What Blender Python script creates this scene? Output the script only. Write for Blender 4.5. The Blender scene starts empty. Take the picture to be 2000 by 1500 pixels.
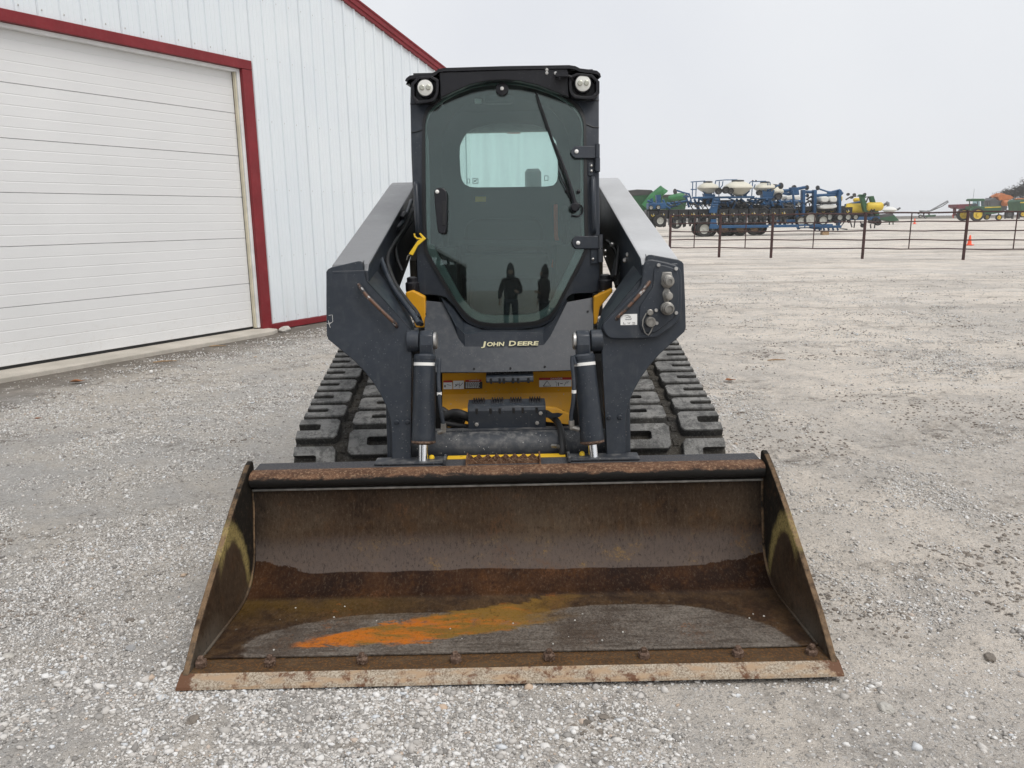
import bpy, bmesh, math, random
import numpy as np
from mathutils import Vector, Matrix, noise as mnoise

random.seed(7)
R = math.radians
scene = bpy.context.scene
COL = scene.collection

# ------------------------------------------------------------------ camera
F_PX, PITCH, ROLL, CAM_Z = 1500.0, R(12.2), R(0.75), 1.5
cam_data = bpy.data.cameras.new('camera')
cam = bpy.data.objects.new('camera', cam_data)
COL.objects.link(cam)
cam_data.sensor_fit = 'HORIZONTAL'
cam_data.sensor_width = 36.0
cam_data.lens = 36.0 * F_PX / 2000.0
cam_data.clip_start, cam_data.clip_end = 0.05, 6000.0
cam.matrix_world = Matrix.Translation((0, 0, CAM_Z)) @ Matrix.Rotation(R(90) - PITCH, 4, 'X') @ Matrix.Rotation(-ROLL, 4, 'Z')
scene.camera = cam

# ------------------------------------------------------------------ sky, sun, exposure
SUN_EL, SUN_AZ = R(58), R(140)          # azimuth clockwise from +Y: behind the camera, to the right
world = bpy.data.worlds.new('World')
scene.world = world
world.use_nodes = True
wn, wl = world.node_tree.nodes, world.node_tree.links
wn.clear()
w_out = wn.new('ShaderNodeOutputWorld')
w_bg = wn.new('ShaderNodeBackground')
w_sky = wn.new('ShaderNodeTexSky')
w_sky.sky_type = 'NISHITA'
w_sky.sun_disc = False
w_sky.sun_elevation, w_sky.sun_rotation = SUN_EL, SUN_AZ
w_sky.dust_density, w_sky.air_density = 6.0, 1.0
w_bg.inputs['Strength'].default_value = 0.1
wl.new(w_sky.outputs[0], w_bg.inputs['Color'])
# the cloud layer that hides most of the blue: an even overcast, faintly mottled
w_cl = wn.new('ShaderNodeBackground')
w_co = wn.new('ShaderNodeTexCoord')
w_no = wn.new('ShaderNodeTexNoise')
w_no.inputs['Scale'].default_value = 2.2
w_no.inputs['Detail'].default_value = 3.0
w_ra = wn.new('ShaderNodeValToRGB')
w_ra.color_ramp.elements[0].position, w_ra.color_ramp.elements[1].position = 0.3, 0.75
w_ra.color_ramp.elements[0].color = (0.655, 0.672, 0.71, 1)
w_ra.color_ramp.elements[1].color = (0.745, 0.758, 0.775, 1)
wl.new(w_co.outputs['Generated'], w_no.inputs['Vector'])
wl.new(w_no.outputs['Fac'], w_ra.inputs['Fac'])
wl.new(w_ra.outputs[0], w_cl.inputs['Color'])
w_mx = wn.new('ShaderNodeMixShader')
w_mx.inputs[0].default_value = 0.93
wl.new(w_bg.outputs[0], w_mx.inputs[1])
wl.new(w_cl.outputs[0], w_mx.inputs[2])
wl.new(w_mx.outputs[0], w_out.inputs[0])

sun_d = bpy.data.lights.new('sun', 'SUN')
sun_d.energy, sun_d.angle, sun_d.color = 1.5, R(32), (1.0, 0.965, 0.92)
sun = bpy.data.objects.new('sun', sun_d)
COL.objects.link(sun)
sdir = Vector((math.sin(SUN_AZ) * math.cos(SUN_EL), math.cos(SUN_AZ) * math.cos(SUN_EL), math.sin(SUN_EL)))
sun.rotation_euler = sdir.to_track_quat('Z', 'Y').to_euler()

vs = scene.view_settings
vs.view_transform, vs.look, vs.exposure, vs.gamma = 'Standard', 'None', 0.30, 1.0
vs.use_curve_mapping = False
scene.render.engine = 'CYCLES'
scene.cycles.max_bounces = 7
scene.cycles.volume_bounces = 2
scene.cycles.transparent_max_bounces = 16
scene.cycles.use_denoising = True

# ------------------------------------------------------------------ measuring the photograph
def ray(px, py):
    u, v = (px - 1000) / F_PX, -(py - 750) / F_PX
    c, s = math.cos(ROLL), math.sin(ROLL)
    x, y = u * c + v * s, -u * s + v * c
    return Vector((x, math.cos(PITCH) + y * math.sin(PITCH), -math.sin(PITCH) + y * math.cos(PITCH)))

def P(px, py, Y):                      # point at distance Y seen at a pixel
    d = ray(px, py)
    return Vector((0, 0, CAM_Z)) + d * (Y / d.y)

def G(px, py, z=0.0):                  # point on the ground seen at a pixel
    d = ray(px, py)
    return Vector((0, 0, CAM_Z)) + d * ((z - CAM_Z) / d.z)

# ------------------------------------------------------------------ materials
class NG:
    def __init__(self, name):
        self.m = bpy.data.materials.new(name)
        self.m.use_nodes = True
        self.t = self.m.node_tree
        self.n, self.l = self.t.nodes, self.t.links
        self.b = self.n['Principled BSDF']
        self.co = self.n.new('ShaderNodeTexCoord')
    def put(self, sock, v):
        if hasattr(v, 'is_linked'):
            self.l.new(v, sock)
        elif isinstance(v, (tuple, list)):
            sock.default_value = tuple(v) + ((1,) if len(sock.default_value) == 4 and len(v) == 3 else ())
        else:
            sock.default_value = v
    def obj(self): return self.co.outputs['Object']
    def pos(self): return self.n.new('ShaderNodeNewGeometry').outputs['Position']
    def nrm(self): return self.sep(self.n.new('ShaderNodeNewGeometry').outputs['True Normal'])
    def island(self): return self.n.new('ShaderNodeNewGeometry').outputs['Random Per Island']
    def orand(self): return self.n.new('ShaderNodeObjectInfo').outputs['Random']
    def sep(self, v):
        s = self.n.new('ShaderNodeSeparateXYZ'); self.put(s.inputs[0], v); return s.outputs
    def scale(self, v, sc, rot=(0, 0, 0), loc=(0, 0, 0)):
        s = self.n.new('ShaderNodeMapping'); self.put(s.inputs[0], v)
        s.inputs['Scale'].default_value = sc; s.inputs['Rotation'].default_value = rot; s.inputs['Location'].default_value = loc
        return s.outputs[0]
    def noise(self, v, sc, det=4, rough=0.55, dist=0.0, out='Fac'):
        s = self.n.new('ShaderNodeTexNoise'); self.put(s.inputs['Vector'], v)
        s.inputs['Scale'].default_value = sc; s.inputs['Detail'].default_value = det
        s.inputs['Roughness'].default_value = rough; s.inputs['Distortion'].default_value = dist
        return s.outputs[out]
    def vor(self, v, sc, feat='F1', rnd=1.0):
        s = self.n.new('ShaderNodeTexVoronoi'); s.feature = feat; self.put(s.inputs['Vector'], v)
        s.inputs['Scale'].default_value = sc; s.inputs['Randomness'].default_value = rnd
        return s.outputs
    def ramp(self, f, stops):
        s = self.n.new('ShaderNodeValToRGB'); self.put(s.inputs[0], f)
        e = s.color_ramp.elements
        while len(e) < len(stops): e.new(0.5)
        for k, (p, c) in enumerate(stops):
            e[k].position = p
            e[k].color = (c, c, c, 1) if isinstance(c, (int, float)) else tuple(c) + (1,)
        return s.outputs[0]
    def step(self, f, a, b):
        s = self.n.new('ShaderNodeMapRange'); s.interpolation_type = 'SMOOTHSTEP'
        self.put(s.inputs[0], f); s.inputs[1].default_value = a; s.inputs[2].default_value = b
        return s.outputs[0]
    def ma(self, op, a, b=0.0):
        s = self.n.new('ShaderNodeMath'); s.operation = op
        self.put(s.inputs[0], a); self.put(s.inputs[1], b); return s.outputs[0]
    def mul(self, *a):
        r = a[0]
        for x in a[1:]: r = self.ma('MULTIPLY', r, x)
        return r
    def mix(self, f, a, b, mode='MIX'):
        s = self.n.new('ShaderNodeMix'); s.data_type = 'RGBA'; s.blend_type = mode
        self.put(s.inputs['Factor'], f); self.put(s.inputs[6], a); self.put(s.inputs[7], b)
        return s.outputs[2]
    def bump(self, h, strength=0.3, dist=0.01, nrm=None):
        s = self.n.new('ShaderNodeBump'); s.inputs['Strength'].default_value = strength
        s.inputs['Distance'].default_value = dist; self.put(s.inputs['Height'], h)
        if nrm is not None: self.put(s.inputs['Normal'], nrm)
        return s.outputs[0]
    def done(self, col=None, rough=0.5, metal=0.0, nrm=None, spec=0.5, coat=0.0):
        if col is not None: self.put(self.b.inputs['Base Color'], col)
        self.put(self.b.inputs['Roughness'], rough); self.put(self.b.inputs['Metallic'], metal)
        self.put(self.b.inputs['Specular IOR Level'], spec)
        if coat: self.b.inputs['Coat Weight'].default_value = coat
        if nrm is not None: self.put(self.b.inputs['Normal'], nrm)
        return self.m

def plain(name, c, rough=0.5, metal=0.0, var=0.12, sc=6.0, bump=0.0, bsc=60.0, spec=0.5):
    g = NG(name); n = g.noise(g.obj(), sc, 5)
    lo = tuple(x * (1 - var) for x in c); hi = tuple(min(1, x * (1 + var)) for x in c)
    col = g.ramp(n, [(0.3, lo), (0.7, hi)])
    nm = g.bump(g.noise(g.obj(), bsc, 3), bump, 0.004) if bump else None
    return g.done(col, rough, metal, nm, spec)

def painted(name, c, rough=0.42, dust=0.25, dustc=(0.30, 0.29, 0.27), spk=0.35, scr=0.0):
    """sheet metal paint with a film of road dust, dried splashes and small chips"""
    g = NG(name); v = g.obj()
    n1, n2 = g.noise(v, 3.1, 6, 0.6), g.noise(v, 26, 5, 0.65)
    col = g.mix(g.step(n1, 0.35, 0.75), c, tuple(x * 1.25 + 0.004 for x in c))
    up = g.step(g.nrm()[2], -0.1, 1.0)
    d = g.mul(g.step(n2, 0.40, 0.72), g.ma('ADD', g.ma('MULTIPLY', up, 0.9), 0.22), dust)
    col = g.mix(d, col, dustc)
    streak = g.noise(g.scale(v, (34, 34, 2.2)), 1.0, 4, 0.6)
    col = g.mix(g.mul(g.step(streak, 0.56, 0.78), 0.22 * min(1, dust * 3)), col, dustc)
    vo = g.vor(v, 85)
    sp = g.mul(g.ma('LESS_THAN', vo['Distance'], 0.16), g.ma('GREATER_THAN', g.noise(v, 9, 3), 0.55), spk)
    col = g.mix(sp, col, (0.34, 0.34, 0.33))
    low = g.mul(g.step(g.sep(v)[2], 1.15, 0.45), min(1.0, dust * 4))          # mud thrown up by the tracks
    fl = g.noise(v, 34, 7, 0.82); cl = g.noise(v, 4.2, 4)
    col = g.mix(g.mul(low, g.step(fl, 0.58, 0.70), g.step(cl, 0.38, 0.60), 0.75), col, (0.27, 0.255, 0.23))
    v2 = g.vor(v, 48)
    col = g.mix(g.mul(low, g.ma('LESS_THAN', v2['Distance'], 0.13), g.ma('GREATER_THAN', g.sep(v2['Color'])[0], 0.55), 0.8), col, (0.33, 0.32, 0.30))
    if scr:
        s = g.noise(g.scale(v, (60, 60, 9), (0.4, 0.5, 0.2)), 1.0, 6, 0.7)
        col = g.mix(g.mul(g.step(s, 0.68, 0.74), scr), col, (0.30, 0.28, 0.26))
    rg = g.ma('ADD', g.ma('MULTIPLY', n2, 0.22), rough - 0.08)
    return g.done(col, rg, 0.0, g.bump(g.noise(v, 420, 2), 0.05, 0.002), 0.38)

M = {}
M['charcoal'] = painted('charcoal_paint', (0.019, 0.0245, 0.0335), 0.34, 0.10, spk=0.2, scr=0.2)
M['charcoal_dusty'] = painted('charcoal_dusty', (0.030, 0.034, 0.041), 0.45, 0.45, (0.26, 0.25, 0.235), 1.0)
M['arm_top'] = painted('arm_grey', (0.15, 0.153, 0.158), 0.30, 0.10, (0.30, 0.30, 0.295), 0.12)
M['yellow'] = painted('machine_yellow', (0.62, 0.30, 0.012), 0.4, 0.25, (0.35, 0.24, 0.10), 0.3)
M['safety_yellow'] = plain('clip_yellow', (0.80, 0.52, 0.02), 0.4)
M['black'] = painted('black_plastic', (0.0065, 0.0065, 0.0095), 0.36, 0.05, spk=0.12)
M['rubber_black'] = plain('hose_rubber', (0.014, 0.014, 0.015), 0.55, 0, 0.3, 20)
M['seal'] = plain('seal_rubber', (0.006, 0.006, 0.007), 0.5)
M['dark'] = plain('undercarriage_dark', (0.012, 0.011, 0.010), 0.8, 0, 0.4, 8)
M['tan_dirt'] = plain('dirty_panel', (0.085, 0.07, 0.052), 0.8, 0, 0.4, 5)
M['chrome'] = plain('chrome_rod', (0.86, 0.87, 0.88), 0.16, 1.0, 0.04)
M['steel'] = plain('zinc_steel', (0.50, 0.49, 0.47), 0.38, 0.9, 0.25, 40)
M['old_steel'] = plain('worn_steel', (0.26, 0.25, 0.23), 0.45, 0.7, 0.4, 25, 0.3)
M['white_label'] = plain('label_white', (0.74, 0.74, 0.72), 0.5, 0, 0.05)
M['white_tape'] = plain('tape_white', (0.80, 0.79, 0.76), 0.55, 0, 0.06)
M['red_label'] = plain('label_red', (0.42, 0.025, 0.02), 0.5)
M['ink'] = plain('label_ink', (0.02, 0.02, 0.02), 0.6)
M['letters'] = plain('letter_yellow', (0.82, 0.77, 0.50), 0.45, 0, 0.05)
M['lamp_lens'] = plain('lamp_lens', (0.72, 0.72, 0.68), 0.18, 0.0, 0.05)
M['lamp_led'] = plain('lamp_reflector', (0.42, 0.42, 0.36), 0.25, 0.3)
M['cab_inside'] = plain('cab_lining', (0.028, 0.030, 0.031), 0.8)
M['cab_lining'] = plain('cab_trim', (0.07, 0.074, 0.075), 0.75)
M['seat'] = plain('seat_cloth', (0.025, 0.025, 0.027), 0.9, 0, 0.2, 40)
M['orange'] = plain('cone_orange', (0.85, 0.085, 0.02), 0.5, 0, 0.06)
M['belt_orange'] = plain('belt_orange', (0.62, 0.10, 0.03), 0.6)
M['smv'] = plain('smv_orange', (0.45, 0.05, 0.02), 0.5)

def rubber_mat(name, base, dust, wear):
    g = NG(name); v = g.obj()
    n, f = g.noise(v, 7, 6, 0.6), g.noise(v, 95, 5, 0.7)
    col = g.mix(g.step(n, 0.3, 0.7), base, dust)
    col = g.mix(g.mul(g.step(f, 0.48, 0.68), wear), col, (0.20, 0.195, 0.18))
    vo = g.vor(v, 170)
    col = g.mix(g.mul(g.ma('LESS_THAN', vo['Distance'], 0.2), g.step(f, 0.4, 0.6), 0.5), col, (0.38, 0.38, 0.36))
    big = g.noise(v, 17, 7, 0.8)
    col = g.mix(g.mul(g.step(big, 0.56, 0.40), wear), col, tuple(x * 0.42 for x in base))
    col = g.mix(g.mul(g.step(g.noise(v, 30, 7, 0.8), 0.60, 0.70), wear * 0.6), col, (0.22, 0.185, 0.14))
    return g.done(col, 0.85, 0, g.bump(g.ma('ADD', f, g.noise(v, 40, 5, 0.8)), 0.9, 0.008))
M['lug'] = rubber_mat('lug_worn_face', (0.185, 0.185, 0.18), (0.31, 0.305, 0.29), 0.8)
M['lug_side'] = rubber_mat('lug_side_rubber', (0.030, 0.030, 0.029), (0.065, 0.062, 0.055), 0.4)  # dark rubber sides, with the shade between lugs put into the colour
M['belt'] = rubber_mat('belt_rubber', (0.026, 0.024, 0.021), (0.085, 0.074, 0.058), 0.35)  # belt darkened as well, for the shadow in the gaps

def glass_mat(name, tint, ior, rough=0.0, fog=0.0, fogc=(0.8, 0.8, 0.8), dust=0.0):
    m = bpy.data.materials.new(name); m.use_nodes = True
    n, l = m.node_tree.nodes, m.node_tree.links
    n.clear()
    o = n.new('ShaderNodeOutputMaterial'); tr = n.new('ShaderNodeBsdfTransparent'); gl = n.new('ShaderNodeBsdfGlossy')
    fr = n.new('ShaderNodeFresnel'); mx = n.new('ShaderNodeMixShader')
    tr.inputs[0].default_value = tuple(tint) + (1,)
    gl.inputs['Color'].default_value = (0.90, 1.0, 0.98, 1); gl.inputs['Roughness'].default_value = rough
    fr.inputs[0].default_value = ior
    l.new(fr.outputs[0], mx.inputs[0]); l.new(gl.outputs[0], mx.inputs[2])
    body = tr.outputs[0]
    if fog:
        df = n.new('ShaderNodeBsdfTranslucent'); d2 = n.new('ShaderNodeBsdfDiffuse'); ad = n.new('ShaderNodeMixShader')
        df.inputs[0].default_value = tuple(fogc) + (1,); d2.inputs[0].default_value = tuple(fogc) + (1,)
        ad.inputs[0].default_value = 0.25
        l.new(df.outputs[0], ad.inputs[1]); l.new(d2.outputs[0], ad.inputs[2])
        tc = n.new('ShaderNodeTexCoord'); mp = n.new('ShaderNodeMapping'); ns = n.new('ShaderNodeTexNoise'); mr = n.new('ShaderNodeMapRange')
        mp.inputs['Scale'].default_value = (26, 1, 2.2); ns.inputs['Scale'].default_value = 1.0; ns.inputs['Detail'].default_value = 5
        mr.inputs[1].default_value, mr.inputs[2].default_value = 0.35, 0.65
        mr.inputs[3].default_value, mr.inputs[4].default_value = fog * 0.6, fog
        l.new(tc.outputs['Object'], mp.inputs[0]); l.new(mp.outputs[0], ns.inputs[0]); l.new(ns.outputs[0], mr.inputs[0])
        fm = n.new('ShaderNodeMixShader')
        l.new(mr.outputs[0], fm.inputs[0]); l.new(tr.outputs[0], fm.inputs[1]); l.new(ad.outputs[0], fm.inputs[2])
        body = fm.outputs[0]
    if dust:                                # a film of dried drops and wiped dust
        tc = n.new('ShaderNodeTexCoord'); n1 = n.new('ShaderNodeTexNoise'); n2 = n.new('ShaderNodeTexNoise'); mr = n.new('ShaderNodeMapRange'); ml = n.new('ShaderNodeMath'); d3 = n.new('ShaderNodeBsdfDiffuse'); dm = n.new('ShaderNodeMixShader')
        n1.inputs['Scale'].default_value, n1.inputs['Detail'].default_value = 2.6, 6; n2.inputs['Scale'].default_value, n2.inputs['Detail'].default_value = 90, 4
        d3.inputs[0].default_value = (0.62, 0.62, 0.60, 1)
        l.new(tc.outputs['Object'], n1.inputs[0]); l.new(tc.outputs['Object'], n2.inputs[0])
        ml.operation = 'MULTIPLY'; l.new(n1.outputs[0], ml.inputs[0]); l.new(n2.outputs[0], ml.inputs[1])
        mr.inputs[1].default_value, mr.inputs[2].default_value, mr.inputs[3].default_value, mr.inputs[4].default_value = 0.16, 0.42, 0.0, dust
        l.new(ml.outputs[0], mr.inputs[0]); l.new(mr.outputs[0], dm.inputs[0]); l.new(body, dm.inputs[1]); l.new(d3.outputs[0], dm.inputs[2]); body = dm.outputs[0]
    l.new(body, mx.inputs[1]); l.new(mx.outputs[0], o.inputs[0])
    return m
M['windshield'] = glass_mat('windshield_glass', (0.85, 0.945, 0.925), 1.62, dust=0.025)
M['rear_glass'] = glass_mat('rear_window_glass', (0.90, 0.97, 0.95), 1.3, 0.0, 0.20, (0.97, 1.0, 1.0))
M['side_glass'] = glass_mat('side_window_glass', (0.55, 0.60, 0.58), 1.5)
M['tractor_glass'] = glass_mat('tractor_glass', (0.55, 0.65, 0.66), 1.5)

# ------------------------------------------------------------------ mesh building
class MB:
    def __init__(self): self.v, self.f, self.mi, self.k = [], [], [], 0
    def mat(self, k): self.k = k; return self
    def add(self, vs_, fs):
        o = len(self.v); self.v += [tuple(p) for p in vs_]
        self.f += [tuple(i + o for i in f) for f in fs]; self.mi += [self.k] * len(fs); return self
    def box(self, x0, x1, y0, y1, z0, z1, mt=None):
        vs_ = [Vector((x, y, z)) for x in (x0, x1) for y in (y0, y1) for z in (z0, z1)]
        if mt is not None: vs_ = [mt @ p for p in vs_]
        return self.add(vs_, [(0, 1, 3, 2), (4, 6, 7, 5), (0, 4, 5, 1), (2, 3, 7, 6), (0, 2, 6, 4), (1, 5, 7, 3)])
    def loft(self, loops, closed=True, caps=(True, True)):
        n = len(loops[0]); vs_ = [p for lp in loops for p in lp]; fs = []
        for a in range(len(loops) - 1):
            for i in range(n if closed else n - 1):
                j = (i + 1) % n
                fs.append((a * n + i, a * n + j, (a + 1) * n + j, (a + 1) * n + i))
        if closed and caps[0]: fs.append(tuple(range(n))[::-1])
        if closed and caps[1]: fs.append(tuple((len(loops) - 1) * n + i for i in range(n)))
        return self.add(vs_, fs)
    def slab(self, pts, off):
        """a plate: outline pts (3-D) given a thickness along off"""
        off = Vector(off); pts = [Vector(p) for p in pts]
        return self.loft([pts, [p + off for p in pts]])
    def ring(self, a, b, off):
        """a plate between two outlines with the same count"""
        off = Vector(off); n = len(a)
        a, b = [Vector(p) for p in a], [Vector(p) for p in b]
        lp = [a, b, [p + off for p in b], [p + off for p in a], a]
        return self.loft(lp, True, (False, False))
    def tube(self, pts, r, n=8, cap=True):
        pts = [Vector(p) for p in pts]; m = len(pts)
        rs = r if isinstance(r, (list, tuple)) else [r] * m
        loops, nx = [], None
        for i, p in enumerate(pts):
            t = (pts[min(i + 1, m - 1)] - pts[max(i - 1, 0)]).normalized()
            if nx is None:
                nx = t.orthogonal().normalized()
            else:
                nx = (nx - t * nx.dot(t)).normalized()
            ny = t.cross(nx)
            loops.append([p + (nx * math.cos(2 * math.pi * k / n) + ny * math.sin(2 * math.pi * k / n)) * rs[i] for k in range(n)])
        return self.loft(loops, True, (cap, cap))
    def cyl(self, a, b, r, n=16, r2=None): return self.tube([a, b], [r, r if r2 is None else r2], n)
    def lathe(self, o, ax, prof, n=20, caps=(True, True)):
        """prof: (radius, height along ax)"""
        ax = Vector(ax).normalized(); o = Vector(o); nx = ax.orthogonal().normalized(); ny = ax.cross(nx)
        loops = [[o + ax * h + (nx * math.cos(2 * math.pi * k / n) + ny * math.sin(2 * math.pi * k / n)) * max(r, 1e-4) for k in range(n)] for r, h in prof]
        return self.loft(loops, True, caps)
    def build(self, name, mats, parent=None, off=(0, 0, 0), smooth=0.6, bevel=0.0, seg=2, label=None, kind=None):
        me = bpy.data.meshes.new(name)
        o = Vector(off)
        me.from_pydata([Vector(p) - o for p in self.v], [], self.f)
        for m in (mats if isinstance(mats, (list, tuple)) else [mats]): me.materials.append(M[m] if isinstance(m, str) else m)
        me.polygons.foreach_set('material_index', self.mi)
        bm = bmesh.new(); bm.from_mesh(me)
        bmesh.ops.recalc_face_normals(bm, faces=bm.faces); bm.to_mesh(me); bm.free()
        if smooth:
            me.polygons.foreach_set('use_smooth', [True] * len(me.polygons))
            me.set_sharp_from_angle(angle=smooth)
        ob = bpy.data.objects.new(name, me); COL.objects.link(ob)
        if parent is not None: ob.parent = parent
        if bevel:
            b = ob.modifiers.new('edge', 'BEVEL'); b.width = bevel; b.segments = seg; b.limit_method = 'ANGLE'; b.angle_limit = R(35)
            b.harden_normals = False
        if label: ob['label'] = label
        if kind: ob['kind'] = kind
        return ob

def tag(o, label=None, cat=None, group=None, kind=None):
    if label: o['label'] = label
    if cat: o['category'] = cat
    if group: o['group'] = group
    if kind: o['kind'] = kind
    return o
def empty(name, loc=(0, 0, 0), rot=(0, 0, 0), **kw):
    o = bpy.data.objects.new(name, None); COL.objects.link(o)
    o.location = loc; o.rotation_euler = rot; o.empty_display_size = 0.2
    return tag(o, **kw)
def copy_tree(o, parent=None):
    c = o.copy(); COL.objects.link(c)
    if parent is not None: c.parent = parent
    for ch in o.children: copy_tree(ch, c)
    return c
def text(name, s, mat, parent, origin, xdir, zdir, size, off=(0, 0, 0), extrude=0.001, shear=0.0, sx=1.0, align='CENTER'):
    cu = bpy.data.curves.new(name, 'FONT'); cu.body = s; cu.size = size; cu.extrude = extrude; cu.shear = shear; cu.offset = 0.0
    cu.align_x = align; cu.align_y = 'CENTER'; cu.resolution_u = 3
    cu.materials.append(M[mat])
    o = bpy.data.objects.new(name, cu); COL.objects.link(o)
    x, z = Vector(xdir).normalized(), Vector(zdir).normalized(); n = x.cross(z)
    z = n.cross(x)
    mt = Matrix.Translation(Vector(origin) - Vector(off)) @ Matrix((x, z, n)).transposed().to_4x4() @ Matrix.Diagonal((sx, 1, 1, 1))
    if parent is not None: o.parent = parent
    o.matrix_local = mt
    TEXTS.append(o)
    return o
TEXTS = []
def texts_to_meshes():
    bpy.context.view_layer.update(); dg = bpy.context.evaluated_depsgraph_get()
    for o in TEXTS:
        me = bpy.data.meshes.new_from_object(o.evaluated_get(dg)); me.name = o.name
        q = bpy.data.objects.new(o.name + '_mesh', me); COL.objects.link(q); q.parent = o.parent; q.matrix_local = o.matrix_local.copy()
        nm = o.name; bpy.data.objects.remove(o); q.name = nm
    TEXTS.clear()
def arc(cx, cy, r, a0, a1, n):
    return [(cx + r * math.cos(R(a0 + (a1 - a0) * k / n)), cy + r * math.sin(R(a0 + (a1 - a0) * k / n))) for k in range(n + 1)]
def rrect(x0, x1, z0, z1, r, n=4):
    return arc(x1 - r, z1 - r, r, 0, 90, n) + arc(x0 + r, z1 - r, r, 90, 180, n) + arc(x0 + r, z0 + r, r, 180, 270, n) + arc(x1 - r, z0 + r, r, 270, 360, n)
def polar(poly, c, n):
    """resample a star-shaped outline at n even angles about c"""
    out = []
    for k in range(n):
        a = 2 * math.pi * k / n; dx, dy = math.cos(a), math.sin(a); best = None
        for i in range(len(poly)):
            (x1, y1), (x2, y2) = poly[i], poly[(i + 1) % len(poly)]
            ex, ey = x2 - x1, y2 - y1; den = dx * ey - dy * ex
            if abs(den) < 1e-12: continue
            t = ((x1 - c[0]) * ey - (y1 - c[1]) * ex) / den
            u = ((x1 - c[0]) * dy - (y1 - c[1]) * dx) / den
            if t > 0 and -1e-6 <= u <= 1 + 1e-6 and (best is None or t > best): best = t
        out.append((c[0] + dx * best, c[1] + dy * best))
    return out
def chaikin(pts, k=2, closed=True):
    for _ in range(k):
        q, n = [], len(pts)
        for i in range(n if closed else n - 1):
            a, b = Vector(pts[i]), Vector(pts[(i + 1) % n])
            q += [a * 0.75 + b * 0.25, a * 0.25 + b * 0.75]
        pts = q if closed else [Vector(pts[0])] + q + [Vector(pts[-1])]
    return [tuple(p) for p in pts]

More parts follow.
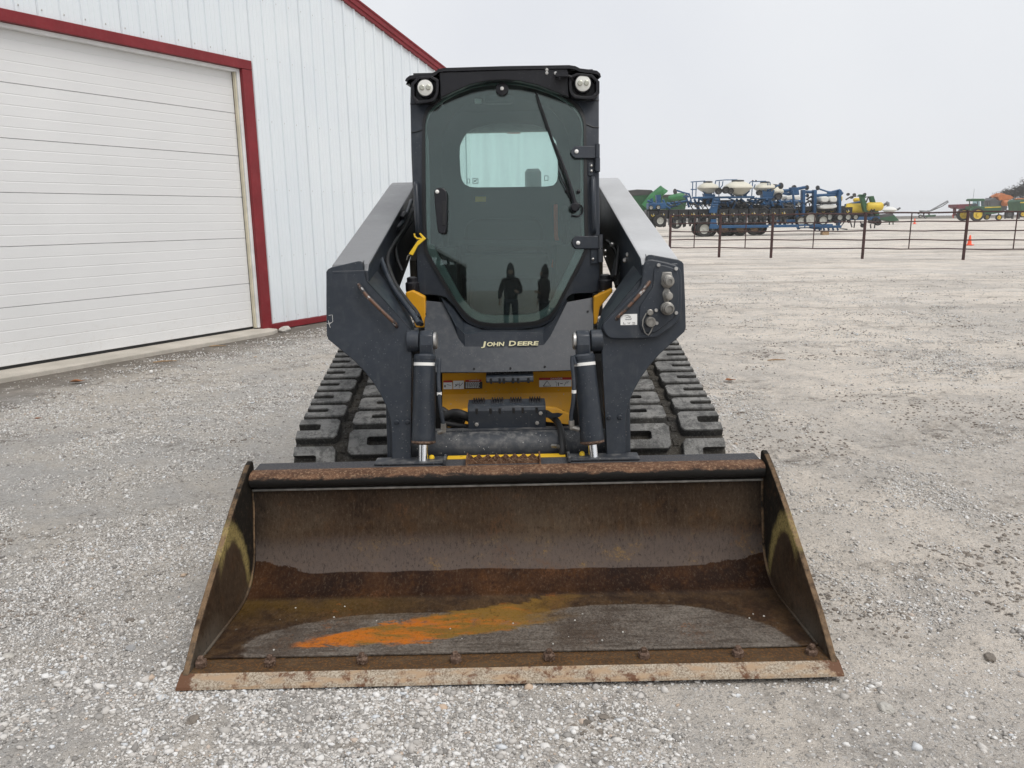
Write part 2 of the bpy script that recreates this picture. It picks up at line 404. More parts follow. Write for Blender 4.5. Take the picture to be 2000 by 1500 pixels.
# ================================================================== THE GROUND
def ground_mat():
    g = NG('gravel_lot'); v = g.pos()
    x, y, z = g.sep(v)
    big = g.noise(v, 0.33, 5, 0.6)                                  # broad patches of dust and of washed stone
    mid = g.noise(v, 1.9, 6, 0.65, 0.6)
    fine = g.noise(v, 22, 6, 0.7)
    grit = g.noise(v, 150, 3, 0.7)
    side = g.step(g.ma('ADD', x, g.ma('MULTIPLY', y, 0.12)), -2.2, 3.2)                                     # crushed grey stone on the left, cream dust on the right
    stone_c = g.mix(side, (0.46, 0.442, 0.418), (0.60, 0.55, 0.49))
    dust_c = g.mix(side, (0.56, 0.512, 0.448), (0.80, 0.72, 0.625))
    dusty = g.step(g.ma('ADD', big, g.ma('MULTIPLY', mid, 0.9)), 0.78, 1.12)
    col = g.mix(dusty, stone_c, dust_c)
    col = g.mix(g.ma('MULTIPLY', g.step(fine, 0.3, 0.72), 0.5), col, g.mix(0.5, col, (0.17, 0.155, 0.14)))
    col = g.mix(g.ma('MULTIPLY', g.step(grit, 0.48, 0.8), 0.55), col, (0.54, 0.53, 0.51))
    col = g.mix(g.ma('MULTIPLY', g.step(grit, 0.46, 0.2), 0.5), col, (0.13, 0.12, 0.11))
    # embedded stones, two sizes
    for sc, th, amt in ((46, 0.36, 0.55), (115, 0.40, 0.5)):
        vo = g.vor(v, sc)
        cell = g.sep(vo['Color'])
        here = g.mul(g.ma('LESS_THAN', vo['Distance'], th), g.ma('GREATER_THAN', cell[0], g.ma('ADD', 0.42, g.ma('MULTIPLY', dusty, 0.4))), amt)
        col = g.mix(here, col, g.ramp(cell[1], [(0.0, (0.19, 0.185, 0.18)), (0.45, (0.40, 0.39, 0.375)), (0.8, (0.58, 0.575, 0.56)), (1.0, (0.78, 0.78, 0.77))]))
    # damp mud in rough patches, mostly along the apron and on the right
    mud = g.step(g.noise(g.scale(v, (1.0, 1.7, 1), (0, 0, 0.3)), 0.85, 7, 0.7, 0.4), 0.50, 0.66)
    col = g.mix(g.mul(mud, g.step(g.noise(v, 9, 7, 0.75), 0.42, 0.58), g.step(fine, 0.3, 0.55), 0.85), col, (0.125, 0.107, 0.09))
    cl = g.noise(g.scale(v, (0.55, 0.9, 1), (0, 0, 0.5)), 1.0, 4)
    col = g.mix(g.mul(g.step(g.noise(v, 5.5, 8, 0.8), 0.56, 0.66), g.step(cl, 0.42, 0.58), 0.7), col, (0.19, 0.168, 0.145))
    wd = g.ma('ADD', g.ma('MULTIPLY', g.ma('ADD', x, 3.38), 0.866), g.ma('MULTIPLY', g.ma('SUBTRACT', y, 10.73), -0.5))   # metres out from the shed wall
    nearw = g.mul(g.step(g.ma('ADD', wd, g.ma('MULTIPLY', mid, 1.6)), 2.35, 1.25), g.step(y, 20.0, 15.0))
    # wheel tracks and pale dried puddles further out
    trk = g.noise(g.scale(v, (0.05, 0.62, 1), (0, 0, -0.10)), 1.0, 8, 0.72, 0.4)
    far = g.step(y, 7, 15)
    col = g.mix(g.mul(g.step(trk, 0.50, 0.62), far, 0.65), col, (0.66, 0.63, 0.59))
    col = g.mix(g.mul(g.step(trk, 0.48, 0.36), far, 0.6), col, (0.24, 0.21, 0.18))
    pud = g.noise(g.scale(v, (0.16, 0.5, 1), (0, 0, -0.2)), 1.0, 5, 0.65)
    col = g.mix(g.mul(g.step(pud, 0.62, 0.72), g.step(y, 5, 8), 0.7), col, (0.66, 0.65, 0.64))
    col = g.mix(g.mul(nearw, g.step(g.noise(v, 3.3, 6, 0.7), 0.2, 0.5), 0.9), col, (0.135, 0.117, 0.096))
    col = g.mix(g.step(y, 165, 215), col, (0.115, 0.10, 0.085))     # bare field past the yard
    fk = g.noise(v, 74, 6, 0.85); fk2 = g.noise(g.scale(v, (26, 44, 1), (0, 0, 0.2)), 1.0, 6, 0.8)  # flecks: brown dirt lumps, their under-shade put into the colour
    col = g.mix(g.mul(g.step(fk, 0.54, 0.64), 0.42), col, (0.25, 0.222, 0.192))
    col = g.mix(g.mul(g.step(fk2, 0.56, 0.66), g.ma('ADD', 0.18, g.mul(g.step(g.noise(v, 1.3, 5, 0.7), 0.45, 0.62), 0.6))), col, (0.16, 0.14, 0.12))
    col = g.mix(g.mul(g.step(fk, 0.44, 0.34), 0.4), col, (0.66, 0.63, 0.58))
    h = g.ma('ADD', g.ma('MULTIPLY', fine, 0.8), g.ma('ADD', g.ma('MULTIPLY', grit, 0.5), g.ma('MULTIPLY', mid, 1.2)))
    b1 = g.bump(h, 0.85, 0.032)
    vo = g.vor(v, 52)
    b2 = g.bump(g.step(vo['Distance'], 0.5, 0.05), 0.5, 0.008, b1)
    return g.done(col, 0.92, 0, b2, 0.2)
M['ground'] = ground_mat()

def ground_h(x, y):
    h = 0.0
    if -8 < x < 14 and 0 < y < 22:
        h = 0.020 * mnoise.noise(Vector((x * 0.7, y * 0.7, 3))) + 0.016 * mnoise.noise(Vector((x * 2.3, y * 2.3, 9))) + 0.010 * mnoise.noise(Vector((x * 6.1, y * 6.1, 1)))
        if -4.5 < x < 5 and y < 7.5:
            pt = mnoise.noise(Vector((x * 0.9, y * 1.1, 12)))
            rough = 0.35 + max(0.0, min(1.0, pt * 2.2 + (0.45 if x > 1.2 else 0.1)))
            h += rough * (0.010 * mnoise.noise(Vector((x * 8, y * 8, 5))) + 0.010 * mnoise.noise(Vector((x * 16, y * 16, 7))))
        # flat where the machine stands
        k = min(1, max(0, (abs(x) - 1.05) / 0.5)) if y > 2.0 else min(1, max(0, (2.2 - y) / 0.5))
        h *= max(k, 0.12)
        wd = (x + 3.38) * 0.866 - (y - 10.73) * 0.5
        h *= min(1, max(0.1, (wd - 0.4) / 0.6))
    if y > 360: h -= (y - 360) ** 2 * 0.00006 if y < 470 else 0.726 + (y - 470) * 0.0132
    return h - 0.011
def axis(lo, hi, fine_lo, fine_hi, step, grow):
    a = [fine_lo]
    while a[-1] < fine_hi: a.append(a[-1] + step)
    s = step
    while a[-1] < hi: s *= grow; a.append(a[-1] + s)
    b, s = [], step
    while (b[-1] if b else fine_lo) > lo: s *= grow; b.append((b[-1] if b else fine_lo) - s)
    return b[::-1] + a
gx, gy = axis(-650, 650, -4.0, 4.4, 0.030, 1.13), axis(-450, 720, 0.8, 6.2, 0.030, 1.10)
gm = MB(); nxg = len(gx)
gm.v = [(x, y, ground_h(x, y)) for y in gy for x in gx]
gm.f = [(j * nxg + i, j * nxg + i + 1, (j + 1) * nxg + i + 1, (j + 1) * nxg + i) for j in range(len(gy) - 1) for i in range(nxg - 1)]
gm.mi = [0] * len(gm.f)
tag(gm.build('gravel_ground', 'ground', smooth=3.2), 'pale gravel yard with dust and tyre marks', kind='structure')

# loose crushed stone lying on it: far too many to count
def pebble_mat():
    g = NG('loose_stone'); r = g.island()
    col = g.ramp(r, [(0.0, (0.19, 0.18, 0.17)), (0.14, (0.33, 0.315, 0.295)), (0.36, (0.49, 0.465, 0.435)), (0.62, (0.60, 0.575, 0.54)), (0.86, (0.76, 0.75, 0.73)), (0.95, (0.58, 0.61, 0.64)), (1.0, (0.50, 0.38, 0.28))])
    n = g.noise(g.obj(), 130, 3, 0.7)
    col = g.mix(g.ma('MULTIPLY', g.step(n, 0.4, 0.75), 0.35), col, (0.42, 0.39, 0.35))
    return g.done(col, 0.9, 0, g.bump(n, 0.4, 0.003), 0.25)
M['pebble'] = pebble_mat()
def pebbles():
    rng = np.random.default_rng(5)
    bm = bmesh.new(); bmesh.ops.create_icosphere(bm, subdivisions=1, radius=1.0)
    base = np.array([v.co[:] for v in bm.verts]); faces = np.array([[v.index for v in f.verts] for f in bm.faces]); bm.free()
    octa = np.array([[1, 0, 0], [-1, 0, 0], [0, 1, 0], [0, -1, 0], [0, 0, 1], [0, 0, -1]], float)
    ofac = np.array([[0, 2, 4], [2, 1, 4], [1, 3, 4], [3, 0, 4], [2, 0, 5], [1, 2, 5], [3, 1, 5], [0, 3, 5]])
    def shapes(b0, count):
        out = []
        for k in range(count):
            b = b0 * (1 + rng.normal(0, 0.25, (len(b0), 1))) * np.array([1, rng.uniform(0.6, 0.95), rng.uniform(0.42, 0.75)])
            a, c = rng.uniform(0, 6.28), rng.normal(0, 0.35)
            ra = np.array([[math.cos(a), -math.sin(a), 0], [math.sin(a), math.cos(a), 0], [0, 0, 1]])
            rc = np.array([[1, 0, 0], [0, math.cos(c), -math.sin(c)], [0, math.sin(c), math.cos(c)]])
            out.append(b @ rc.T @ ra.T)
        return np.array(out)
    near, far = [], []
    while len(near) + len(far) < 200000:
        y = 0.95 * (20.0 / 0.95) ** (random.random() ** 0.92)
        x = random.uniform(-0.78, 0.74) * y
        if y > 2.3 and y < 2.95 and abs(x) < 1.07: continue
        if 2.9 < y < 6 and abs(x) < 0.9: continue
        wd = (x + 3.38) * 0.866 - (y - 10.73) * 0.5
        if wd < 0.4: continue
        p = Vector((x, y, 0))
        n = mnoise.noise(p * 0.55 + Vector((3, 1, 7))) + 0.8 * mnoise.noise(p * 1.9) + 0.5 * mnoise.noise(p * 5.0)
        left = 0.28 if x < -0.8 else (0.08 if y < 2.3 else -0.06)
        dens = 0.25 + left + n * 1.2 - (0.55 * max(0.0, 1.0 - wd / 1.7))
        if 0.5 < x < 1.7 and y < 2.2: dens -= 0.3
        if x < -0.9 and 1.4 < y < 2.6 + 0.3 * n: dens -= 0.30
        dens *= min(1.0, max(0.15, 1.35 - y / 14))
        if random.random() > max(0.05, dens): continue
        sz = min(0.019, 0.0026 * math.exp(random.gauss(0, 0.60)) + 0.00072 * y)
        if random.random() < 0.003: sz *= random.uniform(1.5, 2.2)
        (near if y < 2.4 else far).append((x, y, ground_h(x, y) + sz * 0.15, sz))
    vl, fl_, base_i = [], [], 0
    for pts, b0, f0 in ((near, base, faces), (far, octa, ofac)):
        pts = np.array(pts); n = len(pts); kk = shapes(b0, 24)[rng.integers(0, 24, n)]
        vl.append((kk * pts[:, 3][:, None, None] + pts[:, None, :3]).reshape(-1, 3))
        fl_.append((f0[None] + (np.arange(n) * len(b0))[:, None, None]).reshape(-1, 3) + base_i); base_i += n * len(b0)
    v = np.concatenate(vl); f = np.concatenate(fl_)
    me = bpy.data.meshes.new('loose_gravel')
    me.vertices.add(len(v)); me.vertices.foreach_set('co', v.reshape(-1))
    nf = len(f)
    me.loops.add(nf * 3); me.loops.foreach_set('vertex_index', f.reshape(-1).astype(np.int32))
    me.polygons.add(nf); me.polygons.foreach_set('loop_start', np.arange(nf, dtype=np.int32) * 3)
    me.update(calc_edges=True)
    me.materials.append(M['pebble'])
    ob = bpy.data.objects.new('loose_gravel', me); COL.objects.link(ob)
    tag(ob, 'loose crushed stone scattered over the yard', kind='stuff')
pebbles()
def clods():                                    # crumbs of dark mud in the churned patches
    rng = np.random.default_rng(11); bm = bmesh.new(); bmesh.ops.create_icosphere(bm, subdivisions=1, radius=1.0)
    base = np.array([v.co[:] for v in bm.verts]); fc = [[v.index for v in f.verts] for f in bm.faces]; bm.free()
    vs_, fs, cnt = [], [], 0
    while cnt < 5200:
        y = 1.0 * 14 ** random.random(); x = random.uniform(-0.76, 0.76) * y
        if 2.1 < y < 6.2 and abs(x) < 1.2: continue
        p = Vector((x, y, 0)); n = mnoise.noise(p * 0.8 + Vector((9, 4, 2))) + 0.7 * mnoise.noise(p * 2.6 + Vector((1, 8, 3)))
        wd = (x + 3.38) * 0.866 - (y - 10.73) * 0.5
        if wd < 0.35: continue
        if n < (0.22 if x > 0.9 else 0.48) and not (wd < 1.6 and n > 0.0): continue
        sz = min(0.016, 0.0046 * math.exp(random.gauss(0, 0.5)) + 0.0006 * y)
        k = base * (1 + rng.normal(0, 0.3, (12, 1))) * np.array([1, 0.8, 0.55]) * sz + np.array([x, y, ground_h(x, y) + sz * 0.1])
        o = cnt * 12; vs_.append(k); fs += [tuple(i + o for i in f) for f in fc]; cnt += 1
    me = bpy.data.meshes.new('mud_crumbs'); me.from_pydata(np.concatenate(vs_).tolist(), [], fs); me.materials.append(M['clod'])
    ob = bpy.data.objects.new('mud_crumbs', me); COL.objects.link(ob); tag(ob, 'dark crumbs of mud lying in patches on the gravel', kind='stuff')
M['clod'] = plain('mud_clod', (0.19, 0.165, 0.14), 0.95, 0, 0.35, 30, 0.8, 60)
clods()

def rock(name, loc, size, seed, mt, label, cat='stone', flat=0.6, group=None):
    bm = bmesh.new(); bmesh.ops.create_icosphere(bm, subdivisions=3, radius=1.0)
    for v in bm.verts:
        p = v.co.copy()
        k = 1 + 0.28 * mnoise.noise(p * 1.1 + Vector((seed, 0, 0))) + 0.12 * mnoise.noise(p * 3 + Vector((0, seed, 0)))
        v.co = Vector((p.x * size[0] * k, p.y * size[1] * k, p.z * size[2] * k))
    me = bpy.data.meshes.new(name); bm.to_mesh(me); bm.free(); me.materials.append(M[mt])
    o = bpy.data.objects.new(name, me); COL.objects.link(o); o.location = loc
    o.rotation_euler.z = seed
    return tag(o, label, cat, group)
M['pale_rock'] = plain('pale_rock', (0.46, 0.44, 0.40), 0.9, 0, 0.25, 18, 0.5, 40)
M['grey_rock'] = plain('grey_rock', (0.33, 0.33, 0.33), 0.9, 0, 0.3, 22, 0.5, 50)
M['leaf'] = plain('dead_leaf', (0.30, 0.12, 0.045), 0.8, 0, 0.35, 30)
M['wood'] = plain('dry_wood', (0.33, 0.22, 0.12), 0.85, 0, 0.3, 20)
rock('rock', G(556, 643, 0.02), (0.11, 0.06, 0.045), 1.3, 'pale_rock', 'pale flat rock at the foot of the red door post')
def near_stone(px, py, sz, seed, mt, label):
    p = G(px, py); rock('stone', (p.x, p.y, ground_h(p.x, p.y) + sz * 0.2), (sz, sz * 0.75, sz * 0.5), seed, mt, label, 'stone')
near_stone(255, 1262, 0.021, 2.2, 'grey_rock', 'blue grey stone left of the bucket, alone on fine dust')
near_stone(253, 1208, 0.018, 3.1, 'clod', 'dark brown stone left of the bucket, above the blue grey one')
near_stone(1935, 1274, 0.024, 4.4, 'clod', 'dark clod right of the bucket corner near the picture edge')
near_stone(1730, 1378, 0.026, 5.0, 'pale_rock', 'whitish stone in front of the right bucket corner')
near_stone(16, 1280, 0.020, 6.2, 'pale_rock', 'white stone at the left picture edge beside the dust patch')
near_stone(375, 1402, 0.022, 7.7, 'clod', 'dark mud clod just in front of the left bucket corner')
def leaf(px, py, w, rot, label, mt='leaf'):
    p = G(px, py); mb = MB(); n = 9
    top = []
    for i in range(n):
        t = i / (n - 1); hw = w * 0.34 * math.sin(math.pi * min(0.98, t + 0.02)) ** 0.8
        zc = 0.02 + 0.35 * w * (t - 0.5) ** 2
        top.append(((t - 0.5) * w, hw, zc + 0.18 * w * (hw / (0.34 * w + 1e-6)) * (0.6 + 0.4 * math.sin(5 * t)), zc))
    vs_ = []
    for (x, h, zr, zc) in top: vs_ += [(x, -h, zr), (x, 0, zc), (x, h, zr * 0.9), (x, 0, zc - 0.002)]
    fs = []
    for i in range(n - 1):
        a, b = i * 4, i * 4 + 4
        fs += [(a, a + 1, b + 1, b), (a + 1, a + 2, b + 2, b + 1), (a, b, b + 3, a + 3), (a + 3, b + 3, b + 2, a + 2)]
    mb.add(vs_, fs)
    o = mb.build('leaf', mt); o.location = (p.x, p.y, ground_h(p.x, p.y)); o.rotation_euler.z = rot
    return tag(o, label, 'leaf')
leaf(1427, 743, 0.11, 0.3, 'curled brown dead leaf on the gravel right of the track')
leaf(152, 748, 0.13, 0.5, 'brown dead leaf on the mud near the apron, left picture edge')
leaf(76, 820, 0.06, 0.9, 'small rusty dead leaf on the gravel at the left')
def stick(px, py, ln, rot, label):
    p = G(px, py); mb = MB()
    d = Vector((math.cos(rot), math.sin(rot), 0)); q = Vector((p.x, p.y, ground_h(p.x, p.y) + 0.012))
    mb.tube([q - d * ln / 2, q - d * ln * 0.1 + Vector((0, 0.01, 0.004)), q + d * ln / 2], [0.006, 0.009, 0.004], 6)
    return tag(mb.build('stick', 'wood'), label, 'stick')
stick(1517, 703, 0.20, 0.1, 'thin straw coloured stick lying right of the track')
stick(322, 706, 0.24, 0.35, 'short broken stick on dark mud in front of the shed door')
stick(425, 676, 0.20, 0.1, 'pale straw on the mud near the red door post')

# ================================================================== THE SHED
W0, WD, WN = Vector((-3.38, 10.73, 0)), Vector((0.50036, 0.86582, 0)), Vector((0.86582, -0.50036, 0))
def S(s, z, d=0.0): return W0 + WD * s + WN * d + Vector((0, 0, z))
def wall_z(px, py):
    r = ray(px, py); o = Vector((0, 0, CAM_Z)); t = (W0 - o).dot(WN) / r.dot(WN); return (o + r * t).z
def siding():
    g = NG('white_siding'); v = g.obj()
    n = g.noise(v, 0.9, 4); st = g.noise(g.scale(v, (9, 9, 0.5)), 1.0, 4)
    col = g.mix(g.step(n, 0.3, 0.7), (0.70, 0.75, 0.79), (0.735, 0.78, 0.81))
    low = g.step(g.sep(v)[2], 0.8, 0.0)
    col = g.mix(g.mul(g.step(st, 0.45, 0.75), g.ma('ADD', 0.07, g.ma('MULTIPLY', low, 0.3))), col, (0.58, 0.585, 0.58))
    return g.done(col, 0.42, 0, g.bump(g.noise(v, 2.2, 2), 0.09, 0.03), 0.45)
M['siding'] = siding()
M['red_trim'] = painted('red_trim', (0.175, 0.008, 0.013), 0.42, 0.10, (0.4, 0.33, 0.31), 0.1)
M['roof_red'] = plain('roof_red', (0.26, 0.03, 0.03), 0.5)
def door_m():
    g = NG('door_panel_white'); v = g.obj()
    gr = g.noise(g.scale(v, (5, 5, 60)), 1.0, 5, 0.65)
    n = g.noise(v, 0.8, 4)
    col = g.mix(g.step(n, 0.3, 0.7), (0.695, 0.70, 0.70), (0.735, 0.74, 0.74))
    low = g.step(g.sep(v)[2], 0.7, 0.0)
    sp = g.noise(v, 14, 6, 0.75)
    col = g.mix(g.mul(low, g.step(sp, 0.5, 0.8), 0.5), col, (0.5, 0.46, 0.40))
    return g.done(col, 0.5, 0, g.bump(gr, 0.12, 0.006), 0.4)
M['door'] = door_m()
M['cream'] = plain('weather_seal', (0.62, 0.57, 0.44), 0.6)
M['white_jamb'] = plain('white_jamb', (0.74, 0.75, 0.75), 0.5)
def concrete_m():
    g = NG('concrete'); v = g.obj()
    n, f = g.noise(v, 2.2, 6, 0.65), g.noise(v, 60, 4, 0.7)
    col = g.mix(g.step(n, 0.3, 0.7), (0.40, 0.37, 0.32), (0.53, 0.49, 0.43))
    col = g.mix(g.ma('MULTIPLY', g.step(f, 0.5, 0.75), 0.5), col, (0.27, 0.25, 0.22))
    return g.done(col, 0.9, 0, g.bump(f, 0.4, 0.004), 0.2)
M['concrete'] = concrete_m()

S_L, S_R, S_MID = -10.4, 5.2, -2.6
def roof_z(s): return 4.70 - 0.2735 * (abs(s - S_MID) - 4.45)
shed = empty('steel_shed', S(S_MID, 0, -7), label='white ribbed steel shed with red trim and a big white overhead door', cat='shed')
SO = tuple(S(S_MID, 0, -7))
DOOR_L = -5.30
P9 = 0.2286
prof = [(0, 0), (0.010, 0.019), (0.034, 0.019), (0.044, 0)] + [p for c in (0.105, 0.165) for p in ((c - 0.009, 0), (c - 0.005, 0.0035), (c + 0.005, 0.0035), (c + 0.009, 0))]
s = 0.0018
k0 = math.floor((S_L) / (4 * P9))
for k in range(k0, 6):
    a = k * 4 * P9
    pts = [(a + 0.022 + j * P9 + p, d) for j in range(4) for p, d in prof] + [(a + 0.022 + 4 * P9 - 0.002, 0)]
    pts = [(max(S_L, min(S_R, q)), d) for q, d in pts]
    if pts[0][0] >= S_R - 1e-6 or pts[-1][0] <= S_L + 1e-6: continue
    mid = (pts[0][0] + pts[-1][0]) / 2
    z0 = 3.53 if DOOR_L - 0.1 < mid < 0 else 0.09
    mb = MB()
    th = 0.012
    mb.loft([[S(q, z0, d) for q, d in pts], [S(q, roof_z(q), d) for q, d in pts]], closed=False)
    mb.loft([[S(q, z0, -th) for q, d in pts], [S(q, roof_z(q), -th) for q, d in pts]], closed=False)
    mb.build('wall_panel', 'siding', shed, SO, smooth=0.3)
mb = MB()
for k in range(-2, 23):
    q = k * P9 + 0.07
    for z in (0.16, 1.02, 1.92, 2.82, 3.62, 4.35):
        if z > roof_z(q) - 0.12 or (q < 0 and z < 3.6): continue
        mb.lathe(S(q, z, 0.001), WN, [(0.011, 0), (0.011, 0.003), (0.006, 0.005), (0.006, 0.009)], 6)
for k in range(-16, -2):
    mb.lathe(S(k * P9 + 0.07, 3.62, 0.001), WN, [(0.011, 0), (0.011, 0.003), (0.006, 0.005), (0.006, 0.009)], 6)
mb.build('screw', 'steel', shed, SO, smooth=0, kind='stuff')
# base, corner, rake and door trim
def strip(name, s0, s1, z0, z1, d0, d1, mt, par=shed, bev=0.006):
    mb = MB(); mb.loft([[S(s0, z0, d0), S(s1, z0, d0), S(s1, z0, d1), S(s0, z0, d1)], [S(s0, z1, d0), S(s1, z1, d0), S(s1, z1, d1), S(s0, z1, d1)]])
    return mb.build(name, mt, par, SO, smooth=0, bevel=bev)
strip('base_trim', 0.004, S_R, 0.0, 0.085, -0.03, 0.03, 'red_trim')
strip('corner_trim', S_R - 0.10, S_R + 0.03, 0.09, roof_z(S_R) - 0.02, 0.022, 0.04, 'siding')
strip('door_post', -0.165, 0.0, 0.0, 3.43, -0.10, 0.034, 'red_trim')
strip('door_header', DOOR_L, 0.0, 3.433, 3.55, -0.10, 0.036, 'red_trim')
strip('door_post', DOOR_L - 0.165, DOOR_L - 0.003, 0.0, 3.43, -0.10, 0.034, 'red_trim')
strip('door_jamb', -0.215, -0.168, 0.06, 3.43, -0.085, -0.015, 'white_jamb', bev=0.003)
strip('door_seal', -0.236, -0.217, 0.06, 3.41, -0.082, -0.035, 'cream', bev=0.003)
strip('door_jamb', DOOR_L + 0.003, -0.218, 3.388, 3.43, -0.085, -0.015, 'white_jamb', bev=0.003)
for sg in (1, -1):
    mb = MB()
    e = S_R + 0.25 if sg > 0 else S_L - 0.25
    lip = [(-0.06, 0.03), (0.045, 0.03), (0.045, 0.075), (0.062, 0.085), (0.062, 0.150), (0.075, 0.160), (0.075, 0.185), (-0.06, 0.185)]
    mb.loft([[S(S_MID, roof_z(S_MID) - 0.05 + h, d) for d, h in lip], [S(e, roof_z(e) - 0.05 + h, d) for d, h in lip]])
    mb.build('rake_trim', 'red_trim', shed, SO, smooth=0.3)
    mb = MB()
    mb.loft([[S(S_MID, roof_z(S_MID) + h, -0.065) for h in (0.07, 0.10)] + [S(e, roof_z(e) + h, -0.065) for h in (0.10, 0.07)],
             [S(S_MID, roof_z(S_MID) + h, -15) for h in (0.07, 0.10)] + [S(e, roof_z(e) + h, -15) for h in (0.10, 0.07)]])
    mb.build('roof', 'roof_red', shed, SO, smooth=0)
for (a, b) in (((S_R, -0.05), (S_R, -15)), ((S_L, -0.05), (S_L, -15)), ((S_L, -15), (S_R, -15))):
    mb = MB(); pts = []
    n = 40
    for i in range(n + 1):
        t = i / n; q = Vector(a).lerp(Vector(b), t); nn = 0.02 if i % 2 else 0.0
        pts.append(S(q.x - (nn if a[0] == b[0] else 0), 0.0, q.y - (nn if a[0] != b[0] else 0)))
    mb.loft([pts, [Vector((p.x, p.y, roof_z((p - W0).dot(WD)))) for p in pts]], closed=False)
    mb.build('side_wall', 'siding', shed, SO, smooth=0)
# overhead door: six insulated sections with pressed grooves
zs = [0.075] + [wall_z(*q) for q in ((496, 554), (490, 465), (483, 385), (475, 304), (466, 220))] + [3.40]
door = empty('overhead_door', (0, 0, 0)); door.parent = shed
for k in range(6):
    z0, z1 = zs[k] + 0.0016, zs[k + 1] - 0.0016
    pr = [(z0, -0.008), (z0 + 0.004, 0)]
    for j in range(1, 5):
        zc = z0 + (z1 - z0) * j / 5
        pr += [(zc - 0.007, 0), (zc - 0.003, -0.002), (zc + 0.003, -0.002), (zc + 0.007, 0)]
    pr += [(z1 - 0.004, 0), (z1, -0.008), (z1, -0.05), (z0, -0.05)]
    mb = MB()
    mb.loft([[S(DOOR_L + 0.004, z, -0.09 + d) for z, d in pr], [S(-0.238, z, -0.09 + d) for z, d in pr]])
    mb.build('door_section', 'door', door, SO, smooth=0)
mb = MB(); mb.loft([[S(q, z, d) for z, d in ((0.045, -0.14), (0.045, -0.095), (0.074, -0.095), (0.074, -0.14))] for q in (DOOR_L + 0.004, -0.238)])
mb.build('bottom_seal', 'seal', door, SO, smooth=0)
mb = MB()
e0 = [(DOOR_L - 0.5, 0.30), (-3.8, 0.31), (-2.2, 0.295), (-1.0, 0.31), (-0.25, 0.30), (-0.06, 0.20)]
mb.loft([[S(q, -0.15, -0.16) for q, d in e0] + [S(q, -0.15, d) for q, d in e0[::-1]], [S(q, 0.045, -0.16) for q, d in e0] + [S(q, 0.04, d) for q, d in e0[::-1]]])
tag(mb.build('concrete_apron', 'concrete', smooth=0, bevel=0.012), 'narrow concrete apron under the shed door', kind='structure')

# ================================================================== THE TRACK LOADER
LX, LY, LEAN = -0.012, 4.2, -0.0087
loader = empty('track_loader', (LX, LY, 0), (0, LEAN, 0), label='dark grey and yellow compact track loader with a rusty bucket lowered on the gravel', cat='track loader')
LO = (0, LY, 0)
def L(px, py, Y):                       # pixel -> loader coordinates (x across, y = distance, z up)
    p = P(px, py, Y); x, z = p.x - LX, p.z
    c, s = math.cos(LEAN), math.sin(LEAN)
    return Vector((x * c - z * s, Y, x * s + z * c))
def LF(px, py, fn, off=0.0):            # pixel -> point on a surface y = fn(x, z)
    Y = 3.6
    for _ in range(8):
        p = L(px, py, Y); Y = fn(p.x, p.z) + off
    return L(px, py, Y)
def lb(mb, name, mt, parent=None, **kw): return mb.build(name, mt, parent or loader, LO, **kw)
def hexbolt(mb, p, ax, r, h, n=6):
    mb.lathe(p, ax, [(r * 1.35, 0), (r * 1.35, h * 0.2), (r, h * 0.22), (r, h), (r * 0.8, h * 1.06)], n)

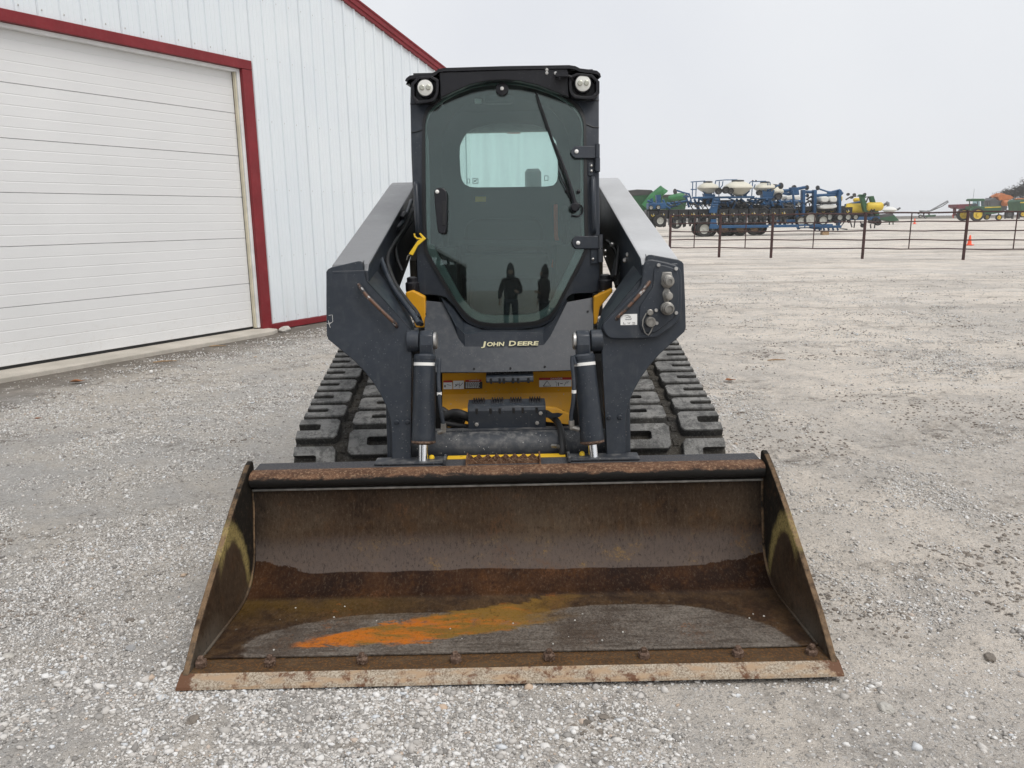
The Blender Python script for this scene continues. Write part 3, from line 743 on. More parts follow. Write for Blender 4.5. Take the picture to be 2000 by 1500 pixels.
# ---------------------------------------------------------------- bucket
def rust(name, floor=False, side=False, back=False):
    g = NG(name); v = g.obj(); x, y, z = g.sep(v)
    n1, n2, n3 = g.noise(v, 2.4, 8, 0.68, 0.3), g.noise(v, 14, 7, 0.7), g.noise(v, 120, 4, 0.75)
    col = g.ramp(n1, [(0.28, (0.020, 0.012, 0.008)), (0.43, (0.046, 0.029, 0.018)), (0.55, (0.066, 0.044, 0.028)), (0.70, (0.105, 0.076, 0.052))])
    col = g.mix(g.mul(g.step(n2, 0.50, 0.72), 0.55), col, (0.085, 0.044, 0.019))
    rough = 0.55
    if back:
        vs_ = g.noise(g.scale(v, (70, 5, 7)), 1.0, 5, 0.7)
        col = g.mix(g.mul(g.step(vs_, 0.52, 0.74), 0.45), col, (0.095, 0.073, 0.048))
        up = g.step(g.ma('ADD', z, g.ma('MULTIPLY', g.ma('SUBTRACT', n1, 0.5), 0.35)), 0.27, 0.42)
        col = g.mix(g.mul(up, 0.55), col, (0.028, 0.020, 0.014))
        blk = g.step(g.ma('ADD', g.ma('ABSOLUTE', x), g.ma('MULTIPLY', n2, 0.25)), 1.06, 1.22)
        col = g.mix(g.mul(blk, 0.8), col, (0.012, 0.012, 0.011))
        lo = g.step(g.ma('ADD', z, g.ma('MULTIPLY', g.ma('SUBTRACT', n1, 0.5), 0.10)), 0.27, 0.19)
        scr = g.step(n3, 0.40, 0.62)
        col = g.mix(g.mul(lo, 0.7), col, (0.115, 0.092, 0.082))
        ow = g.mul(lo, g.step(g.noise(v, 7.5, 7, 0.75), 0.54, 0.68), scr, 0.65)
        col = g.mix(ow, col, (0.24, 0.15, 0.055))
        # the wet tide mark along the bend, dark red-brown below it
        edge = g.ma('ADD', z, g.ma('MULTIPLY', g.ma('SUBTRACT', g.noise(g.scale(v, (2.6, 1, 1)), 1.0, 4), 0.5), 0.035))
        edge = g.ma('ADD', edge, g.ma('MULTIPLY', g.step(g.ma('ADD', g.ma('ABSOLUTE', x), g.ma('MULTIPLY', g.ma('SUBTRACT', n2, 0.5), 0.3)), 0.78, 1.02), -0.04))
        wet = g.step(edge, 0.1145, 0.1105)
        wcol = g.mix(g.step(n1, 0.4, 0.65), (0.016, 0.007, 0.004), (0.050, 0.021, 0.008))
        wcol = g.mix(g.mul(g.step(n2, 0.5, 0.7), 0.5), wcol, (0.085, 0.034, 0.010))
        col = g.mix(wet, col, wcol)
        # the floor: bare worn plate, polished grey where it was swept
        fl = g.step(y, -1.405, -1.435)
        pq = g.noise(g.scale(v, (1.0, 2.2, 1)), 2.6, 7, 0.68, 0.5)
        arcd = g.step(g.ma('ADD', g.ma('POWER', g.ma('DIVIDE', g.ma('SUBTRACT', x, 0.42), 0.56), 2.0), g.ma('POWER', g.ma('DIVIDE', g.ma('ADD', y, 1.80), 0.30), 2.0)), 1.25, 0.85)
        lft = g.step(g.ma('ADD', g.ma('POWER', g.ma('DIVIDE', g.ma('ADD', x, 0.38), 0.55), 2.0), g.ma('POWER', g.ma('DIVIDE', g.ma('ADD', y, 1.74), 0.21), 2.0)), 1.3, 0.8)
        msk = g.ma('MAXIMUM', arcd, lft)
        pol = g.mul(fl, g.step(g.ma('ADD', pq, g.ma('MULTIPLY', g.ma('SUBTRACT', msk, 0.5), 0.55)), 0.44, 0.60))
        col = g.mix(g.mul(fl, 0.85), col, g.mix(g.step(n2, 0.4, 0.65), (0.030, 0.017, 0.010), (0.070, 0.040, 0.018)))
        gre = g.mix(g.step(g.ma('ADD', n3, g.ma('MULTIPLY', g.ma('SUBTRACT', pq, 0.5), 0.8)), 0.35, 0.75), (0.075, 0.060, 0.049), (0.205, 0.180, 0.153))
        scx = g.noise(g.scale(v, (5, 60, 5), (0, 0, 0.12)), 1.0, 6, 0.75); scy = g.noise(g.scale(v, (60, 5, 5), (0, 0, -0.1)), 1.0, 6, 0.75)
        gre = g.mix(g.mul(g.step(scx, 0.50, 0.36), 0.7), gre, (0.038, 0.027, 0.019)); gre = g.mix(g.mul(g.step(scy, 0.55, 0.72), 0.5), gre, (0.15, 0.135, 0.118))
        gre = g.mix(g.mul(g.step(g.noise(v, 4.4, 7, 0.75), 0.50, 0.62), 0.6), gre, (0.060, 0.042, 0.030))
        col = g.mix(g.mul(pol, 0.95), col, gre)
        wsp = g.mul(g.step(g.noise(v, 48, 5, 0.8), 0.60, 0.72), g.step(g.noise(v, 3.5, 4), 0.5, 0.62), fl, 0.6)
        col = g.mix(wsp, col, (0.27, 0.265, 0.24))
        # olive-brown damp corner at the left
        oc = g.mul(fl, g.step(x, -0.15, -0.75), g.step(y, -1.62, -1.45), g.step(n1, 0.35, 0.5))
        col = g.mix(g.mul(oc, 0.85), col, (0.080, 0.044, 0.008))
        # orange run-off streak, slanting across from the front left
        t = g.ma('DIVIDE', g.ma('ADD', x, 0.77), 0.98)
        cy = g.ma('ADD', -1.745, g.ma('MULTIPLY', t, 0.235))
        wob = g.noise(g.scale(v, (4.2, 9, 1), (0, 0, 0.22)), 1.0, 8, 0.72, 0.6)
        dd = g.ma('ABSOLUTE', g.ma('ADD', g.ma('SUBTRACT', y, cy), g.ma('MULTIPLY', g.ma('SUBTRACT', wob, 0.5), 0.24)))
        wdt = g.ma('ADD', 0.026, g.ma('MULTIPLY', g.step(t, 0.0, 0.6), 0.066))
        wob2 = g.noise(g.scale(v, (4.0, 15, 1), (0, 0, 0.2)), 1.0, 6, 0.7)
        ins = g.mul(g.step(g.ma('ADD', g.ma('SUBTRACT', dd, wdt), g.ma('MULTIPLY', g.ma('SUBTRACT', wob2, 0.5), 0.07)), 0.014, -0.014), g.step(t, -0.02, 0.05), g.step(g.ma('ADD', t, g.ma('MULTIPLY', g.ma('SUBTRACT', wob, 0.5), 0.7)), 1.08, 0.78))
        och = g.mix(g.step(g.ma('ADD', wob2, g.ma('MULTIPLY', t, 0.22)), 0.50, 0.66), (0.44, 0.125, 0.010), (0.19, 0.105, 0.020))
        col = g.mix(g.mul(ins, g.step(g.ma('ADD', g.ma('MULTIPLY', wob2, 0.6), g.ma('MULTIPLY', n2, 0.45)), 0.36, 0.50)), col, och)
        small = g.mul(g.step(g.noise(v, 5.3, 5, 0.7), 0.64, 0.68), fl, g.step(wob2, 0.45, 0.6))
        col = g.mix(g.mul(small, 0.7), col, (0.22, 0.075, 0.014))
        rough = g.ma('ADD', 0.80, g.ma('MULTIPLY', g.ma('ADD', fl, wet), -0.22))
        rough = g.ma('ADD', rough, g.ma('MULTIPLY', n2, 0.2))
    if side:
        # yellowish dried clay in an arc, black oily paint behind it
        q = g.ma('POWER', g.ma('ADD', g.ma('POWER', g.ma('DIVIDE', g.ma('SUBTRACT', y, -1.49), 0.135), 2.0), g.ma('POWER', g.ma('DIVIDE', g.ma('SUBTRACT', z, 0.085), 0.265), 2.0)), 0.5)
        q = g.ma('ADD', q, g.ma('MULTIPLY', g.ma('SUBTRACT', n2, 0.5), 0.35))
        arc_ = g.mul(g.step(q, 0.82, 0.97), g.step(q, 1.26, 1.06), g.step(z, 0.04, 0.16), g.step(g.ma('ADD', y, g.ma('MULTIPLY', g.ma('SUBTRACT', z, 0.2), 0.25)), -1.60, -1.53))
        blk = g.mul(g.step(q, 1.00, 1.12), g.step(y, -1.66, -1.52))
        col = g.mix(g.mul(blk, 0.9), col, (0.011, 0.011, 0.010))
        col = g.mix(g.mul(arc_, g.step(n3, 0.28, 0.54)), col, (0.33, 0.26, 0.10))
        low = g.mul(g.step(z, 0.16, 0.02), g.step(y, -1.55, -1.75), g.step(n1, 0.42, 0.55))
        col = g.mix(g.mul(low, 0.8), col, (0.12, 0.105, 0.085))
        fr = g.step(g.nrm()[1], -0.35, -0.6)                        # the worn front edge of the plate
        col = g.mix(g.mul(fr, g.step(n2, 0.35, 0.6)), col, (0.20, 0.13, 0.075))
        rough = 0.6
    gr = g.noise(g.scale(v, (100, 70, 42)), 1.0, 6, 0.85)
    col = g.mix(g.ma('MULTIPLY', g.step(gr, 0.50, 0.30), 0.75), col, (0.005, 0.004, 0.0035)); col = g.mix(g.ma('MULTIPLY', g.step(gr, 0.53, 0.66), 0.5), col, (0.125, 0.090, 0.060)); col = g.mix(g.mul(g.step(g.noise(v, 5.1, 7, 0.75), 0.54, 0.68), g.step(gr, 0.42, 0.6), 0.55), col, (0.105, 0.045, 0.018))
    return g.done(col, rough, 0.0, g.bump(g.ma('ADD', n2, n3), 0.28, 0.004), 0.12 if not back else g.ma('ADD', 0.10, g.ma('MULTIPLY', fl, 0.22)))
M['bucket_shell'] = rust('bucket_shell_rust', back=True)
M['bucket_side'] = rust('bucket_side_rust', side=True)
def flaky(name, base, c1, c2, amt):
    g = NG(name); v = g.obj()
    n, f = g.noise(g.scale(v, (1, 3, 3)), 9, 7, 0.72, 0.4), g.noise(v, 110, 4, 0.75)
    col = g.mix(g.step(n, 0.46 - amt, 0.60 - amt), base, c1)
    col = g.mix(g.mul(g.step(f, 0.46, 0.66), 0.75), col, c2)
    return g.done(col, 0.7, 0, g.bump(g.ma('ADD', n, f), 0.6, 0.005), 0.3)
def bar_m():
    g = NG('top_bar_rust'); v = g.obj()
    n, f = g.noise(g.scale(v, (1, 3, 3)), 9, 7, 0.72, 0.4), g.noise(v, 90, 5, 0.78)
    col = g.mix(g.step(n, 0.40, 0.62), (0.075, 0.036, 0.020), (0.15, 0.078, 0.044))
    col = g.mix(g.mul(g.step(f, 0.48, 0.66), 0.8), col, (0.34, 0.22, 0.135))
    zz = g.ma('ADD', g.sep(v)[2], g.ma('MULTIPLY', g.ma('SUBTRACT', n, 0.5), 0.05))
    col = g.mix(g.step(zz, 0.506, 0.494), col, (0.010, 0.009, 0.008))        # near-black below a wavering height on the lip
    return g.done(col, 0.7, 0, g.bump(g.ma('ADD', n, f), 0.6, 0.005), 0.25)
M['bar_rust'] = bar_m()
M['flange'] = flaky('flange_grey', (0.048, 0.050, 0.057), (0.060, 0.057, 0.058), (0.11, 0.10, 0.095), -0.06)
M['edge_plate'] = flaky('edge_plate_rust', (0.060, 0.034, 0.016), (0.085, 0.052, 0.026), (0.17, 0.075, 0.018), 0.0)
def bevel_m():
    g = NG('worn_bevel'); v = g.obj(); x = g.sep(v)[0]
    n, f = g.noise(v, 26, 7, 0.72), g.noise(v, 170, 3, 0.7)
    col = g.mix(g.step(f, 0.35, 0.65), (0.19, 0.142, 0.095), (0.44, 0.38, 0.30)); col = g.mix(g.step(g.noise(g.scale(v, (3, 9, 9)), 4.0, 5), 0.42, 0.66), col, (0.36, 0.25, 0.155))
    ends = g.step(g.ma('ABSOLUTE', x), 1.02, 1.09)
    col = g.mix(g.step(g.ma('ADD', n, g.ma('MULTIPLY', ends, 0.22)), 0.50, 0.64), col, (0.12, 0.054, 0.026))
    return g.done(col, 0.65, 0.0, g.bump(n, 0.4, 0.003), 0.35)
M['worn_bevel'] = bevel_m()
M['bolt_rust'] = flaky('bolt_rust', (0.055, 0.030, 0.017), (0.11, 0.068, 0.048), (0.26, 0.18, 0.135), 0.05)

def FL(y): return 1.0 + 0.034 * max(0.0, 3.0 - y) / 0.7
BW = 1.035                                # half width inside the side plates
inner = [(2.397, 0.036), (2.72, 0.040)] + [(2.725 + 0.20 * math.sin(R(a)), 0.242 - 0.20 * math.cos(R(a))) for a in range(8, 86, 8)] + [(2.935, 0.275), (2.955, 0.36), (2.962, 0.455)]
outer = [(2.985, 0.455), (2.975, 0.35), (2.955, 0.26)] + [(2.725 + 0.222 * math.sin(R(a)), 0.242 - 0.222 * math.cos(R(a))) for a in range(84, 6, -8)] + [(2.72, 0.018), (2.397, 0.016)]
mb = MB(); pf = inner + outer
mb.loft([[(x * FL(y), y, z) for y, z in pf] for x in [-BW + 2 * BW * k / 12 for k in range(13)]])
bucket = lb(mb, 'bucket', 'bucket_shell', smooth=0.5)
bucket.location.x = -0.008
for sg in (-1, 1):
    front = [(2.300, 0.030), (2.325, 0.058), (2.42, 0.150), (2.58, 0.275), (2.72, 0.385), (2.80, 0.443), (2.86, 0.484), (2.92, 0.522), (2.965, 0.548), (2.995, 0.556)]
    rear = [(3.005, 0.545), (3.0, 0.40), (2.985, 0.25), (2.93, 0.12), (2.84, 0.035), (2.74, 0.012), (2.40, 0.008)]
    ol = front + rear
    mb = MB(); mb.slab([(sg * (BW * FL(y) + 0.001), y, z) for y, z in ol], (sg * 0.022, 0, 0))
    lb(mb, 'side_plate', 'bucket_side', bucket, smooth=0.5, bevel=0.004)
    mb = MB()                            # weld bead in the corner
    mb.tube([(sg * (BW * FL(y) - 0.003), y, z + 0.004) for y, z in inner], 0.006, 6)
    lb(mb, 'weld_bead', 'bucket_side', bucket, smooth=3)
# cutting edge: a long bolted plate with a worn bevel
mb = MB(); EW = 1.100
pe = [(2.259, 0.004), (2.263, 0.012), (2.308, 0.034), (2.396, 0.034), (2.396, 0.006)]
lps = [[(x, y + (0.004 * mnoise.noise(Vector((x * 3, 0, 2))) if i < 2 else 0), z) for i, (y, z) in enumerate(pe)] for x in [-EW + 2 * EW * k / 24 for k in range(25)]]
mb.loft(lps)
for i, f in enumerate(mb.f):
    if len(f) == 4 and (f[0] % 5) in (1,) and (f[1] % 5) in (2,): mb.mi[i] = 1
cut_edge = lb(mb, 'cutting_edge', ['edge_plate', 'worn_bevel'], bucket, smooth=0)
for i, f in enumerate(cut_edge.data.polygons):
    c = f.center
    f.material_index = 1 if c.y + LY < 2.306 and f.normal.z > 0.2 else 0
mb = MB(); mb.loft([[(x, y, z) for y, z in ((2.388, 0.0365), (2.388, 0.0445), (2.408, 0.0445), (2.408, 0.0365))] for x in (-BW * 1.025 + 0.004, BW * 1.025 - 0.004)])
lb(mb, 'floor_lip', 'bucket_shell', bucket, smooth=0, bevel=0.002)
for px in (397, 532, 712, 895, 1077, 1262, 1445, 1588):
    p = L(px, 1290, 2.352); mb = MB()
    c = Vector((p.x, 2.352 + random.uniform(-.004, .004), 0.034)); a = Vector((random.uniform(-.1, .1), random.uniform(-.15, .1), 1))
    mb.lathe(c, a, [(0.021, 0), (0.021, 0.018), (0.018, 0.021), (0.012, 0.021), (0.011, 0.034), (0.008, 0.036)], 6)
    lb(mb, 'bolt', 'bolt_rust', bucket, smooth=0, bevel=0.0015)
rnb = random.Random(3); mb = MB()          # a pinch of grit left on the floor plate
for _ in range(26):
    x, y, r_ = rnb.uniform(-0.95, 0.95), rnb.uniform(2.43, 2.78), rnb.uniform(0.002, 0.0048)
    mb.lathe((x, y, 0.037), (rnb.uniform(-.4, .4), rnb.uniform(-.4, .4), 1), [(r_ * 0.6, 0), (r_, r_ * 0.5), (r_ * 0.7, r_ * 1.1)], 5)
lb(mb, 'grit', 'pale_rock', bucket, smooth=0, kind='stuff')
# top bar and flange
mb = MB(); n = 40
lps = []
for k in range(n + 1):
    x = -BW + 2 * BW * k / n
    w = 0.002 * mnoise.noise(Vector((x * 9, 0, 0)))
    pr = [(2.968, 0.452), (2.938, 0.457), (2.926, 0.470), (2.922, 0.486), (2.926, 0.500 + w), (2.937, 0.511 + w), (2.954, 0.517 + w), (2.985, 0.519), (2.985, 0.452)]
    lps.append([(x, y, z) for y, z in pr])
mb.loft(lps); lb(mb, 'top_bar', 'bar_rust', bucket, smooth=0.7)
mb = MB(); mb.loft([[(x, y, z) for y, z in ((2.946, 0.440), (2.946, 0.449), (2.97, 0.449), (2.97, 0.440))] for x in (-BW + 0.002, BW - 0.002)])
lb(mb, 'wear_strip', 'old_steel', bucket, smooth=0, bevel=0.002)
mb = MB(); mb.loft([[(x, y, z) for y, z in ((2.985, 0.490), (2.985, 0.516), (3.07, 0.520), (3.11, 0.46), (3.09, 0.45), (3.06, 0.495))] for x in (-BW + 0.002, BW - 0.002)])
lb(mb, 'rear_flange', 'flange', bucket, smooth=0.4, bevel=0.003)
for sg in (-1, 1):
    xa, xb = sg * 0.255, sg * 0.545
    mb = MB(); mb.box(min(xa, xb), max(xa, xb), 3.005, 3.085, 0.519, 0.530)
    mb.box(min(xa, xb), max(xa, xb), 3.070, 3.088, 0.40, 0.522)
    mb.box(xa - 0.006, xa + 0.006, 2.99, 3.07, 0.519, 0.545)
    lb(mb, 'coupler_plate', 'charcoal_dusty', bucket, smooth=0, bevel=0.004)
mb = MB()                                # serrated tread strip in the middle of the top edge
for r_, yy in ((0, 3.065), (1, 3.035), (2, 3.005)):
    pts_a, pts_b = [], []
    for k in range(61):
        x = -0.165 + 0.30 * k / 60; zz = 0.526 + 0.0075 * math.sin(2 * math.pi * k / 7.5 + r_ * 2)
        pts_a.append((x, yy, zz + 0.005)); pts_b.append((x, yy + 0.008, zz + 0.005))
    base = [(x, y, 0.50) for x, y, z in pts_a]; base2 = [(x, y, 0.50) for x, y, z in pts_b]
    mb.loft([base, pts_a, pts_b, base2, base], closed=False)
mb.box(-0.168, -0.162, 2.985, 3.085, 0.50, 0.542); mb.box(0.132, 0.138, 2.985, 3.085, 0.50, 0.542)
lb(mb, 'tread_strip', 'bar_rust', bucket, smooth=0)

# ---------------------------------------------------------------- machine frame behind the bucket
mb = MB()
mb.box(-0.50, 0.50, 3.70, 5.35, 0.20, 0.60); mb.box(-0.46, 0.46, 4.86, 5.45, 0.6, 1.42)
mb.loft([[(x, y, z) for y, z in ((3.68, 0.34), (3.68, 0.55), (3.75, 0.80), (3.95, 0.80), (3.95, 0.30))] for x in (-0.50, 0.50)])
lb(mb, 'chassis', 'dark', smooth=0, bevel=0.01)
mb = MB()                                # engine hood at the back
mb.loft([[(x, y, z) for x, z in rrect(-0.46, 0.46, 0.62, 1.50, 0.08)] for y in (4.95, 5.5)])
lb(mb, 'engine_cover', 'charcoal', smooth=0.5, bevel=0.01)
mb = MB()
for sg in (-1, 1):
    mb = MB(); mb.cyl((sg * 0.53, 3.45, 0.42), (sg * 0.53, 5.2, 0.34), 0.06, 8); lb(mb, 'track_frame', 'dark', smooth=0.6)
# yellow front panel
mb = MB()
up = [(864, 728), (1117, 722)]
rows = [(727, 3.615), (768, 3.640), (822, 3.585)]
lp = [[L(864 + (px - 864) * (1 + 0.0), py - (px - 990) * 0.018, Y) for px in (864, 925, 990, 1055, 1117)] for py, Y in rows]
back = [[p + Vector((0, 0.012, 0)) for p in row] for row in lp]
mb.loft(lp, closed=False); mb.loft(back[::-1], closed=False)
mb.loft([lp[0], back[0]], closed=False)
ypanel = lb(mb, 'front_panel', 'yellow', smooth=0)
for pts in ([(872, 816), (905, 800), (925, 797), (926, 828), (874, 836)], [(1118, 812), (1085, 797), (1063, 795), (1064, 824), (1116, 830)]):
    mb = MB(); mb.slab([L(px, py, 3.54 + (py - 797) * -0.0009) for px, py in pts], (0, 0.012, 0.004))
    lb(mb, 'bracket', 'yellow', ypanel, smooth=0, bevel=0.003)
# round hole in the panel corner + hoses below
mb = MB(); mb.lathe(L(1098, 806, 3.565), (0, -1, 0.2), [(0.014, 0), (0.014, 0.004)], 14)
lb(mb, 'hole_plug', 'dark', ypanel, smooth=0.5)
def decal(name, x0, y0, x1, y1, Y, mt, par=ypanel, dy=-0.0):
    mb = MB(); sl = -0.018
    q = [L(x, y + (x - 990) * sl, Y) for x, y in ((x0, y1), (x1, y1), (x1, y0), (x0, y0))]
    mb.slab(q, (0, 0.0012, 0)); return lb(mb, name, mt, par, smooth=0)
def YP(py): return 3.615 + (py - 727) * 0.025 / 41 - 0.003
for (x0, x1, mid) in ((866, 884, None), (885, 907, None), (908, 942, None), (1053, 1116, None)):
    pass
yq = 3.6165
d = decal('warning_decal', 866, 745, 883.5, 758, yq, 'white_label'); decal('warning_decal', 866, 741, 883.5, 744.6, yq, 'red_label')
decal('warning_decal', 885, 742, 906, 758, yq, 'white_label')
decal('warning_decal', 907, 744.5, 942, 758, yq, 'ink'); decal('warning_decal', 909, 740.5, 940, 744.0, yq, 'red_label')
decal('warning_decal', 1053, 739, 1116, 743.6, yq, 'red_label'); decal('warning_decal', 1053, 744, 1116, 757, yq, 'white_label')
def ltext(name, s, px, py, Y, size, mt, par, sx=1.0, shear=0.0, xd=None, zd=(0, 0.06, 1), ext=0.0008):
    p = L(px, py + (px - 990) * -0.018, Y)
    return text(name, s, mt, par, p, xd or (1, 0, 0), zd, size, LO, ext, shear, sx)
ltext('decal_text', 'DANGER', 1087, 741.4, yq - 0.003, 0.0115, 'white_label', ypanel, 1.25)
ltext('decal_text', 'WARNING', 926, 742.2, yq - 0.003, 0.0085, 'white_label', ypanel, 1.2)
mb = MB()                                # the small print: rows too small to read
for k in range(5):
    x = 909.5
    while x < 936:
        w_ = random.uniform(1.6, 4.2); y_ = 746.6 + 2.4 * k
        mb.slab([L(px, py + (px - 990) * -0.018, yq - 0.0016) for px, py in ((x, y_), (min(x + w_, 937), y_), (min(x + w_, 937), y_ - 1.1), (x, y_ - 1.1))], (0, 0.0008, 0)); x += w_ + 0.9
lb(mb, 'decal_print', 'white_label', ypanel, smooth=0, kind='stuff')
mb = MB()                                # pictograms: triangle, standing figure, boom
def pic(pts, r=0.0012): mb.tube([L(px, py + (px - 990) * -0.018, yq - 0.002) for px, py in pts], r, 5)
pic([(1061, 755.5), (1068.5, 745.5), (1076, 755.5), (1061, 755.5)], 0.0016); pic([(1084, 747), (1088, 749), (1087, 756)], 0.0009)
pic([(1091, 749), (1091, 755.5)], 0.002); pic([(1094, 751), (1099, 751)], 0.0016); pic([(1102, 755), (1106, 748), (1111, 747), (1107, 751)], 0.001)
pic([(888, 754), (894, 748), (899, 752), (904, 746)], 0.0012); pic([(889, 749), (893, 752)], 0.0016); pic([(897, 746), (897, 756)], 0.0009)
pic([(869, 750), (869, 754)], 0.003); pic([(873, 749), (881, 751)], 0.001)
lb(mb, 'pictogram', 'ink', ypanel, smooth=0)

# hood plate: the U-shaped sill under the door with lettering
slx = -0.012
l0 = [(860, 579), (886, 599), (904, 625), (940, 643), (1030, 643), (1064, 635), (1084, 621), (1108, 577)]
l1 = [(862, 583), (890, 636), (908, 653), (945, 649), (1030, 648), (1060, 651), (1073, 638), (1106, 584)]
l2 = [(869, 591), (896, 662), (908, 677), (950, 677), (1030, 676), (1062, 674), (1075, 657), (1108, 590)]
l3 = [(831, 587), (829, 655), (829, 727), (950, 727), (1030, 725), (1158, 722), (1159, 650), (1158, 581)]
def sub(lp, k=6):
    out = []
    for i in range(len(lp) - 1):
        for j in range(k): out.append(Vector(lp[i]).lerp(Vector(lp[i + 1]), j / k))
    return out + [Vector(lp[-1])]
mb = MB()
def YC(py): return 3.50 + (727 - py) * 0.0015
def YL(k, q): return (3.735, YC(min(q[1] + 22, 677)) + 0.012, YC(q[1]), YC(q[1]))[k]
lps = [[L(q[0], q[1], YL(k, q)) for q in sub(lp_)] for k, lp_ in enumerate((l0, l1, l2, l3))]
mb.loft([lps[0], lps[1]], closed=False); mb.loft([lps[1], lps[2]], closed=False); mb.loft([lps[2], lps[3]], closed=False)
bk = [p + Vector((0, 0.10, -0.004)) for p in lps[3]]
mb.loft([lps[3], bk], closed=False)
hood = lb(mb, 'hood_plate', 'charcoal', smooth=0.3)
for px, py in ((825 + 6, 613), (926, 720), (997, 719), (1064, 716), (1148, 608)):
    mb = MB(); hexbolt(mb, L(px, py, YC(py) - 0.003), (0, -1, 0.2), 0.004, 0.004); lb(mb, 'rivet', 'black', hood, smooth=0)
fx, fz = L(952, 668, 3.643), L(1052, 668, 3.643)
for s_, px, sz, dz in (('J', 945.5, 0.032, 0.0), ('OHN', 967.5, 0.026, 0.0), ('D', 1000, 0.032, 0.0), ('EERE', 1030, 0.026, 0.0)):
    o = text('lettering', s_, 'letters', hood, L(px, 672.0 - 0.022 * (px - 990) - (0.6 if len(s_) == 1 else 0), 3.570), (1, 0, -0.004), (0, 0.1, 1), sz, LO, 0.0012, 0.12, {'J': 1.9, 'OHN': 1.36, 'D': 1.5, 'EERE': 1.82}[s_])
    o.data.offset = 0.0009

# grey foot steps with tooth edges
def step_box(name, x0, x1, yt, yb, Yf, depth, mt, slots, tagx):
    mb = MB(); sl = -0.015
    t0, t1 = L(x0, yt + (x0 - 990) * sl, Yf + depth), L(x1, yt + (x1 - 990) * sl, Yf + depth)
    f0, f1 = L(x0, yt + 12, Yf), L(x1, yt + 12 + (x1 - x0) * sl, Yf)
    b0 = L(x0 + 2, yb, Yf)
    xa, xb = f0.x, f1.x
    ztop, zb = f0.z, b0.z
    pr = [(Yf + depth, ztop + 0.010), (Yf + 0.03, ztop + 0.004), (Yf + 0.008, ztop - 0.004), (Yf, ztop - 0.02), (Yf, zb), (Yf + 0.008, zb), (Yf + 0.012, ztop - 0.022), (Yf + 0.032, ztop - 0.006), (Yf + depth, ztop)]
    mb.loft([[(x, y, z) for y, z in pr] for x in (xa, xb)])
    st = lb(mb, name, mt, smooth=0.4, bevel=0.003)
    for px in slots:
        c = L(px, yt + 12, Yf)
        m2 = MB()                        # raised toothed tread between the slots
        for k in range(5):
            xx = c.x - 0.022 + 0.011 * k
            m2.loft([[(xx - 0.005, Yf + 0.035, ztop + 0.003), (xx + 0.005, Yf + 0.035, ztop + 0.003), (xx + 0.005, Yf + depth - 0.006, ztop + 0.009), (xx - 0.005, Yf + depth - 0.006, ztop + 0.009)],
                     [(xx - 0.002, Yf + 0.04, ztop + 0.016), (xx + 0.002, Yf + 0.04, ztop + 0.016), (xx + 0.002, Yf + depth - 0.012, ztop + 0.021), (xx - 0.002, Yf + depth - 0.012, ztop + 0.021)]])
        lb(m2, 'tooth_row', 'black', st, smooth=0)
    for px in tagx:
        c = L(px, yt + 14, Yf); m2 = MB()
        m2.box(c.x - 0.0055, c.x + 0.0055, Yf - 0.0015, Yf + 0.006, ztop - 0.034, ztop - 0.008)
        lb(m2, 'slot', 'seal', st, smooth=0, bevel=0.002)
    return st
step_box('upper_step', 949, 1042, 724, 748, 3.49, 0.075, 'charcoal', (966, 993, 1023), (959, 976, 984, 1002, 1012, 1032))
big = step_box('lower_step', 913, 1066, 783, 839, 3.30, 0.10, 'charcoal', (934, 971, 1008, 1046), (931, 958, 976, 1003, 1021, 1048))
for px, py in ((931, 829), (1049, 826), (1056, 807)):
    mb = MB(); hexbolt(mb, L(px, py, 3.298), (0, -1, 0), 0.007, 0.006); lb(mb, 'bolt', 'steel', big, smooth=0)
for x0, x1, y0, y1 in ((918, 946, 838, 858), (1036, 1063, 835, 856)):
    mb = MB(); mb.ring([L(px, py, 3.305) for px, py in ((x0, y0), (x1, y0), (x1, y1), (x0, y1))], [L(px, py, 3.305) for px, py in ((x0 + 9, y0 + 9), (x1 - 11, y0 + 9), (x1 - 11, y1 - 6), (x0 + 9, y1 - 6))], (0, 0.01, 0))
    lb(mb, 'mounting_tab', 'old_steel', big, smooth=0)
# cross tube of the boom and what hangs around it
mb = MB(); c = L(990, 876, 3.24)
mb.lathe((-0.46, 3.26, c.z), (1, 0, 0), [(0.073, 0), (0.073, 0.92)], 24)
mb.box(-0.33, 0.33, 3.27, 3.31, c.z + 0.05, c.z + 0.078)
lb(mb, 'cross_tube', 'charcoal_dusty', smooth=0.6)
mb = MB(); q0, q1 = L(873, 899, 3.10), L(1105, 891, 3.10)
mb.box(q0.x, q1.x, 3.10, 3.14, q0.z - 0.03, q0.z + 0.008)
def chipped():
    g = NG('chipped_yellow'); v = g.obj(); n = g.noise(v, 28, 6, 0.7)
    col = g.mix(g.step(g.ma('SUBTRACT', n, g.ma('MULTIPLY', g.ma('SUBTRACT', g.sep(v)[2], q0.z), 9.0)), 0.55, 0.60), (0.78, 0.47, 0.02), (0.05, 0.045, 0.04))
    return g.done(col, 0.5)
M['chipped_yellow'] = chipped()
lb(mb, 'coupler_bar', 'chipped_yellow', smooth=0, bevel=0.003)
for px, py in ((843, 892), (1137, 885)):
    mb = MB(); p = L(px, py, 3.06); mb.lathe(p - Vector((0, 0, 0.05)), (0, 0, 1), [(0.012, 0), (0.012, 0.048), (0.009, 0.055), (0.002, 0.058)], 10)
    lb(mb, 'lock_pin', 'safety_yellow', smooth=0.6)
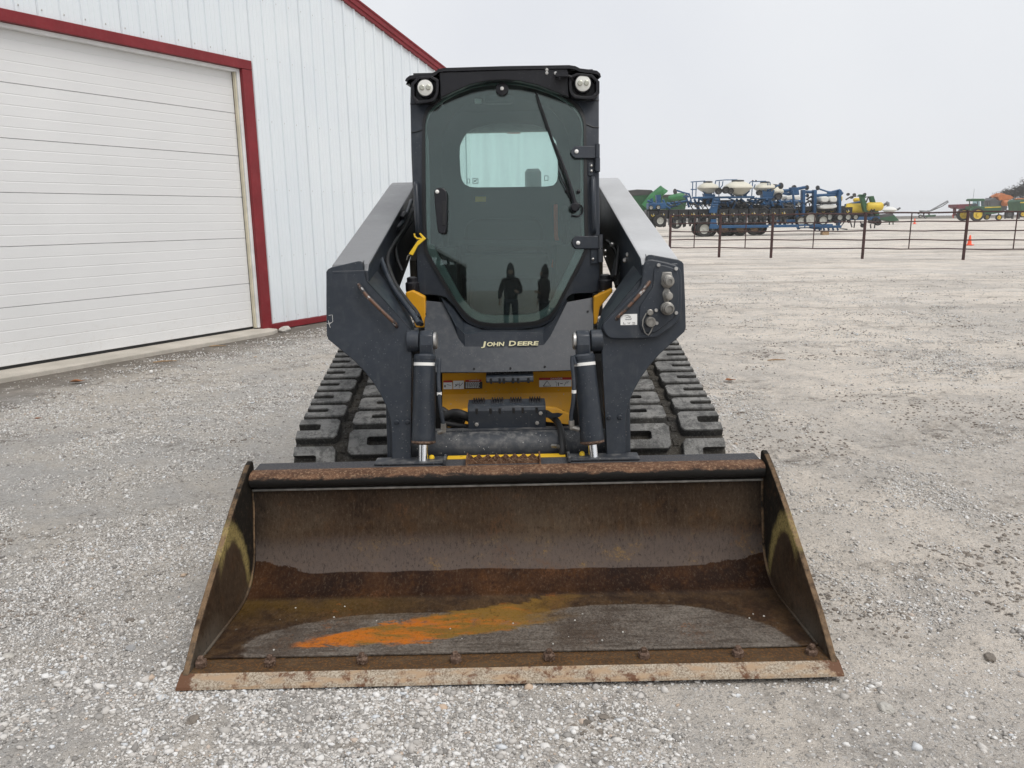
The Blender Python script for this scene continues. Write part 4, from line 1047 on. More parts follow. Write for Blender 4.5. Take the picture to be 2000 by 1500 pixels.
for pts, r_ in ((((868, 815, 3.45), (890, 805, 3.42), (915, 815, 3.4), (940, 824, 3.4)), 0.022), (((862, 826, 3.42), (900, 832, 3.40), (940, 836, 3.38)), 0.012),
                (((1066, 806, 3.40), (1085, 818, 3.35), (1095, 836, 3.24), (1098, 860, 3.165), (1099, 880, 3.13), (1098, 893, 3.13)), 0.015), (((862, 800, 3.5), (880, 812, 3.48), (905, 826, 3.45)), 0.018),
                (((860, 812, 3.50), (880, 824, 3.47), (905, 818, 3.44)), 0.010), (((860, 838, 3.34), (900, 842, 3.34), (940, 842, 3.34)), 0.010)):
    mb = MB(); mb.tube(chaikin([L(*q) for q in pts], 2, False), r_, 10); lb(mb, 'hydraulic_hose', 'rubber_black', smooth=0.8)
mb = MB(); mb.loft([[L(*q, 3.31) for q in ((1064, 808), (1090, 806), (1100, 808), (1092, 815), (1064, 816))], [L(*q, 3.33) for q in ((1064, 808), (1090, 806), (1100, 808), (1092, 815), (1064, 816))]])
lb(mb, 'hose_bracket', 'charcoal', smooth=0)
mb = MB(); mb.lathe(L(1098, 869, 3.15), (0, 0, -1), [(0.0165, 0), (0.019, 0.004), (0.019, 0.014), (0.0165, 0.018)], 10); mb.tube([L(1089, 872, 3.14), L(1078, 871, 3.16)], 0.009, 6); lb(mb, 'hose_fitting', 'old_steel', smooth=0.6)
mb = MB(); mb.tube([L(*q) for q in ((972, 842, 3.32), (974, 852, 3.3), (972, 858, 3.28))], 0.006, 6); lb(mb, 'lock_cable', 'old_steel', smooth=0.6)
mb = MB(); mb.tube([L(*q) for q in ((975, 841, 3.33), (1000, 841, 3.33), (1027, 839, 3.33))], 0.006, 6); lb(mb, 'linkage_rod', 'old_steel', smooth=0.6)

# ---------------------------------------------------------------- boom arms
def YPl(x, z): return 3.06 + 0.19 * (z - 0.5)            # the plane of the big knee plates
plate_px = [(637, 531), (640, 526), (647, 522), (699, 510), (705, 510), (709, 515), (712, 530), (716, 547), (720, 552), (795, 633), (801, 641), (804, 652),
            (804, 760), (803, 897), (765, 897), (765, 845), (762, 818), (755, 795), (744, 772), (730, 749), (712, 726), (693, 706), (641, 663), (638, 655), (637, 600)]
PL = [LF(px, py, YPl) for px, py in plate_px]
PL = [Vector((p.x + 0.0, p.y, p.z)) for p in PL]
cxm = 0.0
def side(pts, sg): return [Vector((p[0] if sg < 0 else -p[0], p[1], p[2])) for p in pts]
X_OUT, X_IN = 0.722, 0.565
for sg in (-1, 1):
    mb = MB()
    # sloping box beam from the knee back to the rear tower
    a, b = Vector((0, 3.20, 1.325)), Vector((0, 5.02, 1.735))
    prof_ = [(3.21, 1.300), (3.24, 1.325), (4.94, 1.715), (5.05, 1.735), (5.16, 1.69), (5.20, 1.60), (5.14, 1.45), (4.9, 1.36), (3.62, 1.03), (3.40, 1.05), (3.21, 1.09)]
    mb.loft([[(sg * X_OUT, y, z) for y, z in prof_], [(sg * X_IN, y, z) for y, z in prof_]])
    arm = lb(mb, 'lift_arm', 'arm_top', smooth=0, bevel=0.008, label=('grey boom arm on the shed side' if sg < 0 else 'paler boom arm on the yard side') + ', running back past the cab')
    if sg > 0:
        arm.data.materials[0] = M['arm_top_pale'] = painted('arm_pale', (0.40, 0.405, 0.41), 0.30, 0.25, (0.44, 0.44, 0.435), 0.2)
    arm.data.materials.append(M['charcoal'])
    for f in arm.data.polygons: f.material_index = 0 if f.normal.z > 0.5 else 1     # pale tone on upward faces, charcoal on all others
    mb = MB(); mb.slab(side(PL, sg), (0, 0.028, -0.003))
    kp = lb(mb, 'knee_plate', 'charcoal', arm, smooth=0.4, bevel=0.003)
    # leg box behind the plate, and the sloping web towards the cab
    mb = MB(); xs = [sg * 0.43, sg * 0.515]
    mb.loft([[(x, y, z) for y, z in ((3.10, 0.45), (3.16, 0.85), (3.19, 0.98), (3.36, 0.92), (3.32, 0.8), (3.25, 0.45))] for x in xs])
    lb(mb, 'leg_box', 'charcoal', arm, smooth=0, bevel=0.006)
    web_f = side([LF(px, py, YPl, -0.003) for px, py in ((709, 513), (716, 548), (760, 596), (801, 642), (804, 700))], sg)
    web_b = side([L(*q) for q in ((714, 505, 3.36), (734, 526, 3.42), (764, 563, 3.38), (800, 612, 3.31), (814, 655, 3.22))], sg)
    mb = MB(); mb.loft([web_f, [f.lerp(b_, 0.5) + Vector((0, -0.02, 0.0)) for f, b_ in zip(web_f, web_b)], web_b, [p + Vector((sg * 0.02, 0.05, 0)) for p in web_b]], closed=False)
    lb(mb, 'web_plate', 'charcoal', arm, smooth=0.9)
    # rear tower
    mb = MB(); mb.loft([[(x, y, z) for y, z in ((4.72, 0.75), (4.86, 1.50), (4.98, 1.72), (5.2, 1.72), (5.36, 1.4), (5.4, 0.7))] for x in (sg * 0.50, sg * 0.56)])
    lb(mb, 'rear_tower', 'tan_dirt', smooth=0, bevel=0.01)
    mb = MB(); mb.loft([[(x, y, z) for y, z in ((4.3, 0.95), (4.3, 1.28), (4.85, 1.45), (4.85, 0.95))] for x in (sg * 0.50, sg * 0.535)])
    lb(mb, 'side_screen', 'tan_dirt', smooth=0)
    # lift cylinder under the beam
    mb = MB(); mb.cyl((sg * 0.60, 4.75, 0.72), (sg * 0.60, 3.9, 1.02), 0.05, 12)
    lb(mb, 'lift_cylinder', 'charcoal', smooth=0.6)
    # curved grab bar on the plate
    gp = [(701, 556, -0.0), (706, 564, -0.028), (716, 577, -0.034), (745, 606, -0.034), (765, 625, -0.034), (772, 632, -0.028), (775, 638, 0)]
    mb = MB(); mb.tube(side([LF(px, py, YPl, o_) for px, py, o_ in gp], sg), [0.008, 0.0085, 0.0085, 0.0085, 0.0085, 0.0085, 0.008], 8)
    lb(mb, 'grab_bar', 'bar_worn', arm, smooth=0.9) if 'bar_worn' in M else None
    if 'bar_worn' not in M:
        g = NG('grab_bar_worn'); v = g.obj(); n = g.noise(g.scale(v, (1, 1, 1)), 30, 6, 0.7)
        fr = g.step(g.nrm()[1], -0.2, -0.8)
        col = g.mix(g.mul(fr, g.step(n, 0.42, 0.52)), (0.022, 0.022, 0.024), (0.13, 0.065, 0.038))
        col = g.mix(g.mul(fr, g.step(g.noise(v, 55, 5), 0.58, 0.64)), col, (0.42, 0.41, 0.40))
        M['bar_worn'] = g.done(col, 0.5)
        lb(mb, 'grab_bar', 'bar_worn', arm, smooth=0.9)
    # small pins and nicks on the leg
    for px, py in ((796, 824), (775, 824)):
        mb = MB(); mb.lathe(side([LF(px, py, YPl)], sg)[0], (0, -1, 0), [(0.010, 0), (0.010, 0.006), (0.007, 0.008)], 10); lb(mb, 'plug', 'charcoal', arm, smooth=0.6)
    if sg < 0:
        # two fat steel lines and hoses along the inside
        for k, pts in enumerate(([(804, 392, 4.5), (790, 430, 4.25), (768, 455, 4.05), (752, 478, 3.85), (744, 493, 3.68), (743, 505, 3.58), (750, 522, 3.48), (764, 556, 3.38), (788, 590, 3.28), (806, 612, 3.22), (818, 632, 3.17)],
                      [(806, 410, 4.5), (792, 444, 4.25), (776, 466, 4.05), (760, 490, 3.80), (755, 508, 3.64), (760, 528, 3.54), (774, 560, 3.44), (798, 592, 3.34), (814, 610, 3.28), (823, 634, 3.22)],
                      [(804, 432, 4.4), (785, 462, 4.2), (772, 480, 4.0), (775, 505, 3.85), (786, 530, 3.8)])):
            mb = MB(); mb.tube(chaikin([L(*q) for q in pts], 2, False), (0.0125, 0.011, 0.008)[k], 10)
            lb(mb, 'hydraulic_hose', ('charcoal', 'rubber_black', 'rubber_black')[k], arm, smooth=0.9)
        for a_, b_ in (((764, 457, 4.02), (756, 466, 3.95)), ((790, 418, 4.3), (784, 428, 4.22)), ((772, 446, 4.1), (768, 452, 4.06)), ((812, 618, 3.22), (816, 624, 3.2))):
            mb = MB(); mb.cyl(L(*a_), L(*b_), 0.018, 10); lb(mb, 'hose_fitting', 'black', arm, smooth=0.6)
        mb = MB(); mb.cyl(L(758, 463, 3.93), L(755, 468, 3.89), 0.0155, 10); lb(mb, 'hose_label', 'white_tape', arm, smooth=0.6)
        # chalked mark
        mb = MB()
        for pts in ([(642, 616), (649, 615), (650, 628), (642, 634)], [(641, 626), (645, 640)], [(638, 632), (648, 630)]):
            mb.tube([LF(px, py, YPl, -0.001) for px, py in pts], 0.0009, 4)
        lb(mb, 'chalk_mark', 'white_label', arm, smooth=0)
    else:
        for k, pts in enumerate(([(1190, 385, 4.6), (1196, 430, 4.4), (1212, 470, 4.2), (1204, 510, 4.0), (1196, 545, 3.85)], [(1186, 420, 4.5), (1192, 462, 4.3), (1208, 490, 4.05), (1216, 520, 3.9), (1205, 560, 3.75)],
                                 [(1206, 450, 4.1), (1210, 475, 3.95), (1206, 505, 3.8), (1202, 540, 3.7)], [(1184, 470, 4.0), (1196, 480, 3.95), (1206, 500, 3.9), (1204, 530, 3.8)])):
            mb = MB(); mb.tube(chaikin([L(*q) for q in pts], 2, False), (0.016, 0.012, 0.009, 0.008)[k], 8); lb(mb, 'hydraulic_hose', 'rubber_black', arm, smooth=0.9)
        for q in ((1228, 497, 3.6), (1196, 478, 3.9), (1222, 508, 3.62)):
            mb = MB(); mb.lathe(L(*q), (-0.5, -1, 0), [(0.012, 0), (0.012, 0.012), (0.007, 0.018)], 8); lb(mb, 'hose_clamp', 'steel', arm, smooth=0.5)
        # coupler cover plate with hydraulic couplings
        cp = [(1258, 513), (1266, 507), (1275, 506), (1316, 515), (1328, 523), (1332, 534), (1332, 600), (1329, 620), (1322, 632), (1288, 657), (1278, 661), (1198, 663), (1188, 659), (1180, 649), (1177, 637), (1183, 626), (1240, 573), (1250, 562), (1254, 550)]
        mb = MB(); cpl = [LF(px, py, YPl, -0.028) for px, py in chaikin(cp, 1)]
        mb.slab(cpl, (0, 0.026, -0.002)); cover = lb(mb, 'cover_plate', 'charcoal', arm, smooth=0.5, bevel=0.006, seg=3)
        cq = [(1277, 525), (1284, 518), (1296, 517), (1318, 524), (1325, 532), (1326, 548), (1326, 600), (1322, 616), (1288, 645), (1276, 651), (1256, 650), (1249, 642), (1249, 600), (1254, 592), (1268, 570), (1276, 560)]
        mb = MB(); mb.slab([LF(px, py, YPl, -0.036) for px, py in chaikin(cq, 1)], (0, 0.0075, 0)); lb(mb, 'coupler_panel', 'charcoal', arm, smooth=0.5, bevel=0.004)
        Yc = -0.037
        def disc(px, py, r, h, mt, name='coupling', n=20, prof_=None, tilt=0.05):
            mb = MB(); mb.lathe(LF(px, py, YPl, Yc), (0.0, -1, tilt), prof_ or [(r, 0), (r, h * 0.8), (r * 0.85, h)], n)
            return lb(mb, name, mt, arm, smooth=0.5)
        mb = MB(); mb.slab([LF(px, py, YPl, Yc - 0.004) for px, py in ((1294, 531), (1312, 531), (1315, 545), (1315, 556), (1308, 563), (1297, 563), (1291, 555), (1291, 545))], (0, 0.006, 0))
        mb.slab([LF(px, py, YPl, Yc - 0.004) for px, py in ((1299, 562), (1306, 562), (1311, 572), (1310, 580), (1306, 592), (1298, 592), (1295, 580), (1294, 572))], (0, 0.006, 0))
        lb(mb, 'coupling_mount', 'old_steel', arm, smooth=0.4, bevel=0.003)
        disc(1303, 549, 0, 0, 'old_steel', prof_=[(0.026, 0), (0.026, 0.02), (0.022, 0.022), (0.022, 0.040), (0.017, 0.042), (0.017, 0.055), (0.010, 0.056), (0.010, 0.050)])
        disc(1304, 578, 0, 0, 'old_steel', prof_=[(0.018, 0), (0.018, 0.02), (0.014, 0.022), (0.014, 0.034), (0.009, 0.035)])
        disc(1302, 602, 0, 0, 'old_steel', prof_=[(0.027, 0), (0.027, 0.022), (0.024, 0.024), (0.024, 0.04), (0.019, 0.042), (0.019, 0.062), (0.014, 0.063), (0.014, 0.057)])
        disc(1269, 628, 0, 0, 'old_steel', prof_=[(0.021, 0), (0.021, 0.03), (0.019, 0.033), (0.014, 0.033), (0.013, 0.028)])
        disc(1269, 610, 0, 0, 'old_steel', prof_=[(0.013, 0), (0.013, 0.014), (0.010, 0.016)])
        for px, py in ((1286, 518), (1320, 525), (1281, 606), (1320, 611), (1282, 631)):
            disc(px, py, 0.008, 0.008, 'steel', 'bolt', 8)
        mb = MB(); mb.tube([LF(px, py, YPl, Yc - 0.012) for px, py in ((1262, 612), (1256, 624), (1255, 636), (1260, 650), (1266, 655), (1271, 648), (1275, 638))], 0.003, 5)
        lb(mb, 'chain', 'old_steel', arm, smooth=0)
        mb = MB(); mb.slab([LF(px, py, YPl, -0.0295) for px, py in ((1212, 616), (1216, 614), (1244.5, 613), (1244.5, 634.5), (1212, 635))], (0, 0.0012, 0)); sk = lb(mb, 'sticker', 'white_label', arm, smooth=0)
        mb = MB()
        for pts in ([(1220, 617), (1226, 616), (1232, 618)], [(1222, 621), (1228, 619), (1234, 622)], [(1221, 624), (1233, 624)], [(1218, 629), (1218, 633), (1222, 633)], [(1226, 630), (1229, 632), (1231, 629)], [(1235, 630), (1240, 630), (1240, 633), (1235, 633)]):
            mb.tube([LF(px, py, YPl, -0.0305) for px, py in pts], 0.0009, 4)
        lb(mb, 'sticker_print', 'ink', arm, smooth=0)

# ---------------------------------------------------------------- tilt cylinders
for sg in (-1, 1):
    cx = (830, 1140)[sg > 0]; bx = (827, 1157)[sg > 0]
    t, bt, c2 = L(cx, 694, 3.13), L(bx, 866, 3.055), L(cx + (3 if sg < 0 else -2), 640, 3.17)
    ax = (bt - t).normalized()
    mb = MB(); mb.lathe(t - ax * 0.005, ax, [(0.040, 0), (0.046, 0.008), (0.046, 0.022), (0.0445, 0.024), (0.047, (bt - t).length * 0.5), (0.0495, (bt - t).length - 0.03), (0.0505, (bt - t).length - 0.012), (0.048, (bt - t).length)], 24)
    cyl = lb(mb, 'tilt_cylinder', 'charcoal', smooth=0.5)
    mb = MB(); mb.lathe(bt, ax, [(0.0505, -0.012), (0.0512, -0.004), (0.040, 0.001), (0.030, 0.004), (0.020, 0.004)], 24); lb(mb, 'gland', 'bolt_rust', cyl, smooth=0.5)
    mb = MB(); mb.cyl(bt, bt + ax * 0.15, 0.0205, 18); lb(mb, 'rod', 'chrome', cyl, smooth=0.6)
    mb = MB(); mb.lathe(t + ax * 0.030, ax, [(0.0455, 0), (0.0455, 0.013)], 24); lb(mb, 'white_band', 'white_tape', cyl, smooth=0.5)
    mb = MB()                            # eye block, boss and pin
    w_ = 0.028
    eye = [(c2.y - 0.045, c2.z - 0.10), (c2.y - 0.05, c2.z - 0.01), (c2.y - 0.035, c2.z + 0.03), (c2.y, c2.z + 0.045), (c2.y + 0.04, c2.z + 0.03), (c2.y + 0.05, c2.z - 0.01), (c2.y + 0.03, c2.z - 0.10)]
    mb.loft([[(c2.x - w_, y, z - 0.055) for y, z in eye], [(c2.x + w_, y, z - 0.055) for y, z in eye]])
    lb(mb, 'cylinder_eye', 'charcoal', cyl, smooth=0.4, bevel=0.006)
    mb = MB(); o_ = sg
    mb.lathe((c2.x + o_ * (w_ + 0.004), c2.y, c2.z - 0.055), (o_, 0, 0), [(0.046, 0), (0.046, 0.05)], 24); lb(mb, 'pin_boss', 'charcoal', cyl, smooth=0.5, bevel=0.004)
    mb = MB(); mb.lathe((c2.x - o_ * (w_ + 0.001), c2.y, c2.z - 0.055), (-o_, 0, 0), [(0.036, 0), (0.036, 0.010), (0.030, 0.014)], 20); lb(mb, 'pin', 'steel', cyl, smooth=0.5)
    mb = MB()                            # steel oil line down the inside
    if sg < 0: pts = [(852, 716, 3.09), (858, 697, 3.10), (858, 712, 3.09), (856, 740, 3.07), (858, 765, 3.05), (859, 790, 3.04), (863, 812, 3.04), (866, 830, 3.04)]
    else: pts = [(1124, 712, 3.09), (1118, 692, 3.10), (1117, 710, 3.09), (1121, 740, 3.07), (1121, 765, 3.05), (1119, 790, 3.04), (1115, 810, 3.04), (1116, 825, 3.04)]
    mb.tube(chaikin([L(*q) for q in pts], 2, False), 0.0085, 8); lb(mb, 'oil_line', 'charcoal', cyl, smooth=0.9)
    mb = MB(); a_ = L(858, 766, 3.05) if sg < 0 else L(1121, 762, 3.05); mb.cyl(a_, a_ - Vector((0, 0, 0.012)), 0.0098, 10); lb(mb, 'white_band', 'white_tape', cyl, smooth=0.6)
    mb = MB(); a_ = L(866, 827, 3.04) if sg < 0 else L(1116, 821, 3.04); e_ = L(856, 842, 3.05) if sg < 0 else L(1130, 836, 3.05)
    mb.lathe(a_, (0, 0, -1), [(0.012, 0), (0.012, 0.022), (0.010, 0.024), (0.010, 0.036)], 6); mb.cyl(a_ - Vector((0, 0, 0.030)), e_ - Vector((sg * -0.0, 0, 0.006)), 0.010, 8); lb(mb, 'fitting', 'old_steel', cyl, smooth=0.5)
    mb = MB()                            # yellow chassis corner beside the hood
    q = ((791, 572), (806, 567), (830, 580), (832, 640), (812, 640), (800, 604)) if sg < 0 else ((1160, 579), (1196, 563), (1197, 570), (1172, 600), (1166, 632), (1159, 634))
    mb.slab([L(px, py, 3.66) for px, py in q], (0, 0.05, 0)); yb = lb(mb, 'chassis_corner', 'yellow', smooth=0, bevel=0.006)
    mb = MB(); q = (806, 567) if sg < 0 else (1182, 562); c = L(*q, 3.72)
    mb.lathe(c, (0, 0, 1), [(0.03, -0.01), (0.034, 0.0), (0.034, 0.035), (0.026, 0.042), (0.026, 0.06), (0.015, 0.065)], 14); lb(mb, 'rubber_mount', 'black', smooth=0.5)
    mb = MB(); q = (822, 583) if sg < 0 else (1166, 578); c = L(*q, 3.70); mb.box(c.x - 0.018, c.x + 0.018, 3.685, 3.76, c.z - 0.022, c.z + 0.012); lb(mb, 'latch_block', 'seal', smooth=0)

# ---------------------------------------------------------------- rubber tracks
TI, TO = 0.548, 1.002                      # inner and outer edge of a belt
# belt path in (y, z): idler nose, raised drive at the back, flat on the ground
def track_path():
    c1, r1 = (3.625, 0.285), 0.245
    c2, r2 = (4.86, 0.575), 0.235
    c3, r3 = (4.98, 0.215), 0.175
    pts = []
    def ext(ca, ra, cb, rb):               # outer tangent, keeping the loop on the left
        dx, dy = cb[0] - ca[0], cb[1] - ca[1]; d_ = math.hypot(dx, dy); a = math.atan2(dy, dx); b = math.acos((ra - rb) / d_)
        return a + b
    a12 = ext(c1, r1, c2, r2)              # top run
    a23 = ext(c2, r2, c3, r3); a31 = ext(c3, r3, c1, r1)
    def sweep(c, r, a0, a1, n):
        while a1 > a0: a1 -= 2 * math.pi
        return [(c[0] + r * math.cos(a0 + (a1 - a0) * k / n), c[1] + r * math.sin(a0 + (a1 - a0) * k / n)) for k in range(n + 1)]
    pts += sweep(c1, r1, a31, a12, 18) + sweep(c2, r2, a12, a23, 14) + sweep(c3, r3, a23, a31, 10)
    return pts
tp = track_path()
seg_l = [math.dist(tp[i], tp[(i + 1) % len(tp)]) for i in range(len(tp))]
T_LEN = sum(seg_l)
def tpoint(u, h, w, sg):
    u %= T_LEN; i = 0
    while u > seg_l[i]: u -= seg_l[i]; i += 1
    a, b = tp[i], tp[(i + 1) % len(tp)]; t = u / seg_l[i]
    def nr(i):
        p, q = tp[i - 1], tp[(i + 1) % len(tp)]; dx, dz = q[0] - p[0], q[1] - p[1]; k = math.hypot(dx, dz); return (-dz / k, dx / k)
    n0, n1 = nr(i), nr((i + 1) % len(tp)); nx, nz = n0[0] * (1 - t) + n1[0] * t, n0[1] * (1 - t) + n1[1] * t
    k = math.hypot(nx, nz)
    return (sg * w, a[0] + (b[0] - a[0]) * t + nx / k * h, a[1] + (b[1] - a[1]) * t + nz / k * h)
NL = round(T_LEN / 0.150); PITCH_L = T_LEN / NL
for sg in (-1, 1):
    mb = MB(); nu = 120
    ws = [TI, TI + 0.008, TO - 0.012, TO]
    top = [[tpoint(T_LEN * k / nu, (0.004 if j in (0, 3) else 0.010), ws[j], sg) for j in range(4)] + [tpoint(T_LEN * k / nu, -0.022, w, sg) for w in (TO, TI)] for k in range(nu)]
    mb.loft(top + [top[0]], True, (False, False))
    trk = lb(mb, 'rubber_track', 'belt', smooth=0.7)
    for k in range(NL):
        for col_, (w0, w1, open_hi, sh) in enumerate(((0.802, TO - 0.006, True, 0.0), (TI + 0.006, 0.748, False, 0.5))):
            u0 = (k + sh) * PITCH_L; ln = PITCH_L * 0.765
            # C-shaped block, slot open to its outer side
            jw = 0.006 * mnoise.noise(Vector((k * 3.1, col_, sg)))
            slot = 0.108; sh2 = 0.0205
            uu = [0, ln * 0.5 - sh2, ln * 0.5 + sh2, ln]
            if open_hi: O = [(0, w1), (0, w0 + 0.016), (0.016, w0), (ln - 0.016, w0), (ln, w0 + 0.016), (ln, w1), (uu[2], w1), (uu[2], w1 - slot + 0.01), (uu[2] - 0.006, w1 - slot), (uu[1] + 0.006, w1 - slot), (uu[1], w1 - slot + 0.01), (uu[1], w1)]
            else: O = [(0, w0), (0, w1 - 0.016), (0.016, w1), (ln - 0.016, w1), (ln, w1 - 0.016), (ln, w0), (uu[2], w0), (uu[2], w0 + slot - 0.01), (uu[2] - 0.006, w0 + slot), (uu[1] + 0.006, w0 + slot), (uu[1], w0 + slot - 0.01), (uu[1], w0)]
            O = [(a_, b_ + jw) for a_, b_ in O]
            cu, cw = ln / 2, (w0 + w1) / 2
            lo = [tpoint(u0 + cu + (a_ - cu) * 1.07, 0.006, cw + (b_ - cw) * 1.02, sg) for a_, b_ in O]
            hi = [tpoint(u0 + a_, 0.046, b_, sg) for a_, b_ in O]
            hi2 = [tpoint(u0 + cu + (a_ - cu) * 0.955, 0.0525, cw + (b_ - cw) * 0.97, sg) for a_, b_ in O]
            mb = MB(); mb.loft([lo, hi, hi2], True, (False, False))
            n_ = len(O); o_ = 2 * n_
            f_ = [(o_ + 0, o_ + 1, o_ + 10, o_ + 11), (o_ + 1, o_ + 2, o_ + 9, o_ + 10), (o_ + 2, o_ + 3, o_ + 8, o_ + 9), (o_ + 3, o_ + 4, o_ + 7, o_ + 8), (o_ + 4, o_ + 5, o_ + 6, o_ + 7)]
            mb.mi = [1] * n_ + [0] * n_; mb.f += f_; mb.mi += [0] * len(f_)
            lb(mb, 'tread_lug', ['lug', 'lug_side'], trk, smooth=0.9)
        # little raised bar with an X moulded in the middle lane
    mb = MB()
    for k in range(NL * 2):
        u0 = (k + 0.25) * PITCH_L / 2
        q = [tpoint(u0 + a_, 0.006, w, sg) for a_, w in ((0, 0.762), (PITCH_L * 0.27, 0.762), (PITCH_L * 0.27, 0.790), (0, 0.790))]
        q2 = [tpoint(u0 + a_, 0.017, w, sg) for a_, w in ((0.004, 0.764), (PITCH_L * 0.25, 0.764), (PITCH_L * 0.25, 0.788), (0.004, 0.788))]
        mb.loft([q, q2])
        a_ = PITCH_L * 0.13
        for d_ in (1, -1): mb.tube([tpoint(u0 + a_ - 0.010, 0.018, 0.776 - d_ * 0.009, sg), tpoint(u0 + a_ + 0.010, 0.018, 0.776 + d_ * 0.009, sg)], 0.0014, 4)
    lb(mb, 'center_bar', 'belt', trk, smooth=0, kind='stuff')
    for nm, c, r in (('idler_wheel', (3.625, 0.285), 0.215), ('drive_sprocket', (4.86, 0.575), 0.205), ('rear_idler', (4.98, 0.215), 0.145), ('track_roller', (4.0, 0.165), 0.10), ('track_roller', (4.33, 0.16), 0.10), ('track_roller', (4.66, 0.15), 0.10)):
        mb = MB(); xa = sg * 0.70
        mb.lathe((xa, c[0], c[1]), (sg, 0, 0), [(r * 0.35, -0.02), (r * 0.8, 0.0), (r, 0.02), (r, 0.12), (r * 0.8, 0.14), (r * 0.35, 0.16)], 24)
        lb(mb, nm, 'dark', trk, smooth=0.5)

# ---------------------------------------------------------------- cab
RC = 4.0
def front(x, z): return 3.705 + (x * x + (z - 0.98) ** 2) / (2 * RC)
glass_px = [(829, 300), (829, 243), (831, 230), (836, 217), (850, 203), (868, 190), (890, 178), (918, 167), (950, 160.5), (985, 158.5), (1015, 160), (1050, 168), (1085, 181), (1110, 195), (1128, 211), (1138, 228), (1141, 243),
            (1142, 400), (1144, 478), (1142, 491), (1136, 504), (1088, 596), (1078, 612), (1064, 622), (1046, 629), (1010, 632), (965, 633), (938, 630), (920, 622), (905, 608), (890, 588), (842, 506), (834, 490), (832, 478), (830, 400)]
frame_px = [(803, 300), (801, 196), (802, 160), (846, 150), (856, 146), (985, 139), (1108, 135), (1128, 140), (1171, 150), (1170, 196), (1170, 300), (1172, 480), (1171, 574), (1150, 573), (1114, 574), (1102, 590), (1083, 622), (1066, 634), (1046, 640), (1010, 643), (965, 644), (938, 641), (916, 633), (902, 620), (886, 596), (870, 580), (852, 577), (815, 576), (813, 480), (807, 400)]
GC = (986, 400); NP = 144
gl_o, fr_o = polar(glass_px, GC, NP), polar(frame_px, GC, NP)
def grow(poly, d): return [(GC[0] + (x - GC[0]) * (1 + d / math.hypot(x - GC[0], y - GC[1])), GC[1] + (y - GC[1]) * (1 + d / math.hypot(x - GC[0], y - GC[1]))) for x, y in poly]
mb = MB()
fo = [LF(*q, front) for q in fr_o]; fi = [LF(*q, front) for q in grow(gl_o, 3)]
fo = [f if (f - i).length > 0.012 else f + (f - i).normalized() * 0.012 for f, i in zip(fo, fi)]
mb.loft([[p + Vector((0, 0.10, 0)) for p in fo], [p + Vector((0, 0.006, 0)) for p in fo], [p.lerp(q, 0.06) for p, q in zip(fo, fi)], [p.lerp(q, 0.94) for p, q in zip(fo, fi)], [p + Vector((0, 0.006, 0)) for p in fi], [p + Vector((0, 0.09, 0)) for p in fi], [p + Vector((0, 0.10, 0)) for p in fo]], True, (False, False))
cab = lb(mb, 'cab', 'charcoal', smooth=0.5)
# body of the cab behind the front frame
YB = 4.86
xl, xr = -0.428, 0.443
def shell(name, mt, pts, **kw):
    mb = MB()
    for a in pts: mb.box(*a)
    return lb(mb, name, mt, cab, smooth=0, bevel=0.006, **kw)
for x0_, x1_ in ((xl - 0.012, xl + 0.02), (xr - 0.02, xr + 0.012)):
    shell('side_panel', 'charcoal', [(x0_, x1_, 3.84, YB, 0.95, 1.16)]); shell('side_rail', 'charcoal', [(x0_, x1_, 3.90, YB, 1.92, 2.10)]); shell('rear_post', 'charcoal', [(x0_, x1_, YB - 0.16, YB, 1.16, 1.92)])
for x in (xl, xr):
    mb = MB(); mb.box(x - 0.003, x + 0.003, 3.86, YB - 0.15, 1.15, 1.93); lb(mb, 'side_window', 'side_glass', cab, smooth=0)
shell('cab_floor', 'cab_inside', [(xl, xr, 3.86, YB, 0.93, 0.97)])
mb = MB(); mb.loft([[(x, y, z) for y, z in ((3.87, 2.165), (3.87, 2.18), (YB, 2.15), (YB, 2.12))] for x in (xl + 0.01, xr - 0.01)]); lb(mb, 'ceiling_lining', 'cab_inside', cab, smooth=0)
mb = MB()
rw = [(897, 300), (898, 283), (904, 269), (912, 258), (930, 249), (955, 243), (990, 240), (1030, 241), (1058, 247), (1076, 260), (1086, 274), (1090, 292), (1090, 345), (1087, 358), (1078, 364), (990, 365.5), (925, 366), (912, 364), (903, 356), (899, 340)]
rwo = polar(rw, (993, 303), 64); ro = polar([(760, 120), (1220, 120), (1220, 640), (760, 640)], (993, 303), 64)
rin = [L(*q, YB - 0.04) for q in rwo]
rout = []
for q in ro:
    p = L(*q, YB - 0.04); rout.append(Vector((max(xl + 0.01, min(xr - 0.01, p.x)), p.y, max(0.97, min(2.20, p.z)))))
mb.ring(rout, rin, (0, 0.04, 0)); lb(mb, 'rear_wall', 'cab_lining', cab, smooth=0)
mb = MB(); mb.slab([p + Vector((0, 0.015, 0)) for p in rin], (0, 0.006, 0)); lb(mb, 'rear_window', 'rear_glass', cab, smooth=0)
mb = MB()                                # moulded headliner arch and lining seen through the glass
arch = polar([(862, 300), (866, 262), (880, 232), (905, 205), (940, 193), (990, 190), (1035, 194), (1075, 212), (1100, 240), (1112, 270), (1114, 360), (1112, 470), (866, 470), (862, 360)], (990, 330), 64)
arch_o = polar([(826, 168), (1146, 163), (1148, 480), (826, 480)], (990, 330), 64)
mb.ring([L(*q, 4.15) for q in arch_o], [L(*q, 4.30) for q in arch], (0, 0.03, 0)); lb(mb, 'headliner', 'cab_inside', cab, smooth=0.6)
mb = MB(); q = L(982, 196, 4.05); mb.box(q.x - 0.09, q.x + 0.05, 4.02, 4.1, q.z - 0.015, q.z + 0.02); lb(mb, 'dome_console', 'cab_lining', cab, smooth=0, bevel=0.01)
